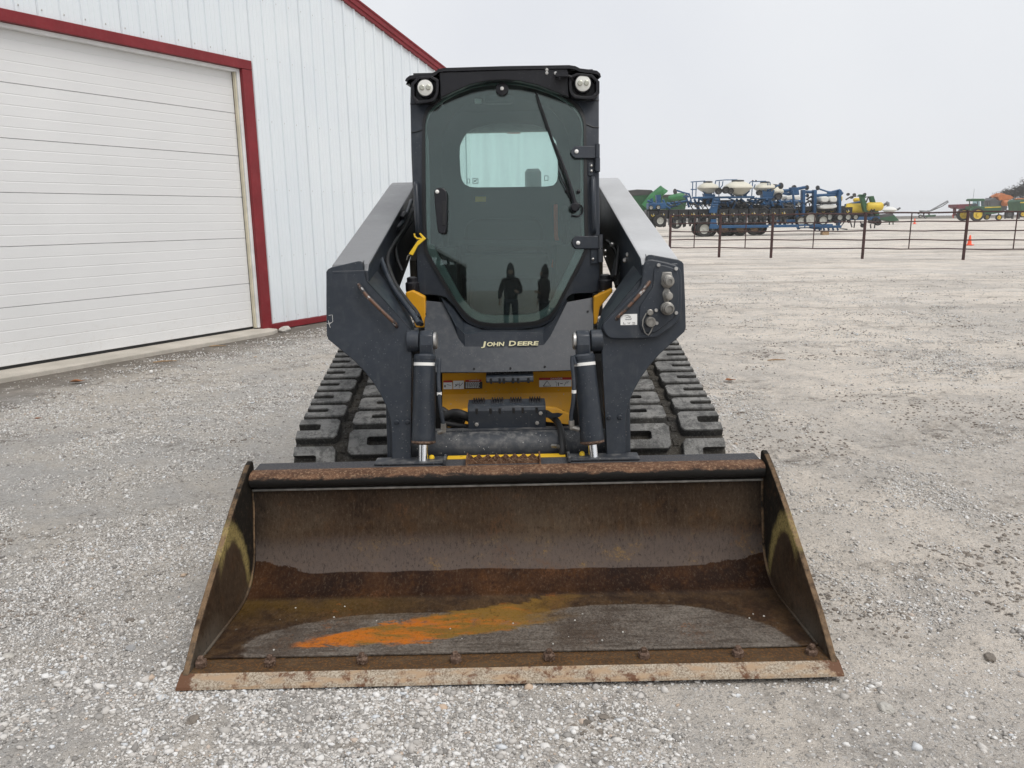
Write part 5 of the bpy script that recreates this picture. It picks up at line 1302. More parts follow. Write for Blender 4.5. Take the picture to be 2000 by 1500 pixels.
mb = MB(); q = L(934, 198, 4.1); mb.box(q.x - 0.018, q.x + 0.018, 4.09, 4.10, q.z - 0.012, q.z + 0.012); lb(mb, 'dome_light', 'white_label', cab, smooth=0, bevel=0.004)
# seat, armrests and levers
mb = MB()
mb.loft([[(x, y, z) for x, z in rrect(-0.24, 0.22, 1.28, 1.50, 0.08)] for y in (4.52, 4.64)])
mb.loft([[(x, y, z) for x, y in rrect(-0.25, 0.23, 4.12, 4.56, 0.08)] for z in (1.18, 1.31)])
mb.box(-0.2, 0.18, 4.2, 4.5, 0.97, 1.19)
lb(mb, 'seat', 'seat', cab, smooth=0.6, bevel=0.02)
for sg in (-1, 1):
    mb = MB(); mb.box(sg * 0.31 - 0.05, sg * 0.31 + 0.05, 4.05, 4.5, 1.02, 1.36); mb.cyl((sg * 0.31, 4.08, 1.36), (sg * 0.31, 4.05, 1.48), 0.018, 10); mb.lathe((sg * 0.31, 4.05, 1.47), (0, 0, 1), [(0.02, 0), (0.03, 0.03), (0.028, 0.07), (0.01, 0.09)], 12)
    lb(mb, 'control_console', 'cab_inside', cab, smooth=0.6, bevel=0.008)
mb = MB(); mb.tube([L(*q) for q in ((1085, 400, 4.5), (1086, 460, 4.45), (1090, 480, 4.4), (1080, 520, 4.3))], 0.012, 6)
bl = lb(mb, 'seat_belt', 'belt_orange', cab, smooth=0.6)
mb = MB(); mb.slab([L(*q, YB - 0.043) for q in ((928, 384), (949, 384), (949, 394), (928, 394))], (0, 0.001, 0)); lb(mb, 'inside_decal', 'safety_yellow', cab, smooth=0)
for a_ in ((912, 349, 918, 358), (923, 348, 934, 359), (1063, 343, 1071, 353)):
    mb = MB(); mb.ring([L(*q, YB - 0.027) for q in ((a_[0], a_[1]), (a_[2], a_[1]), (a_[2], a_[3]), (a_[0], a_[3]))], [L(*q, YB - 0.027) for q in ((a_[0] + 1, a_[1] + 1), (a_[2] - 1, a_[1] + 1), (a_[2] - 1, a_[3] - 1), (a_[0] + 1, a_[3] - 1))], (0, 0.001, 0))
    if a_[0] == 923: mb.tube([L(925, 356, YB - 0.028), L(932, 350, YB - 0.028)], 0.003, 4); mb.tube([L(925, 351, YB - 0.028), L(932, 357, YB - 0.028)], 0.002, 4)
    lb(mb, 'window_mark', 'cab_lining', cab, smooth=0)
# behind the cab: slow-moving triangle and exhaust stack seen through the rear window
mb = MB(); mb.slab([L(*q, 5.10) for q in ((990, 261), (1017, 261), (1004, 238))], (0, 0.004, 0)); lb(mb, 'warning_triangle', 'smv', cab, smooth=0)
mb = MB(); a_, b_ = L(1041, 330, 5.3), L(1041, 375, 5.3); mb.lathe(Vector((a_.x, 5.3, b_.z - 0.1)), (0, 0, 1), [(0.055, 0), (0.055, a_.z - b_.z + 0.08), (0.04, a_.z - b_.z + 0.10)], 16); lb(mb, 'exhaust_stack', 'black', smooth=0.6)
mb = MB(); q0, q1 = L(905, 262, 4.98), L(1082, 241, 4.98); mb.box(q0.x, q1.x, 4.9, 4.97, q0.z, q1.z + 0.04); lb(mb, 'rear_fascia', 'black', cab, smooth=0, bevel=0.01)

# roof cap with the lamp pockets
roof_px = [(795, 160), (791, 158), (793, 153), (800, 147.5), (822, 145), (843, 143), (850, 140), (856, 134.5), (868, 132.5), (985, 129), (1112, 127), (1124, 129), (1133, 133.5), (1150, 135.5), (1166, 138), (1172, 143), (1174, 150)]
ru = [(roof_px[0][0] + 5, 163)] + [(px + (2 if px < 800 else 0), py + 7) for px, py in roof_px[1:-1]] + [(1170, 154)]
mb = MB()
r0 = [L(px, py, 3.81) for px, py in roof_px]; r0b = [L(px, py, 3.81) for px, py in ru]
def drop(p, y, dz): return Vector((p.x, y, p.z + dz))
mb.loft([r0b + r0[::-1], [drop(p, 4.0, 0.015) for p in r0b] + [drop(p, 4.0, 0.02) for p in r0[::-1]], [drop(p, 4.9, -0.005) for p in r0b] + [drop(p, 4.9, 0.0) for p in r0[::-1]]])
roof = lb(mb, 'roof', 'black', cab, smooth=0.5, bevel=0.003)
mb = MB()                                # dark fascia between the lamps
mb.slab([L(*q, 3.815) for q in ((858, 141), (985, 136), (1108, 134), (1112, 190), (1090, 182), (1050, 166), (1015, 158), (985, 156), (950, 158), (918, 165), (884, 180), (860, 192))], (0, 0.05, 0))
lb(mb, 'roof_fascia', 'black', cab, smooth=0, bevel=0.004)
for sg, (cx, cy) in ((-1, (832, 173.5)), (1, (1137.5, 165))):
    box_px = ((803, 150), (856, 147), (857, 180), (851, 194), (842, 200), (803, 203)) if sg < 0 else ((1112, 141), (1171, 147), (1171, 194), (1124, 193), (1115, 185), (1111, 172))
    mb = MB(); pk = chaikin(box_px, 1)
    a_ = [L(*q, 3.800) for q in pk]; ctr = (cx, cy)
    b_ = [L(ctr[0] + (q[0] - ctr[0]) * 0.80, ctr[1] + (q[1] - ctr[1]) * 0.80, 3.800) for q in pk]; c_ = [p + Vector((0, 0.045, 0)) for p in b_]
    mb.loft([[p + Vector((0, 0.09, 0)) for p in a_], a_, b_, c_], True, (False, True))
    pocket = lb(mb, 'lamp_pocket', 'black', cab, smooth=0.4, bevel=0.002)
    mb = MB(); c = L(cx, cy, 3.84); r = 0.0365
    mb.mat(0).lathe(c, (0, -1, 0), [(r * 1.18, -0.02), (r * 1.2, 0.030), (r * 1.08, 0.036), (r, 0.034)], 28)
    mb.mat(1).lathe(c, (0, -1, 0), [(r * 1.0, 0.030), (r * 0.97, 0.036), (r * 0.6, 0.040), (0.0001, 0.041)], 28)
    for d_ in (-1, 1):
        mb.mat(2).lathe(c + Vector((d_ * 0.0145, 0, 0)), (0, -1, 0), [(0.0125, 0.036), (0.0125, 0.0425), (0.009, 0.0445), (0.0001, 0.0445)], 16)
    lb(mb, 'headlight', ['black', 'lamp_lens', 'lamp_led'], cab, smooth=0.5)
mb = MB()                                # washer bracket under the roof edge, right of centre
c = L(1094, 148, 3.79); mb.box(c.x - 0.02, c.x + 0.035, 3.76, 3.81, c.z - 0.008, c.z + 0.010); mb.cyl(c + Vector((-0.005, -0.02, 0.005)), c + Vector((-0.005, -0.02, -0.02)), 0.006, 8)
mb.tube([c + Vector((0.03, 0, 0)), c + Vector((0.05, 0, -0.006)), c + Vector((0.06, 0.02, -0.02))], 0.006, 6)
lb(mb, 'washer_jet', 'black', cab, smooth=0)
for px, py in ((1068, 136), (1068, 142.5), (1085, 143)):
    mb = MB(); hexbolt(mb, L(px, py, 3.812), (0, -1, 0), 0.006, 0.006); lb(mb, 'bolt', 'steel', cab, smooth=0)
# grab handles on the posts
for px0, py0, px1, py1 in ((812.5, 357, 817, 458), (1158, 347, 1160, 455)):
    pts = [LF(px0, py0, front, 0.02), LF(px0, py0 + 2, front, -0.018), LF(px0, py0 + 8, front, -0.032), LF((px0 + px1) / 2, (py0 + py1) / 2, front, -0.034), LF(px1, py1 - 8, front, -0.032), LF(px1, py1 - 2, front, -0.018), LF(px1, py1, front, 0.02)]
    mb = MB(); mb.tube(pts, 0.0115, 10); lb(mb, 'grab_handle', 'charcoal', cab, smooth=0.9)
# rubber lip lines across the posts
for pts in (((803, 259), (815, 257), (826, 253)), ((1146, 243), (1158, 248), (1170, 249)), ((801, 203), (842, 203), (854, 196)), ((1116, 190), (1126, 196), (1170, 196))):
    mb = MB(); mb.tube([LF(px, py, front, -0.002) for px, py in pts], 0.0025, 5); lb(mb, 'cab_seam', 'seal', cab, smooth=0)

# ---------------------------------------------------------------- glass door
mb = MB(); NR = 12
cpt = [Vector(GC)] * NP
for off in (-0.004, 0.003):
    base = len(mb.v); ctr = LF(*GC, front, off); vv = [ctr]
    for r_ in range(1, NR + 1):
        for q in gl_o:
            vv.append(LF(GC[0] + (q[0] - GC[0]) * r_ / NR, GC[1] + (q[1] - GC[1]) * r_ / NR, front, off))
    ff = [(0, 1 + i, 1 + (i + 1) % NP) for i in range(NP)]
    for r_ in range(NR - 1):
        for i in range(NP):
            a_, b_ = 1 + r_ * NP + i, 1 + r_ * NP + (i + 1) % NP
            ff.append((a_, b_, b_ + NP, a_ + NP))
    mb.add(vv, ff)
nv = 1 + NR * NP; r1 = 1 + (NR - 1) * NP
mb.add([], [(r1 + i, r1 + (i + 1) % NP, nv + r1 + (i + 1) % NP, nv + r1 + i) for i in range(NP)]) if False else None
mb.f += [(r1 + i, r1 + (i + 1) % NP, nv + r1 + (i + 1) % NP, nv + r1 + i) for i in range(NP)]; mb.mi += [0] * NP
cdoor = lb(mb, 'cab_door', 'windshield', smooth=0.9)
mb = MB()
a_, b_ = [LF(*q, front, -0.008) for q in grow(gl_o, 5.5)], [LF(*q, front, -0.009) for q in grow(gl_o, -1.0)]
mb.ring(a_, b_, (0, 0.03, 0)); lb(mb, 'door_seal', 'seal', cdoor, smooth=0.5)
mb = MB()                                # inner door frame, seen green through the glass
fo2, fi2 = grow(gl_o, -2), []
for (x, y) in gl_o:
    d_ = 16 if y > 480 else (9 if x < 986 else 7)
    if y < 260: d_ = 5
    fi2.append((x, y, d_))
inn = [(GC[0] + (x - GC[0]) * (1 - d_ / math.hypot(x - GC[0], y - GC[1])), GC[1] + (y - GC[1]) * (1 - d_ / math.hypot(x - GC[0], y - GC[1]))) for x, y, d_ in fi2]
M['door_inner'] = plain('door_inner_frame', (0.14, 0.17, 0.165), 0.5)
mb.ring([LF(*q, front, 0.012) for q in fo2], [LF(*q, front, 0.016) for q in inn], (0, 0.03, 0)); lb(mb, 'inner_frame', 'door_inner', cdoor, smooth=0.5)
mb = MB()                                # black pull handle
hp = [(847, 376), (850, 369), (858, 366), (868, 368), (873, 376), (873, 400), (872, 452), (869, 457), (859, 457), (854, 452)]
mb.slab([LF(*q, front, -0.03) for q in chaikin(hp, 1)], (0, 0.026, 0)); hnd = lb(mb, 'door_handle', 'black', cdoor, smooth=0.5, bevel=0.005, seg=3)
mb = MB(); mb.slab([LF(*q, front, -0.0325) for q in ((863, 394), (871, 393), (870, 440), (864, 441))], (0, 0.004, 0)); lb(mb, 'handle_recess', 'seal', cdoor, smooth=0, bevel=0.002)
def button(px, py, r, off, mt, name='bolt'):
    mb = MB(); mb.lathe(LF(px, py, front, off), (0, -1, 0.1), [(r, 0), (r, 0.004), (r * 0.6, 0.007), (0.0001, 0.008)], 16); return lb(mb, name, mt, cdoor, smooth=0.7)
button(854, 374.5, 0.009, -0.031, 'chrome_bolt' if 'chrome_bolt' in M else 'white_tape')
button(980.5, 174, 0.030, -0.012, 'black', 'glass_button'); button(980.5, 173, 0.0085, -0.019, 'white_tape')
for y0, y1, xa, xb, bx in ((285, 309, 1115, 1166, 1126), (461, 486, 1117, 1172, 1129)):
    q = [(xb, y0), (xb, y1), (xa + 9, y1), (xa + 3, y1 - 4), (xa, (y0 + y1) / 2), (xa + 3, y0 + 4), (xa + 9, y0)]
    mb = MB(); mb.slab([LF(px, py, front, -0.020) for px, py in q], (0, 0.012, 0)); hg = lb(mb, 'hinge', 'charcoal', cdoor, smooth=0.3, bevel=0.003)
    button(bx, (y0 + y1) / 2 + 1 - (2 if y0 < 300 else 0), 0.0095, -0.021, 'white_tape')
    kx = xb + 1
    mb = MB(); c0, c1 = LF(kx, y0 - 3, front, -0.02), LF(kx, y1 + (26 if y0 < 300 else 26), front, -0.02)
    mb.cyl(c0, c0.lerp(c1, 0.50), 0.011, 12); mb.cyl(c0.lerp(c1, 0.52), c1, 0.0125, 12)
    lb(mb, 'hinge_pin', 'charcoal' if y0 < 300 else 'old_steel_paint', cdoor, smooth=0.6) if y0 < 300 else lb(mb, 'hinge_pin', 'charcoal_dusty', cdoor, smooth=0.6)
    q = [(1149, 318), (1158, 318), (1158, 343), (1149, 343)] if y0 < 300 else [(1154, 486), (1171, 486), (1171, 515), (1154, 515)]
    mb = MB(); mb.slab([LF(px, py, front, -0.010) for px, py in q], (0, 0.012, 0)); lb(mb, 'hinge_mount', 'charcoal', cdoor, smooth=0, bevel=0.002)
    for px, py in (((1155, 324), (1155, 334)) if y0 < 300 else ((1158, 506), (1182, 490), (1182, 502))): button(px, py, 0.0065, -0.012, 'steel')
# wiper
piv, tip = (1127, 409), (1047, 182)
mb = MB(); mb.tube([LF(1124, 402, front, -0.03), LF(1113, 360, front, -0.036), LF(1100, 322, front, -0.034), LF(1083, 280, front, -0.03)], [0.011, 0.008, 0.006, 0.005], 8)
mb.tube([LF(1118, 392, front, -0.022), LF(1097, 350, front, -0.024), LF(1091, 334, front, -0.024)], 0.0035, 6)
wip = lb(mb, 'wiper_arm', 'black', cdoor, smooth=0.9)
mb = MB(); bl_ = [LF(1047 + (1102 - 1047) * t, 182 + (340 - 182) * t + 8 * math.sin(math.pi * t) * 0.3, front, -0.014) for t in [k / 10 for k in range(11)]]
mb.tube(bl_, [0.004] + [0.0065] * 9 + [0.004], 6); mb.tube([p + Vector((0.003, -0.012, 0)) for p in bl_[2:9]], 0.004, 6); lb(mb, 'wiper_blade', 'seal', cdoor, smooth=0.9)
mb = MB(); mb.lathe(LF(1122, 405, front, -0.008), (0, -1, 0), [(0.022, 0), (0.022, 0.03), (0.015, 0.038)], 16); mb.tube(chaikin([LF(1126, 397, front, -0.02), LF(1137, 402, front, -0.02), LF(1139, 415, front, -0.018), LF(1130, 423, front, -0.016), LF(1117, 421, front, -0.014)], 2, False), 0.004, 6)
lb(mb, 'wiper_motor', 'black', cdoor, smooth=0.6)
for px, py in ((1107, 373), (1130, 374)): button(px, py, 0.009, -0.01, 'black', 'rubber_stop')
# yellow boom lock handle hooked on the left post
mb = MB(); off_ = -0.045
mb.slab([LF(px, py, front, off_) for px, py in ((798, 496), (815, 471), (828, 462), (831, 467), (816, 480), (806, 499))], (0, 0.014, 0))
mb.slab([LF(px, py, front, off_ + 0.002) for px, py in ((818, 456), (821, 455), (832, 466), (828, 470))], (0, 0.010, 0))
mb.tube([LF(px, py, front, off_ + 0.006) for px, py in ((809, 456), (810, 462), (815, 466), (822, 466))], 0.0045, 6)
lb(mb, 'boom_lock_handle', 'safety_yellow', smooth=0, bevel=0.002)
mb = MB(); mb.tube([LF(px, py, front, off_ + 0.006) for px, py in ((801, 497), (796, 500), (794, 508))], 0.003, 5); lb(mb, 'lock_cable', 'old_steel', smooth=0.8)

# ================================================================== THE PIPE FENCE
M['pipe'] = plain('rusty_pipe', (0.055, 0.024, 0.022), 0.75, 0, 0.4, 8)
fa, fb = G(1684, 505), G(1881, 507)
fdir = (fb - fa).normalized()
def on_fence(px, py):                       # where the sight line through a pixel meets the fence line (plan view)
    d = ray(px, py); den = d.x * fdir.y - d.y * fdir.x
    t = (fa.x * fdir.y - fa.y * fdir.x) / den
    return (Vector((d.x * t, d.y * t, 0)) - fa).dot(fdir)
fence = empty('pipe_fence', fa, label='rusty brown pipe rail fence in front of the parked farm machines', cat='fence')
posts = [on_fence(1309, 460), on_fence(1406, 460), on_fence(1508, 460), 0.0, (fb - fa).length, 2 * (fb - fa).length, 3 * (fb - fa).length]
stays = [on_fence(1357, 450), on_fence(1457, 450), on_fence(1590, 450), on_fence(1778, 450), on_fence(1983, 450), on_fence(1985, 450) + 2.9]
def fp(s_, z, d=0.0): return fa + fdir * s_ + Vector((-fdir.y, fdir.x, 0)) * d + Vector((0, 0, z))
for s_ in posts:
    mb = MB(); mb.cyl(fp(s_, -0.3), fp(s_, 1.545), 0.047, 12); mb.build('fence_post', 'pipe', fence, fa)
for z in (1.50, 1.215, 0.92, 0.625, 0.335):
    mb = MB(); r_ = 0.026 if z > 1.4 else 0.019
    mb.tube([fp(posts[0] + (posts[-1] - posts[0]) * k / 24, z + 0.012 * math.sin(k * 1.7 + z * 9)) for k in range(25)], r_, 8); mb.build('fence_rail', 'pipe', fence, fa)
for s_ in stays:
    mb = MB(); mb.cyl(fp(s_, 0.335, -0.03), fp(s_, 1.5, -0.03), 0.019, 8); mb.build('fence_stay', 'pipe', fence, fa)

# ================================================================== CONES
def cone(px, py, h, label):
    p = G(px, py); c = empty('traffic_cone', p, label=label, cat='traffic cone', group='orange cones in the yard')
    mb = MB(); mb.lathe((0, 0, 0.03), (0, 0, 1), [(h * 0.23, 0), (h * 0.20, 0.03), (h * 0.07, h - 0.05), (h * 0.045, h - 0.03)], 20); mb.build('cone_body', 'orange', c)
    mb = MB(); mb.slab([(x, y, 0.0) for x, y in rrect(-h * 0.33, h * 0.33, -h * 0.33, h * 0.33, h * 0.06, 3)], (0, 0, 0.035)); mb.build('cone_base', 'orange', c, bevel=0.006)
    return c
cone(1893, 479, 0.46, 'orange traffic cone just beyond the pipe fence, beside a fence post')
cone(1786, 437.5, 0.75, 'small far orange traffic cone in the yard behind the fence')

# ================================================================== FARM MACHINES BEYOND THE FENCE
def farm(name, c, **kw): M[name] = plain(name, c, kw.get('rough', 0.5), 0, kw.get('var', 0.2), 1.5)
farm('planter_blue', (0.008, 0.066, 0.165)); farm('tank_cream', (0.60, 0.575, 0.48), var=0.08); farm('tank_white', (0.68, 0.68, 0.64), var=0.06)
farm('row_black', (0.010, 0.010, 0.011)); farm('farm_green', (0.018, 0.080, 0.030)); farm('bright_green', (0.030, 0.165, 0.055)); farm('farm_yellow', (0.62, 0.44, 0.03))
farm('tyre', (0.022, 0.021, 0.020), rough=0.9); farm('rim_white', (0.42, 0.42, 0.38)); farm('maroon', (0.12, 0.016, 0.026)); farm('dark_grey', (0.07, 0.07, 0.07)); farm('rust_orange', (0.42, 0.13, 0.03))
farm('tarp', (0.05, 0.048, 0.045)); farm('galv', (0.20, 0.21, 0.22)); farm('gold_disc', (0.16, 0.10, 0.05))

class Machine:
    """a machine standing across the view at distance Y; sizes are read off the photograph in pixels"""
    def __init__(self, name, Y, px, py, **kw):
        self.Y = Y; g = P(px, py, Y); self.o = Vector((g.x, Y, 0)); self.e = empty(name, self.o, **kw); self.k = Y / F_PX / math.cos(PITCH) * 1.0
    def p(self, px, py, d=0.0):
        q = P(px, py, self.Y); q.y += d; return q
    def part(self, name, mb, mt, par=None, smooth=0.6, **kw): return mb.build(name, mt, par or self.e, self.o, smooth=smooth, **kw)
    def box(self, name, x0, y0, x1, y1, d0, d1, mt, par=None, bevel=0.03):
        a, b = self.p(x0, y1), self.p(x1, y0); mb = MB(); mb.box(a.x, b.x, self.Y + d0, self.Y + d1, a.z, b.z); return self.part(name, mb, mt, par, 0, bevel=bevel)
    def poly(self, name, pts, d0, d1, mt, par=None, bevel=0.0, smooth=0.4):
        mb = MB(); mb.slab([self.p(*q, d0) for q in pts], (0, d1 - d0, 0)); return self.part(name, mb, mt, par, smooth, bevel=bevel)
    def bars(self, name, segs, r, mt, par=None):
        for sgm in segs:
            mb = MB(); mb.tube([self.p(*q) for q in sgm], r, 6); o = self.part(name, mb, mt, par)
        return o
    def wheel(self, cx, cy, rpx, w, d, mts=('tyre', 'rim_white'), name='wheel', par=None, rim=0.55):
        c = self.p(cx, cy, d); r = rpx * self.k; mb = MB()
        mb.mat(0).lathe(c, (0, 1, 0), [(r * rim, -w * 0.42), (r * 0.92, -w * 0.5), (r, -w * 0.34), (r, w * 0.34), (r * 0.92, w * 0.5), (r * rim, w * 0.42)], 28, (False, False))
        mb.mat(1).lathe(c, (0, 1, 0), [(r * 0.12, -w * 0.3), (r * 0.16, -w * 0.2), (r * rim * 0.85, -w * 0.22), (r * rim, -w * 0.40), (r * rim, w * 0.40), (r * 0.2, w * 0.2)], 24)
        return self.part(name, mb, list(mts), par, 0.5)

def disc_marker(m, pts, c, rpx, mt='planter_blue'):
    a = m.bars('marker_arm', [pts], 0.06, mt)
    q = m.p(*c); mb = MB(); r = rpx * m.k
    mb.lathe(q, (0.85, 0.5, 0.1), [(r * 0.2, -0.05), (r, -0.02), (r, 0.02), (r * 0.3, 0.06), (r * 0.3, 0.12)], 18); m.part('marker_disc', mb, 'dark_grey', a)

# ---- the big blue planter with cream tanks
b = Machine('row_planter', 58.3, 1440, 460, label='long blue planter with cream seed tanks, railings and a ladder behind the fence', cat='planter')
b.box('lower_beam', 1352, 437, 1612, 446, -1.4, -1.0, 'planter_blue'); b.box('lower_beam', 1500, 428, 1612, 437, -0.6, -0.2, 'planter_blue')
b.bars('cross_brace', [[(1500, 440), (1525, 430), (1560, 432)], [(1476, 436), (1500, 428)], [(1560, 441), (1605, 447)]], 0.09, 'planter_blue')
for cx, cy, r, d in ((1364, 447, 14, -1.6), (1379, 447, 14, -0.9), (1372, 447, 13, 1.2), (1409, 446, 13.5, -0.7), (1424, 446, 13.5, -0.2), (1440, 446, 13.5, -0.7), (1470, 444, 14, -0.3), (1486, 445, 13, 0.3), (1330, 446, 1, 2)):
    if r > 2: b.wheel(cx, cy, r, 0.55, d, ('tyre', 'gold_disc' if cx > 1400 else 'rim_white'), rim=0.6)
b.poly('wheel_yoke', [(1376, 428), (1385, 428), (1388, 446), (1372, 446)], -2.0, -1.8, 'planter_blue')
mb = MB(); q0, q1 = b.p(1262, 428), b.p(1548, 406); mb.box(q0.x, q1.x, 58.1, 59.4, q0.z, q1.z); b.part('row_toolbar', mb, 'row_black', None, 0, bevel=0.05)
# row units: hopper lid, body, disc pair, closing wheel
q = b.p(1272, 430); ux = 0.76 * 0.97
mb = MB()
mb.mat(0).box(-0.33, 0.33, -0.35, 0.30, -0.05, 0.52); mb.mat(0).loft([[(x, y, z) for x, y in ((-0.24, -0.3), (0.24, -0.3), (0.24, 0.3), (-0.24, 0.3))] for z in (-0.50, -0.05)])
for sx in (-1, 1): mb.mat(0).lathe((sx * 0.18, -0.15, -0.42), (1, 0, 0), [(0.06, -0.05), (0.24, -0.05), (0.24, 0.05), (0.06, 0.05)], 14)
mb.mat(0).lathe((0, -0.62, -0.5), (1, 0, 0), [(0.05, -0.04), (0.19, -0.04), (0.19, 0.04), (0.05, 0.04)], 12)
mb.mat(0).tube([(0, -0.25, -0.1), (0, -0.5, -0.25), (0, -0.62, -0.5)], 0.05, 6); mb.mat(1).box(-0.015, 0.04, -0.40, -0.36, 0.16, 0.32); mb.mat(2).tube([(-0.15, -0.37, 0.25), (-0.05, -0.38, 0.1), (0.1, -0.38, 0.22)], 0.03, 5)
ru_ = mb.build('row_unit', ['row_black', 'rim_white', 'farm_yellow'], b.e, (0, 0, 0), 0.5)
ru_.location = Vector((q.x, 57.9, q.z + 0.15)) - b.o
for k in range(1, 14):
    c_ = ru_.copy(); COL.objects.link(c_); c_.parent = b.e; c_.location = ru_.location + Vector((k * ux, 0.05 * (k % 2), 0.03 * math.sin(k * 2.1)))
b.poly('end_box', [(1264, 397), (1296, 396), (1298, 408), (1264, 409)], -0.6, 0.4, 'planter_blue', bevel=0.04)
b.bars('end_arm', [[(1262, 392, -.5), (1276, 398, -.5)], [(1270, 388, -.5), (1272, 400, -.5)], [(1292, 390, -.5), (1297, 402, -.5), (1306, 408, -.5)], [(1300, 396, -.4), (1312, 404, -.4)]], 0.09, 'planter_blue')
b.wheel(1283, 431, 11.5, 0.4, -1.2); b.wheel(1268, 430, 11, 0.4, 0.2); b.wheel(1281, 405, 4, 0.3, -0.9, rim=0.75); b.wheel(1267, 406, 4, 0.3, -0.9, rim=0.75)
b.poly('end_post', [(1281, 381), (1290, 380), (1289, 412), (1283, 412)], -0.2, 0.3, 'planter_blue')
# upper frame, hoses
b.box('upper_beam', 1350, 383, 1470, 388.5, -0.5, -0.2, 'planter_blue'); b.box('upper_beam', 1350, 392, 1560, 400, 0.1, 0.5, 'planter_blue')
b.box('upper_beam', 1466, 386, 1505, 389, -0.4, 0.2, 'planter_blue')
b.bars('truss', [[(1356, 389), (1366, 410)], [(1366, 384), (1362, 410)], [(1402, 388), (1406, 410)], [(1440, 388), (1430, 410)], [(1446, 388), (1470, 408)], [(1478, 386), (1462, 410)], [(1490, 372), (1492, 400)], [(1510, 375), (1500, 405)], [(1520, 382), (1530, 408)], [(1548, 372), (1552, 408)], [(1470, 395), (1500, 385), (1512, 372)], [(1302, 398), (1340, 393), (1352, 396)], [(1304, 407), (1330, 397)], [(1340, 385), (1346, 405)]], 0.08, 'planter_blue')
b.bars('air_hose', [[(1340 + k * 9, 402 + 3 * math.sin(k)), (1346 + k * 9, 396 + 4 * math.sin(k * 2.3)), (1352 + k * 9, 404 + 3 * math.cos(k)), (1356 + k * 9, 410)] for k in range(24)], 0.035, 'row_black')
b.bars('air_hose', [[(1440, 400), (1480, 394), (1520, 398), (1560, 394)], [(1446, 404), (1500, 398), (1556, 402)], [(1312, 392), (1330, 396), (1350, 394)]], 0.03, 'dark_grey')
mb = MB(); q0, q1 = b.p(1405, 412), b.p(1450, 390); mb.box(q0.x, q1.x, 58.6, 59.6, q0.z, q1.z); q0, q1 = b.p(1455, 410), b.p(1560, 398); mb.box(q0.x, q1.x, 58.9, 59.6, q0.z, q1.z); b.part('gearbox', mb, 'row_black', None, 0, bevel=0.06)
rb = random.Random(4)
for k in range(46):
    x = rb.uniform(1345, 1545); y = rb.uniform(388, 404)
    b.bars('frame_bracket', [[(x, y, rb.uniform(-.6, .3)), (x + rb.uniform(-7, 7), y + rb.uniform(-6, 8), rb.uniform(-.6, .3))]], rb.uniform(0.04, 0.11), rb.choice(('planter_blue', 'planter_blue', 'row_black')))
for k in range(30):
    x = rb.uniform(1300, 1560); y = rb.uniform(396, 408)
    b.bars('air_hose', [[(x, y, -.7), (x + rb.uniform(2, 8), y - rb.uniform(1, 7), -.8), (x + rb.uniform(8, 16), y + rb.uniform(-2, 5), -.7)]], 0.03, rb.choice(('row_black', 'dark_grey')))
# tanks
def tank(m, cx, y0, y1, w, mt, skew=0.0, d=0.2):
    zt, zb = m.p(cx, y0).z, m.p(cx, y1).z; h = zt - zb; hw = w * m.k / 2; q = m.p(cx, y0, d)
    mb = MB(); lps = []
    for f_, z_, o_ in ((0.16, 0.0, 0.25), (0.42, 0.18, 0.18), (0.80, 0.44, 0.05), (0.97, 0.57, 0.0), (0.96, 0.66, 0), (0.78, 0.82, 0.0), (0.52, 0.95, 0), (0.40, 1.0, 0)):
        lps.append([(q.x + x * f_ * hw + o_ * hw * skew, q.y + y * f_ * min(hw, 1.05), zb + h * z_) for x, y in rrect(-1, 1, -1, 1, 0.55, 4)])
    mb.loft(lps); t = m.part('seed_tank', mb, mt, None, 0.9)
    mb = MB(); mb.lathe((q.x, q.y, zt - 0.02), (0, 0, 1), [(hw * 0.42, 0), (hw * 0.45, 0.04), (hw * 0.45, 0.13), (hw * 0.1, 0.16)], 20); m.part('tank_lid', mb, 'dark_grey', t, 0.5)
    return t
tank(b, 1384, 357, 381, 37, 'tank_cream', 0.5); tank(b, 1441, 355, 384, 50, 'tank_cream', 0.6, 0.0); tank(b, 1499, 357, 380, 38, 'tank_cream', 0, 0.6); tank(b, 1521, 362, 392, 36, 'tank_cream', 0.4, 1.2)
for cx, cy, r in ((1397, 374, 6), (1411, 372, 6.5), (1420, 374, 5.5), (1512, 384, 6.5), (1475, 377, 5)): b.wheel(cx, cy, r, 0.35, -0.9, ('row_black', 'dark_grey'), 'blower_fan')
b.bars('tank_stand', [[(1369, 366), (1382, 386), (1397, 370)], [(1382, 386), (1380, 400)], [(1420, 372), (1434, 386)], [(1452, 384), (1464, 372)], [(1446, 374), (1458, 386), (1457, 380)], [(1490, 378), (1500, 392), (1518, 380)]], 0.07, 'planter_blue')
b.poly('tank_stand', [(1374, 378), (1396, 380), (1392, 398), (1378, 398)], -0.2, 0.4, 'planter_blue'); b.poly('tank_stand', [(1488, 374), (1508, 374), (1504, 400), (1490, 400)], -0.2, 0.5, 'planter_blue')
rl = [[(1349, 355.5), (1377, 353.5), (1381, 366), (1380, 384)], [(1353, 356), (1352, 384)], [(1360, 356), (1359, 384)], [(1349, 370), (1361, 370)], [(1398, 353), (1395, 368), (1394, 384)], [(1398, 353), (1415, 351.5), (1440, 351)], [(1405, 354), (1404, 384)], [(1412, 354), (1411, 362), (1406, 368)], [(1434, 352), (1433, 384)], [(1440, 352), (1441, 384)], [(1398, 368), (1404, 368)],
      [(1464, 356), (1470, 354.5), (1496, 354)], [(1464, 357), (1462, 372)], [(1470, 356), (1468, 384)], [(1475, 360), (1472, 368)], [(1500, 356), (1499, 374)], [(1504, 356), (1505, 374)]]
for sg_ in rl: b.bars('railing', [sg_], 0.035, 'planter_blue')
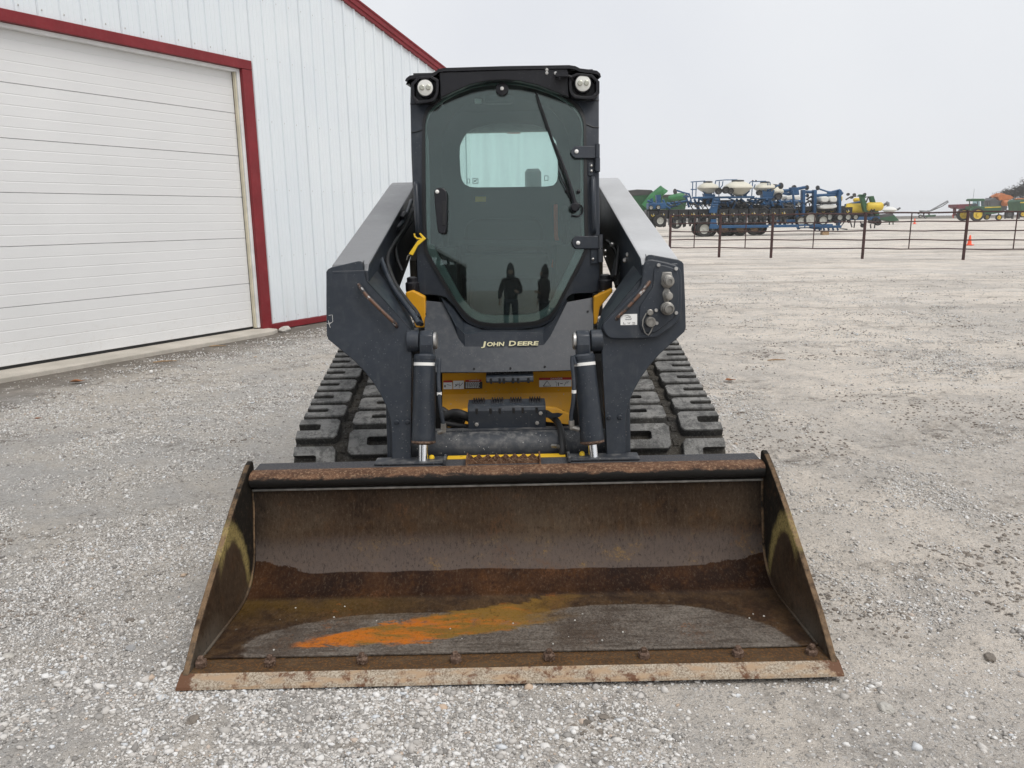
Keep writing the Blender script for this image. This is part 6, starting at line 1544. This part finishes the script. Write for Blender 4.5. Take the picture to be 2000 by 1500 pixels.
b.bars('lamp', [[(1470, 354), (1470.5, 352)], [(1476, 354), (1477, 352)]], 0.06, 'row_black')
lad = b.bars('ladder', [[(1384, 388, -1.5), (1376, 415, -1.5)], [(1393, 388, -1.5), (1388, 415, -1.5)]], 0.06, 'planter_blue')
b.bars('ladder_rung', [[(1384 - k * 1.9, 391 + k * 5, -1.5), (1393 - k * 1.2, 391 + k * 5, -1.5)] for k in range(5)], 0.09, 'planter_blue', lad)
b.poly('ladder_step', [(1375, 408), (1389, 407), (1388, 416), (1374, 416)], -1.7, -1.5, 'planter_blue', lad)
disc_marker(b, [(1346, 379), (1334, 376), (1322, 372)], (1318.5, 374), 5.0)
disc_marker(b, [(1500, 372), (1512, 366), (1524, 361)], (1525, 363), 6.0)
b.bars('drawbar', [[(1340, 388), (1346, 378), (1350, 390)], [(1334, 384), (1346, 384)]], 0.07, 'planter_blue')
b.bars('red_bar', [[(1392, 423), (1470, 419)]], 0.03, 'smv')
mb = MB(); q = b.p(1556.5, 451, -1.45)
for k in range(8):
    if k == 4: continue
    mb.box(q.x - 0.36 + k * 0.09, q.x - 0.29 + k * 0.09, 58.3 - 1.42, 58.3 - 1.41, q.z + 0.28, q.z + 0.37)
b.part('beam_decal', mb, 'tank_white', None, 0)
b.box('beam_decal', 1489, 440.5, 1496, 443.5, -1.42, -1.41, 'tank_white', bevel=0)
b.box('support_stand', 1592, 452, 1606, 464, -1.3, -0.9, 'wood')

# ---- the second blue planter with white square tanks
w2 = Machine('row_planter', 60.5, 1590, 455, label='folded blue planter with white tanks, right of the cream tank planter', cat='planter')
for x0, x1 in ((1527, 1542), (1543, 1556)): w2.poly('chemical_tank', chaikin([(x0, 383), (x0 + 3, 383), (x1 - 1, 382), (x1, 390), (x0, 391)], 1), -0.9, 0.3, 'tank_white', bevel=0.08)
w2.box('tank_tray', 1524, 391, 1557, 402, -0.9, 0.3, 'planter_blue'); w2.wheel(1528, 398.5, 3.5, 0.3, -1.1, rim=0.8); w2.wheel(1549, 398.5, 3.5, 0.3, -1.1, rim=0.8)
for x0, x1 in ((1595, 1611), (1612, 1627)): w2.poly('chemical_tank', chaikin([(x0, 384), (x1, 384), (x1, 396), (x0, 396)], 1), -0.8, 0.6, 'tank_white', bevel=0.08)
w2.poly('chemical_tank', chaikin([(1592, 400), (1626, 399), (1627, 407), (1594, 409)], 1), -0.8, 0.4, 'tank_white', bevel=0.06); w2.box('tank_strap', 1593, 395, 1626, 399, -0.85, 0.6, 'row_black')
for x0, xa in ((1565, 1569), (1587, 1591), (1635, 1639)): w2.poly('wing_post', [(x0 - 1, 371), (xa + 1, 371), (xa, 410), (x0 + 2, 440), (x0 - 2, 440)], -0.4, 0.1, 'planter_blue', bevel=0.03)
w2.bars('wing_arm', [[(1500, 374), (1540, 372), (1572, 366)], [(1500, 378), (1530, 377), (1545, 380)], [(1574, 375), (1592, 375)], [(1592, 382), (1640, 380)], [(1616, 376), (1645, 378)], [(1645, 379), (1640, 372), (1620, 377)], [(1556, 410), (1560, 448)], [(1584, 420), (1576, 440), (1590, 445)], [(1600, 420), (1610, 440)]], 0.12, 'planter_blue')
w2.poly('wing_block', [(1542, 366), (1556, 366), (1558, 381), (1542, 381)], -0.4, 0.2, 'planter_blue', bevel=0.04); w2.wheel(1548, 366, 4, 0.2, -0.3, ('dark_grey', 'dark_grey'))
disc_marker(w2, [(1556, 370), (1570, 367), (1575, 366)], (1576, 366.5), 4.6); disc_marker(w2, [(1638, 377), (1615, 374), (1600, 369)], (1597, 367), 4.4); disc_marker(w2, [(1570, 383), (1576, 382)], (1577, 382), 3.5)
for cx, cy, rx in ((1549, 428, 12), (1572, 430, 9), (1584, 425, 7), (1594, 424, 6), (1613.5, 424.5, 6), (1629, 424, 6), (1532, 432, 9), (1643, 424, 5)): w2.wheel(cx, cy, rx, 0.42, -3.4 if rx > 8 else -2.4, rim=0.72)
w2.box('row_toolbar', 1520, 402, 1650, 413, -0.1, 0.8, 'row_black'); w2.box('low_frame', 1555, 440, 1640, 446, -0.4, 0.0, 'planter_blue')
ru2 = ru_.copy(); COL.objects.link(ru2); ru2.parent = w2.e; q = w2.p(1598, 420); ru2.location = Vector((q.x, 61.3, q.z)) - w2.o
for k in range(-3, 5):
    if k == 0: continue
    c_ = ru2.copy(); COL.objects.link(c_); c_.parent = w2.e; c_.location = ru2.location + Vector((k * 0.62, 0.1 * (k % 2), 0.05 * (k % 3)))
w2.bars('air_hose', [[(1560 + 7 * k, 404 + 4 * math.sin(k * 1.9)), (1564 + 7 * k, 396 + 9 * math.cos(k * 1.3)), (1570 + 7 * k, 412)] for k in range(11)], 0.04, 'row_black')
w2.bars('hydraulic_line', [[(1575, 390), (1584, 384), (1590, 392), (1586, 405)], [(1572, 398), (1582, 392), (1588, 400), (1580, 408)]], 0.08, 'row_black')
w2.bars('coulter', [[(1590 + 9 * k, 444), (1592 + 9 * k, 450)] for k in range(6)], 0.07, 'planter_blue')

# ---- green planter with yellow drum tanks
g2 = Machine('row_planter', 74.0, 1670, 446, label='green planter with yellow tanks at the right end of the blue machines', cat='planter')
def drum(m, x0, x1, cy, rpx, d, mt):
    a, c = m.p(x0, cy, d), m.p(x1, cy, d); r = rpx * m.k; ln = c.x - a.x; mb = MB()
    mb.lathe(a, (1, 0, 0), [(r * 0.3, 0), (r * 0.8, 0.06), (r, 0.2), (r, ln - 0.2), (r * 0.8, ln - 0.06), (r * 0.3, ln)], 20); m.part('drum_tank', mb, mt, None, 0.7)
drum(g2, 1650, 1704, 407, 9, 0.0, 'farm_yellow'); drum(g2, 1684, 1716, 404, 8, -0.8, 'farm_yellow'); drum(g2, 1633, 1649, 388, 6, 0.5, 'farm_yellow'); drum(g2, 1680, 1700, 390, 4, 1.5, 'farm_yellow')
for a_ in ([(1672, 383), (1679, 380), (1689, 414), (1680, 414)], [(1690, 384), (1698, 383), (1710, 421), (1702, 421)], [(1668, 384), (1672, 380), (1684, 381), (1682, 386)]): g2.poly('fold_arm', a_, -0.9, -0.5, 'farm_green', bevel=0.03)
g2.bars('fold_link', [[(1652, 390), (1662, 384), (1672, 383)], [(1650, 400), (1668, 396), (1680, 398)], [(1688, 386), (1696, 384), (1692, 394), (1686, 400)]], 0.07, 'row_black')
for c_ in ((1651, 380), (1663, 380.5), (1683, 380), (1658, 386)): g2.wheel(*c_, 2.6, 0.25, -0.6, ('dark_grey', 'dark_grey'))
g2.bars('blue_arm', [[(1650, 402), (1670, 397), (1684, 394)], [(1669, 396), (1672, 420)], [(1678, 396), (1675, 420)]], 0.13, 'planter_blue')
g2.box('row_toolbar', 1640, 418, 1712, 430, -0.2, 0.8, 'row_black'); g2.box('toolbar', 1655, 423, 1710, 430, -0.9, -0.5, 'planter_blue'); g2.box('green_beam', 1604, 428, 1640, 435, -0.5, 0.2, 'farm_green')
g2.poly('hitch_end', [(1694, 421), (1738, 417), (1739, 421), (1712, 426), (1711, 438), (1698, 436)], -0.6, 0.2, 'dark_grey')
for cx, cy, r in ((1676, 440, 4), (1700, 430, 5.5), (1705, 434, 6), (1694, 411, 4)): g2.wheel(cx, cy, r, 0.3, -1.0, ('tyre', 'tyre'))
g2.bars('coulter', [[(1660, 430), (1664, 444)], [(1670, 430), (1668, 445)], [(1680, 432), (1684, 442)], [(1690, 436), (1688, 444)], [(1700, 438), (1701, 446)], [(1709, 436), (1708, 446)], [(1650, 432), (1640, 446), (1655, 448)], [(1620, 445), (1640, 440)]], 0.06, 'dark_grey')

# ---- green grain carts at the far left, behind the arm
gc = Machine('grain_cart', 76.0, 1255, 452, label='green grain cart with a raised green unloading spout, just right of the boom arm', cat='grain cart')
gc.poly('hopper', [(1205, 384), (1290, 378), (1284, 412), (1262, 425), (1215, 425)], -1.5, 1.5, 'farm_green', bevel=0.05); gc.poly('roll_tarp', [(1205, 375), (1240, 371), (1267, 372), (1274, 378), (1290, 380), (1205, 387)], -1.5, 1.5, 'tarp', bevel=0.04)
gc.bars('tarp_bow', [[(1220, 376), (1262, 371.5)], [(1226, 380), (1268, 374.5)]], 0.05, 'rim_white')
mb = MB(); mb.tube([gc.p(*q) for q in ((1250, 404, -2.2), (1266, 387, -2.2), (1284, 374, -2.2), (1288.5, 380, -2.2))], [0.28, 0.40, 0.50, 0.45], 14); gc.part('unload_spout', mb, 'bright_green', None, 0.8)
gc.wheel(1262, 438, 14, 0.9, -1.2, ('tyre', 'farm_yellow'))
gd = Machine('grain_cart', 84.0, 1315, 446, label='second green grain cart partly hidden behind the blue planter', cat='grain cart')
gd.poly('hopper', [(1290, 386), (1338, 383), (1332, 412), (1296, 412)], -1.4, 1.4, 'farm_green', bevel=0.05); gd.poly('roll_tarp', [(1288, 381), (1336, 380), (1338, 384), (1290, 387)], -1.4, 1.4, 'tarp', bevel=0.04)
mb = MB(); mb.tube([gd.p(*q) for q in ((1298, 388, -2), (1312, 386, -2), (1328, 383, -2))], [0.2, 0.40, 0.3], 12); gd.part('unload_spout', mb, 'bright_green', None, 0.8); gd.wheel(1316, 436, 10, 0.8, -1.2)

# ---- white seed tender, augers
st = Machine('seed_cart', 104.0, 1740, 441, label='green seed cart carrying a shallow white tank, in the open yard', cat='seed cart')
mb = MB(); q = st.p(1737, 413); kx = st.k
mb.lathe((q.x, 104, q.z), (0, 0, 1), [(6 * kx, -2 * kx), (12.5 * kx, 1.5 * kx), (13 * kx, 3 * kx), (11 * kx, 5 * kx), (5 * kx, 8 * kx), (3 * kx, 8.5 * kx)], 24); st.part('seed_tank', mb, 'tank_white', None, 0.8)
st.bars('chute', [[(1746, 410), (1754, 409), (1758, 406)]], 0.14, 'dark_grey')
st.poly('cart_frame', [(1713, 421), (1740, 419), (1751, 431), (1735, 433), (1713, 427)], -0.8, 0.8, 'farm_green', bevel=0.04)
st.bars('stand_leg', [[(1737, 430), (1737, 441)], [(1744, 430), (1744.5, 441)], [(1722, 426), (1716, 437)]], 0.07, 'farm_green'); st.bars('tank_leg', [[(1731, 415), (1733, 421)], [(1743, 415), (1741, 421)]], 0.1, 'dark_grey')
au = Machine('auger', 98.0, 1712, 443, label='short grey unloading auger slanting up behind the green arms', cat='auger')
au.bars('auger_tube', [[(1706, 413), (1731, 397.5)]], 0.17, 'dark_grey'); au.bars('auger_spout', [[(1731, 396), (1734.5, 397), (1734.5, 403)]], 0.20, 'galv'); au.bars('auger_stand', [[(1707, 413), (1709, 443)], [(1706, 413), (1700, 443)]], 0.06, 'dark_grey')
fa_ = Machine('auger', 150.0, 1815, 427, label='far long silver grain auger on wheels raised against the sky', cat='auger')
fa_.bars('auger_tube', [[(1809, 416), (1851, 392.5)]], 0.16, 'galv'); fa_.bars('truss_cable', [[(1811, 415), (1840, 403), (1852, 395), (1851, 392)]], 0.09, 'dark_grey')
fa_.bars('undercarriage', [[(1793, 418), (1800, 413), (1812, 416)], [(1800, 422), (1826, 422)], [(1805, 414), (1803, 424)], [(1812, 411), (1815, 420)]], 0.14, 'dark_grey')
fa_.wheel(1793, 422.5, 3.2, 0.3, -0.8); fa_.wheel(1812, 424, 2.6, 0.3, 0.8); fa_.poly('intake_hopper', [(1798, 411), (1811, 411.5), (1806, 416), (1800, 416)], -0.6, 0.6, 'galv')
fa_.bars('intake_beam', [[(1808, 422), (1827, 421)]], 0.18, 'farm_green')

# ---- maroon wagon, tractor, combine, sprayer and brush
mw = Machine('gravity_wagon', 134.0, 1876, 431, label='maroon gravity wagon behind the green tractor', cat='wagon')
mw.poly('wagon_box', [(1860, 399.5), (1900, 398), (1900, 407), (1886, 411), (1878, 408), (1868, 408), (1860, 405)], -1.3, 1.3, 'maroon', bevel=0.05)
mw.bars('wagon_leg', [[(1863, 406), (1862.5, 422)], [(1866, 406), (1866, 420)], [(1862, 420), (1885, 418)]], 0.14, 'maroon'); mw.wheel(1869, 423, 2.6, 0.3, -1.0); mw.wheel(1877, 423, 2.6, 0.3, -1.0); mw.bars('red_jack', [[(1861, 419), (1862, 426)]], 0.1, 'smv')
tr = Machine('tractor', 122.0, 1920, 431, label='green tractor with yellow wheels and a glass cab, parked beyond the fence', cat='tractor')
def big_wheel(m, cx, cy, rpx, w, d):
    t = m.wheel(cx, cy, rpx, w, d, ('tyre', 'farm_yellow'), rim=0.68)
    mb = MB(); c = m.p(cx, cy, d - w * 0.3); mb.lathe(c, (0, -1, 0), [(rpx * m.k * 0.22, 0), (rpx * m.k * 0.2, 0.15)], 16); m.part('hub', mb, 'farm_yellow', t, 0.5)
big_wheel(tr, 1900, 419, 12.2, 0.6, -1.1); big_wheel(tr, 1889, 419, 11.5, 0.6, 1.1); big_wheel(tr, 1943.5, 424.5, 5.4, 0.4, -0.9); big_wheel(tr, 1934, 424, 5, 0.4, 0.9)
tr.poly('hood', [(1917, 404), (1930, 402.5), (1951, 402), (1953, 405), (1952, 415), (1938, 418), (1917, 418)], -0.45, 0.45, 'farm_green', bevel=0.06); tr.poly('hood_stripe', [(1920, 404.5), (1951, 403.5), (1951, 405), (1920, 406.5)], -0.47, -0.45, 'farm_yellow')
tr.poly('cab_body', [(1890, 403), (1918, 403), (1917, 416), (1900, 411), (1890, 409)], -0.7, 0.7, 'farm_green', bevel=0.05)
tr.poly('cab_roof', [(1892, 390), (1894, 388.2), (1916, 388.2), (1918, 390), (1918, 393), (1892, 393)], -0.75, 0.75, 'farm_green', bevel=0.05)
tr.bars('cab_post', [[(1893.5, 392), (1894, 404)], [(1909.5, 392), (1910, 404)], [(1917, 392), (1917.5, 404)]], 0.075, 'farm_green')
tr.poly('cab_window', [(1895, 393), (1909, 393), (1909, 403.5), (1895, 403.5)], -0.66, -0.64, 'tractor_glass'); tr.poly('cab_window', [(1911, 393), (1916.5, 393), (1916.5, 403.5), (1911, 403.5)], -0.66, -0.64, 'tractor_glass')
tr.poly('cab_seat', [(1898, 399), (1903, 397), (1905, 404), (1898, 404)], -0.3, 0.3, 'dark_grey'); tr.bars('antenna', [[(1900.5, 389), (1903, 369)]], 0.02, 'dark_grey'); tr.poly('rear_fender', [(1886, 410), (1893, 405), (1904, 405), (1911, 411), (1909, 413), (1902, 408), (1893, 408), (1888, 412)], -1.3, -0.8, 'farm_green')
tr.bars('exhaust', [[(1929, 403), (1929, 394)]], 0.06, 'dark_grey')
cb = Machine('combine', 128.0, 1994, 430, label='green combine cut off by the right picture edge, with orange wheel hubs', cat='combine')
cb.poly('body', [(1979, 394), (1984, 390), (2030, 389), (2030, 412), (1982, 413)], -1.6, 1.6, 'farm_green', bevel=0.08); cb.poly('side_stripe', [(1980, 395), (2028, 394), (2028, 396), (1980, 397)], -1.64, -1.6, 'farm_yellow')
cb.bars('grain_rail', [[(1983, 389), (2030, 387)]], 0.12, 'rust_orange'); cb.poly('panel_gap', [(1995, 391), (1996, 391), (1996, 412), (1995, 412)], -1.63, -1.59, 'tank_cream')
big_wheel(cb, 1985, 418, 6, 0.5, -1.5); big_wheel(cb, 2012, 416, 10, 0.7, -1.5); cb.poly('lamp', [(1988, 413), (1995, 413), (1995, 416), (1988, 416)], -1.7, -1.6, 'rust_orange')
sp = Machine('field_sprayer', 140.0, 1955, 428, label='orange field sprayer parked behind the tractor, in front of the dark trees', cat='sprayer')
sp.poly('boom_rack', [(1940, 384), (1948, 379), (1966, 382), (1972, 386), (1966, 390), (1944, 392)], -1.2, 1.2, 'rust_orange', bevel=0.06); sp.bars('boom', [[(1936, 390), (1944, 380), (1955, 378), (1972, 384)], [(1938, 396), (1950, 388), (1974, 388)], [(1945, 378), (1950, 384), (1962, 379)]], 0.13, 'rust_orange')
sp.poly('engine_body', [(1924, 392), (1934, 386), (1942, 392), (1956, 392), (1960, 406), (1950, 416), (1926, 412)], -1.2, 1.2, 'dark_grey', bevel=0.08); drum(sp, 1946, 1958, 397, 5.5, -1.6, 'rust_orange'); sp.bars('stack', [[(1933.5, 392), (1933.5, 384)]], 0.12, 'row_black'); sp.wheel(1962, 418, 8, 0.6, -1.3, ('tyre', 'dark_grey')); sp.wheel(1930, 418, 8, 0.6, 0.5, ('tyre', 'dark_grey'))

def leafm():
    g = NG('winter_brush'); r = g.island()
    return g.done(g.ramp(r, [(0, (0.018, 0.016, 0.014)), (0.5, (0.03, 0.026, 0.022)), (1, (0.05, 0.042, 0.034))]), 0.9)
M['brush'] = leafm(); M['bark'] = plain('bark', (0.06, 0.05, 0.042), 0.9, 0, 0.3, 3)
def bare_tree(x, y, h, w, seed, label):
    rn = random.Random(seed); t = empty('tree', (x, y, 0), label=label, cat='tree', group='bare winter trees beyond the yard')
    mb = MB(); tips = []
    def grow_(p, d, ln, r, k):
        q = p + d * ln; mb.tube([p, p.lerp(q, 0.5) + Vector((rn.uniform(-.06, .06), 0, 0)) * ln, q], [r, r * 0.8, r * 0.6], 5, False)
        if k == 0: tips.append(q); return
        for _ in range(3):
            dd = (d + Vector((rn.uniform(-.8, .8) * w, rn.uniform(-.8, .8), rn.uniform(-0.1, 0.5)))).normalized(); grow_(q, dd, ln * rn.uniform(0.6, 0.85), r * 0.6, k - 1)
    grow_(Vector((0, 0, -0.1)), Vector((0, 0, 1)), h * 0.24, h * 0.028, 4)
    mb.build('trunk', 'bark', t, smooth=0)
    mb = MB()
    for q in tips:
        for _ in range(16):
            c = q + Vector((rn.gauss(0, .45), rn.gauss(0, .45), rn.gauss(0, .4))); a = Vector((rn.uniform(-1, 1), rn.uniform(-1, 1), rn.uniform(-0.3, 1))).normalized() * 0.35; o_ = a.orthogonal().normalized() * 0.10
            mb.add([c - o_, c + o_, c + a], [(0, 1, 2)])
    mb.build('crown', 'brush', t, smooth=0)
for i, (px, Y, h, w) in enumerate(((1950, 165, 6.5, 1.0), (1964, 168, 7.5, 1.1), (1978, 162, 8.4, 1.2), (1990, 160, 9.0, 1.2), (2003, 158, 9.6, 1.2), (2016, 160, 9.0, 1.2))):
    bare_tree(P(px, 420, Y).x, Y, h, w, 30 + i, 'bare dark winter tree, %s' % ('lowest, behind the orange sprayer', 'second from the left end of the clump', 'right of the orange sprayer', 'behind the combine, with a rounded top', 'tallest, at the right picture edge', 'beyond the right picture edge')[i])

# ================================================================== BEHIND THE CAMERA (seen mirrored in the cab door)
M['jacket'] = plain('dark_jacket', (0.012, 0.013, 0.018), 0.85, 0, 0.3, 14); M['jeans'] = plain('dark_jeans', (0.035, 0.045, 0.065), 0.9, 0, 0.3, 30); M['skin'] = plain('skin', (0.42, 0.26, 0.19), 0.6, 0, 0.08); M['boots'] = plain('boots', (0.02, 0.016, 0.013), 0.6)
PX, PY = 0.06, -2.1
person = empty('person', (PX, PY, 0), label='person in a dark pointed hood, dark jacket and jeans, mirrored in the cab door', cat='person')
def skin_body(name, verts, edges, radii, mt, root=0, par=person, sub_=2):
    me = bpy.data.meshes.new(name); me.from_pydata(verts, edges, []); me.materials.append(M[mt])
    o = bpy.data.objects.new(name, me); COL.objects.link(o); o.parent = par
    sk = o.modifiers.new('skin', 'SKIN'); sk.use_smooth_shade = True
    for i, r_ in enumerate(radii):
        me.skin_vertices[0].data[i].radius = r_ if isinstance(r_, tuple) else (r_, r_)
        me.skin_vertices[0].data[i].use_root = (i == root)
    sb = o.modifiers.new('round', 'SUBSURF'); sb.levels = sb.render_levels = sub_
    return o
# faces +Y; left arm hangs, right arm bent holding something at the chest
bv = [(0, 0, 0.98), (0, 0, 1.12), (0, 0.0, 1.30), (0, 0, 1.44), (0, 0.01, 1.52), (0, 0.035, 1.61), (0, 0.04, 1.69),
      (0.10, 0, 0.90), (0.11, 0.01, 0.50), (0.12, -0.01, 0.09), (-0.10, 0, 0.90), (-0.12, 0.01, 0.50), (-0.15, -0.01, 0.09),
      (0.165, 0, 1.38), (0.262, -0.02, 1.10), (0.16, 0.20, 1.10), (-0.165, 0, 1.38), (-0.272, -0.01, 1.10), (-0.29, 0.05, 0.90)]
be = [(0, 1), (1, 2), (2, 3), (3, 4), (4, 5), (5, 6), (0, 7), (7, 8), (8, 9), (0, 10), (10, 11), (11, 12), (3, 13), (13, 14), (14, 15), (3, 16), (16, 17), (17, 18)]
br = [(0.10, 0.075), (0.10, 0.075), (0.12, 0.085), (0.09, 0.07), 0.05, 0.082, 0.07, 0.07, 0.048, 0.035, 0.07, 0.048, 0.035, 0.045, 0.036, 0.030, 0.045, 0.036, 0.030]
skin_body('body', bv, be, br, 'skin')
jv = [(0, 0, 0.86), (0, 0, 1.06), (0, 0, 1.26), (0, 0.0, 1.40), (0, 0.0, 1.50), (0.165, 0, 1.385), (0.235, -0.01, 1.24), (0.265, -0.02, 1.10), (0.17, 0.17, 1.10), (-0.165, 0, 1.385), (-0.24, -0.01, 1.24), (-0.275, -0.01, 1.10), (-0.30, 0.045, 0.92)]
skin_body('jacket', jv, [(0, 1), (1, 2), (2, 3), (3, 4), (3, 5), (5, 6), (6, 7), (7, 8), (3, 9), (9, 10), (10, 11), (11, 12)], [(0.205, 0.15), (0.195, 0.145), (0.20, 0.145), (0.17, 0.125), (0.105, 0.10), 0.098, 0.082, 0.070, 0.050, 0.098, 0.082, 0.070, 0.052], 'jacket')
skin_body('hood', [(0, -0.005, 1.42), (0, -0.02, 1.54), (0, -0.035, 1.65), (0, -0.035, 1.75), (0, -0.045, 1.83), (0, -0.055, 1.88)], [(0, 1), (1, 2), (2, 3), (3, 4), (4, 5)], [0.125, 0.115, 0.122, 0.105, 0.062, 0.022], 'jacket')
skin_body('trousers', [(0, 0, 0.96), (0.10, 0, 0.86), (0.115, 0.01, 0.50), (0.125, -0.01, 0.10), (-0.105, 0, 0.86), (-0.125, 0.01, 0.50), (-0.155, -0.01, 0.10)], [(0, 1), (1, 2), (2, 3), (0, 4), (4, 5), (5, 6)], [(0.155, 0.12), 0.108, 0.08, 0.068, 0.108, 0.08, 0.068], 'jeans')
for x in (0.125, -0.155): skin_body('boot', [(x, -0.06, 0.06), (x, 0.05, 0.05), (x, 0.18, 0.035)], [(0, 1), (1, 2)], [0.055, 0.055, 0.04], 'boots')
for sx, wx, wy, wz, d in ((1, 0.165, 0.19, 1.12, (-0.5, 0.8, 0.1)), (-1, -0.295, 0.05, 0.90, (0.0, 0.25, -1))):
    d = Vector(d).normalized(); w_ = Vector((wx, wy, wz)); nx = d.cross(Vector((0, 1, 0.3))).normalized()
    skin_body('hand', [tuple(w_), tuple(w_ + d * 0.06), tuple(w_ + d * 0.095)], [(0, 1), (1, 2)], [(0.022, 0.030), (0.018, 0.040), (0.014, 0.036)], 'skin')
    for k in range(4):
        o_ = nx * (-0.028 + 0.019 * k); ln = (0.058, 0.068, 0.064, 0.050)[k]; b0 = w_ + d * 0.085 + o_
        cv = Vector((0, 0.3, -0.2)); skin_body('finger', [tuple(b0), tuple(b0 + d * ln * 0.5), tuple(b0 + d * ln * 0.85 + cv * ln * 0.5)], [(0, 1), (1, 2)], [0.009, 0.0085, 0.007], 'skin', sub_=1)
    b0 = w_ + d * 0.03 + nx * sx * -0.03; skin_body('thumb', [tuple(b0), tuple(b0 + d * 0.03 + nx * sx * -0.02), tuple(b0 + d * 0.06 + nx * sx * -0.022)], [(0, 1), (1, 2)], [0.011, 0.010, 0.008], 'skin', sub_=1)
def mirror_copy(o, parent=None):
    c = o.copy(); COL.objects.link(c)
    if parent is not None: c.parent = parent
    for ch in list(o.children): mirror_copy(ch, c)
    return c
p2 = mirror_copy(person); p2.location = (0.92, PY + 0.1, 0); p2.rotation_euler.z = R(75); p2.scale = (0.97, 0.97, 0.97)  # copy added so the door glass shows a second mirrored figure
tag(p2, 'added copy of the hooded person, side-on, giving the cab door a second reflection', 'person')
# an open-fronted pole barn behind, also only seen in the door glass
pb = empty('pole_barn', (-8.0, -13, 0), label='open fronted grey pole barn, mirrored in the lower left of the cab door', cat='barn')
M['barn_grey'] = plain('barn_grey', (0.48, 0.49, 0.50), 0.6); M['barn_dark'] = plain('barn_dark', (0.10, 0.10, 0.10), 0.9)
mb = MB(); mb.loft([[(x, y, z) for x, z in ((-6.0, 4.2), (-1.5, 5.6), (3.2, 4.0), (3.2, 3.8), (-1.5, 5.4), (-6.0, 4.0))] for y in (-14, 5)]); mb.build('roof', 'barn_grey', pb, smooth=0)
mb = MB(); mb.box(-6.0, -5.9, -14, 5, 0, 4.0); mb.box(-6, 3, -14, -13.9, 0, 4.2); mb.build('back_wall', 'barn_dark', pb, smooth=0)
mb = MB(); mb.slab([(-6, 4.9, 2.6), (3.1, 4.9, 2.6), (3.1, 4.9, 3.85), (-1.5, 4.9, 5.35), (-6, 4.9, 4.0)], (0, 0.06, 0)); mb.build('gable', 'barn_grey', pb, smooth=0)
for k in range(7):
    mb = MB(); mb.box(2.9, 3.1, -13.8 + k * 3.1, -13.6 + k * 3.1, 0, 4.0); mb.build('barn_post', 'barn_dark', pb, smooth=0)

texts_to_meshes()

# ================================================================== THE MISTY AIR
mb = MB(); mb.box(-660, 660, -460, 730, -9, 14)
hz = bpy.data.materials.new('haze'); hz.use_nodes = True; hn = hz.node_tree.nodes; hn.clear()
ho, hv = hn.new('ShaderNodeOutputMaterial'), hn.new('ShaderNodeVolumePrincipled')
hv.inputs['Color'].default_value = (0.93, 0.95, 0.96, 1); hv.inputs['Density'].default_value = 0.00055; hv.inputs['Anisotropy'].default_value = 0.2
hz.node_tree.links.new(hv.outputs[0], ho.inputs['Volume'])
tag(mb.build('haze', hz, smooth=0), 'thin winter mist over the yard', kind='stuff')
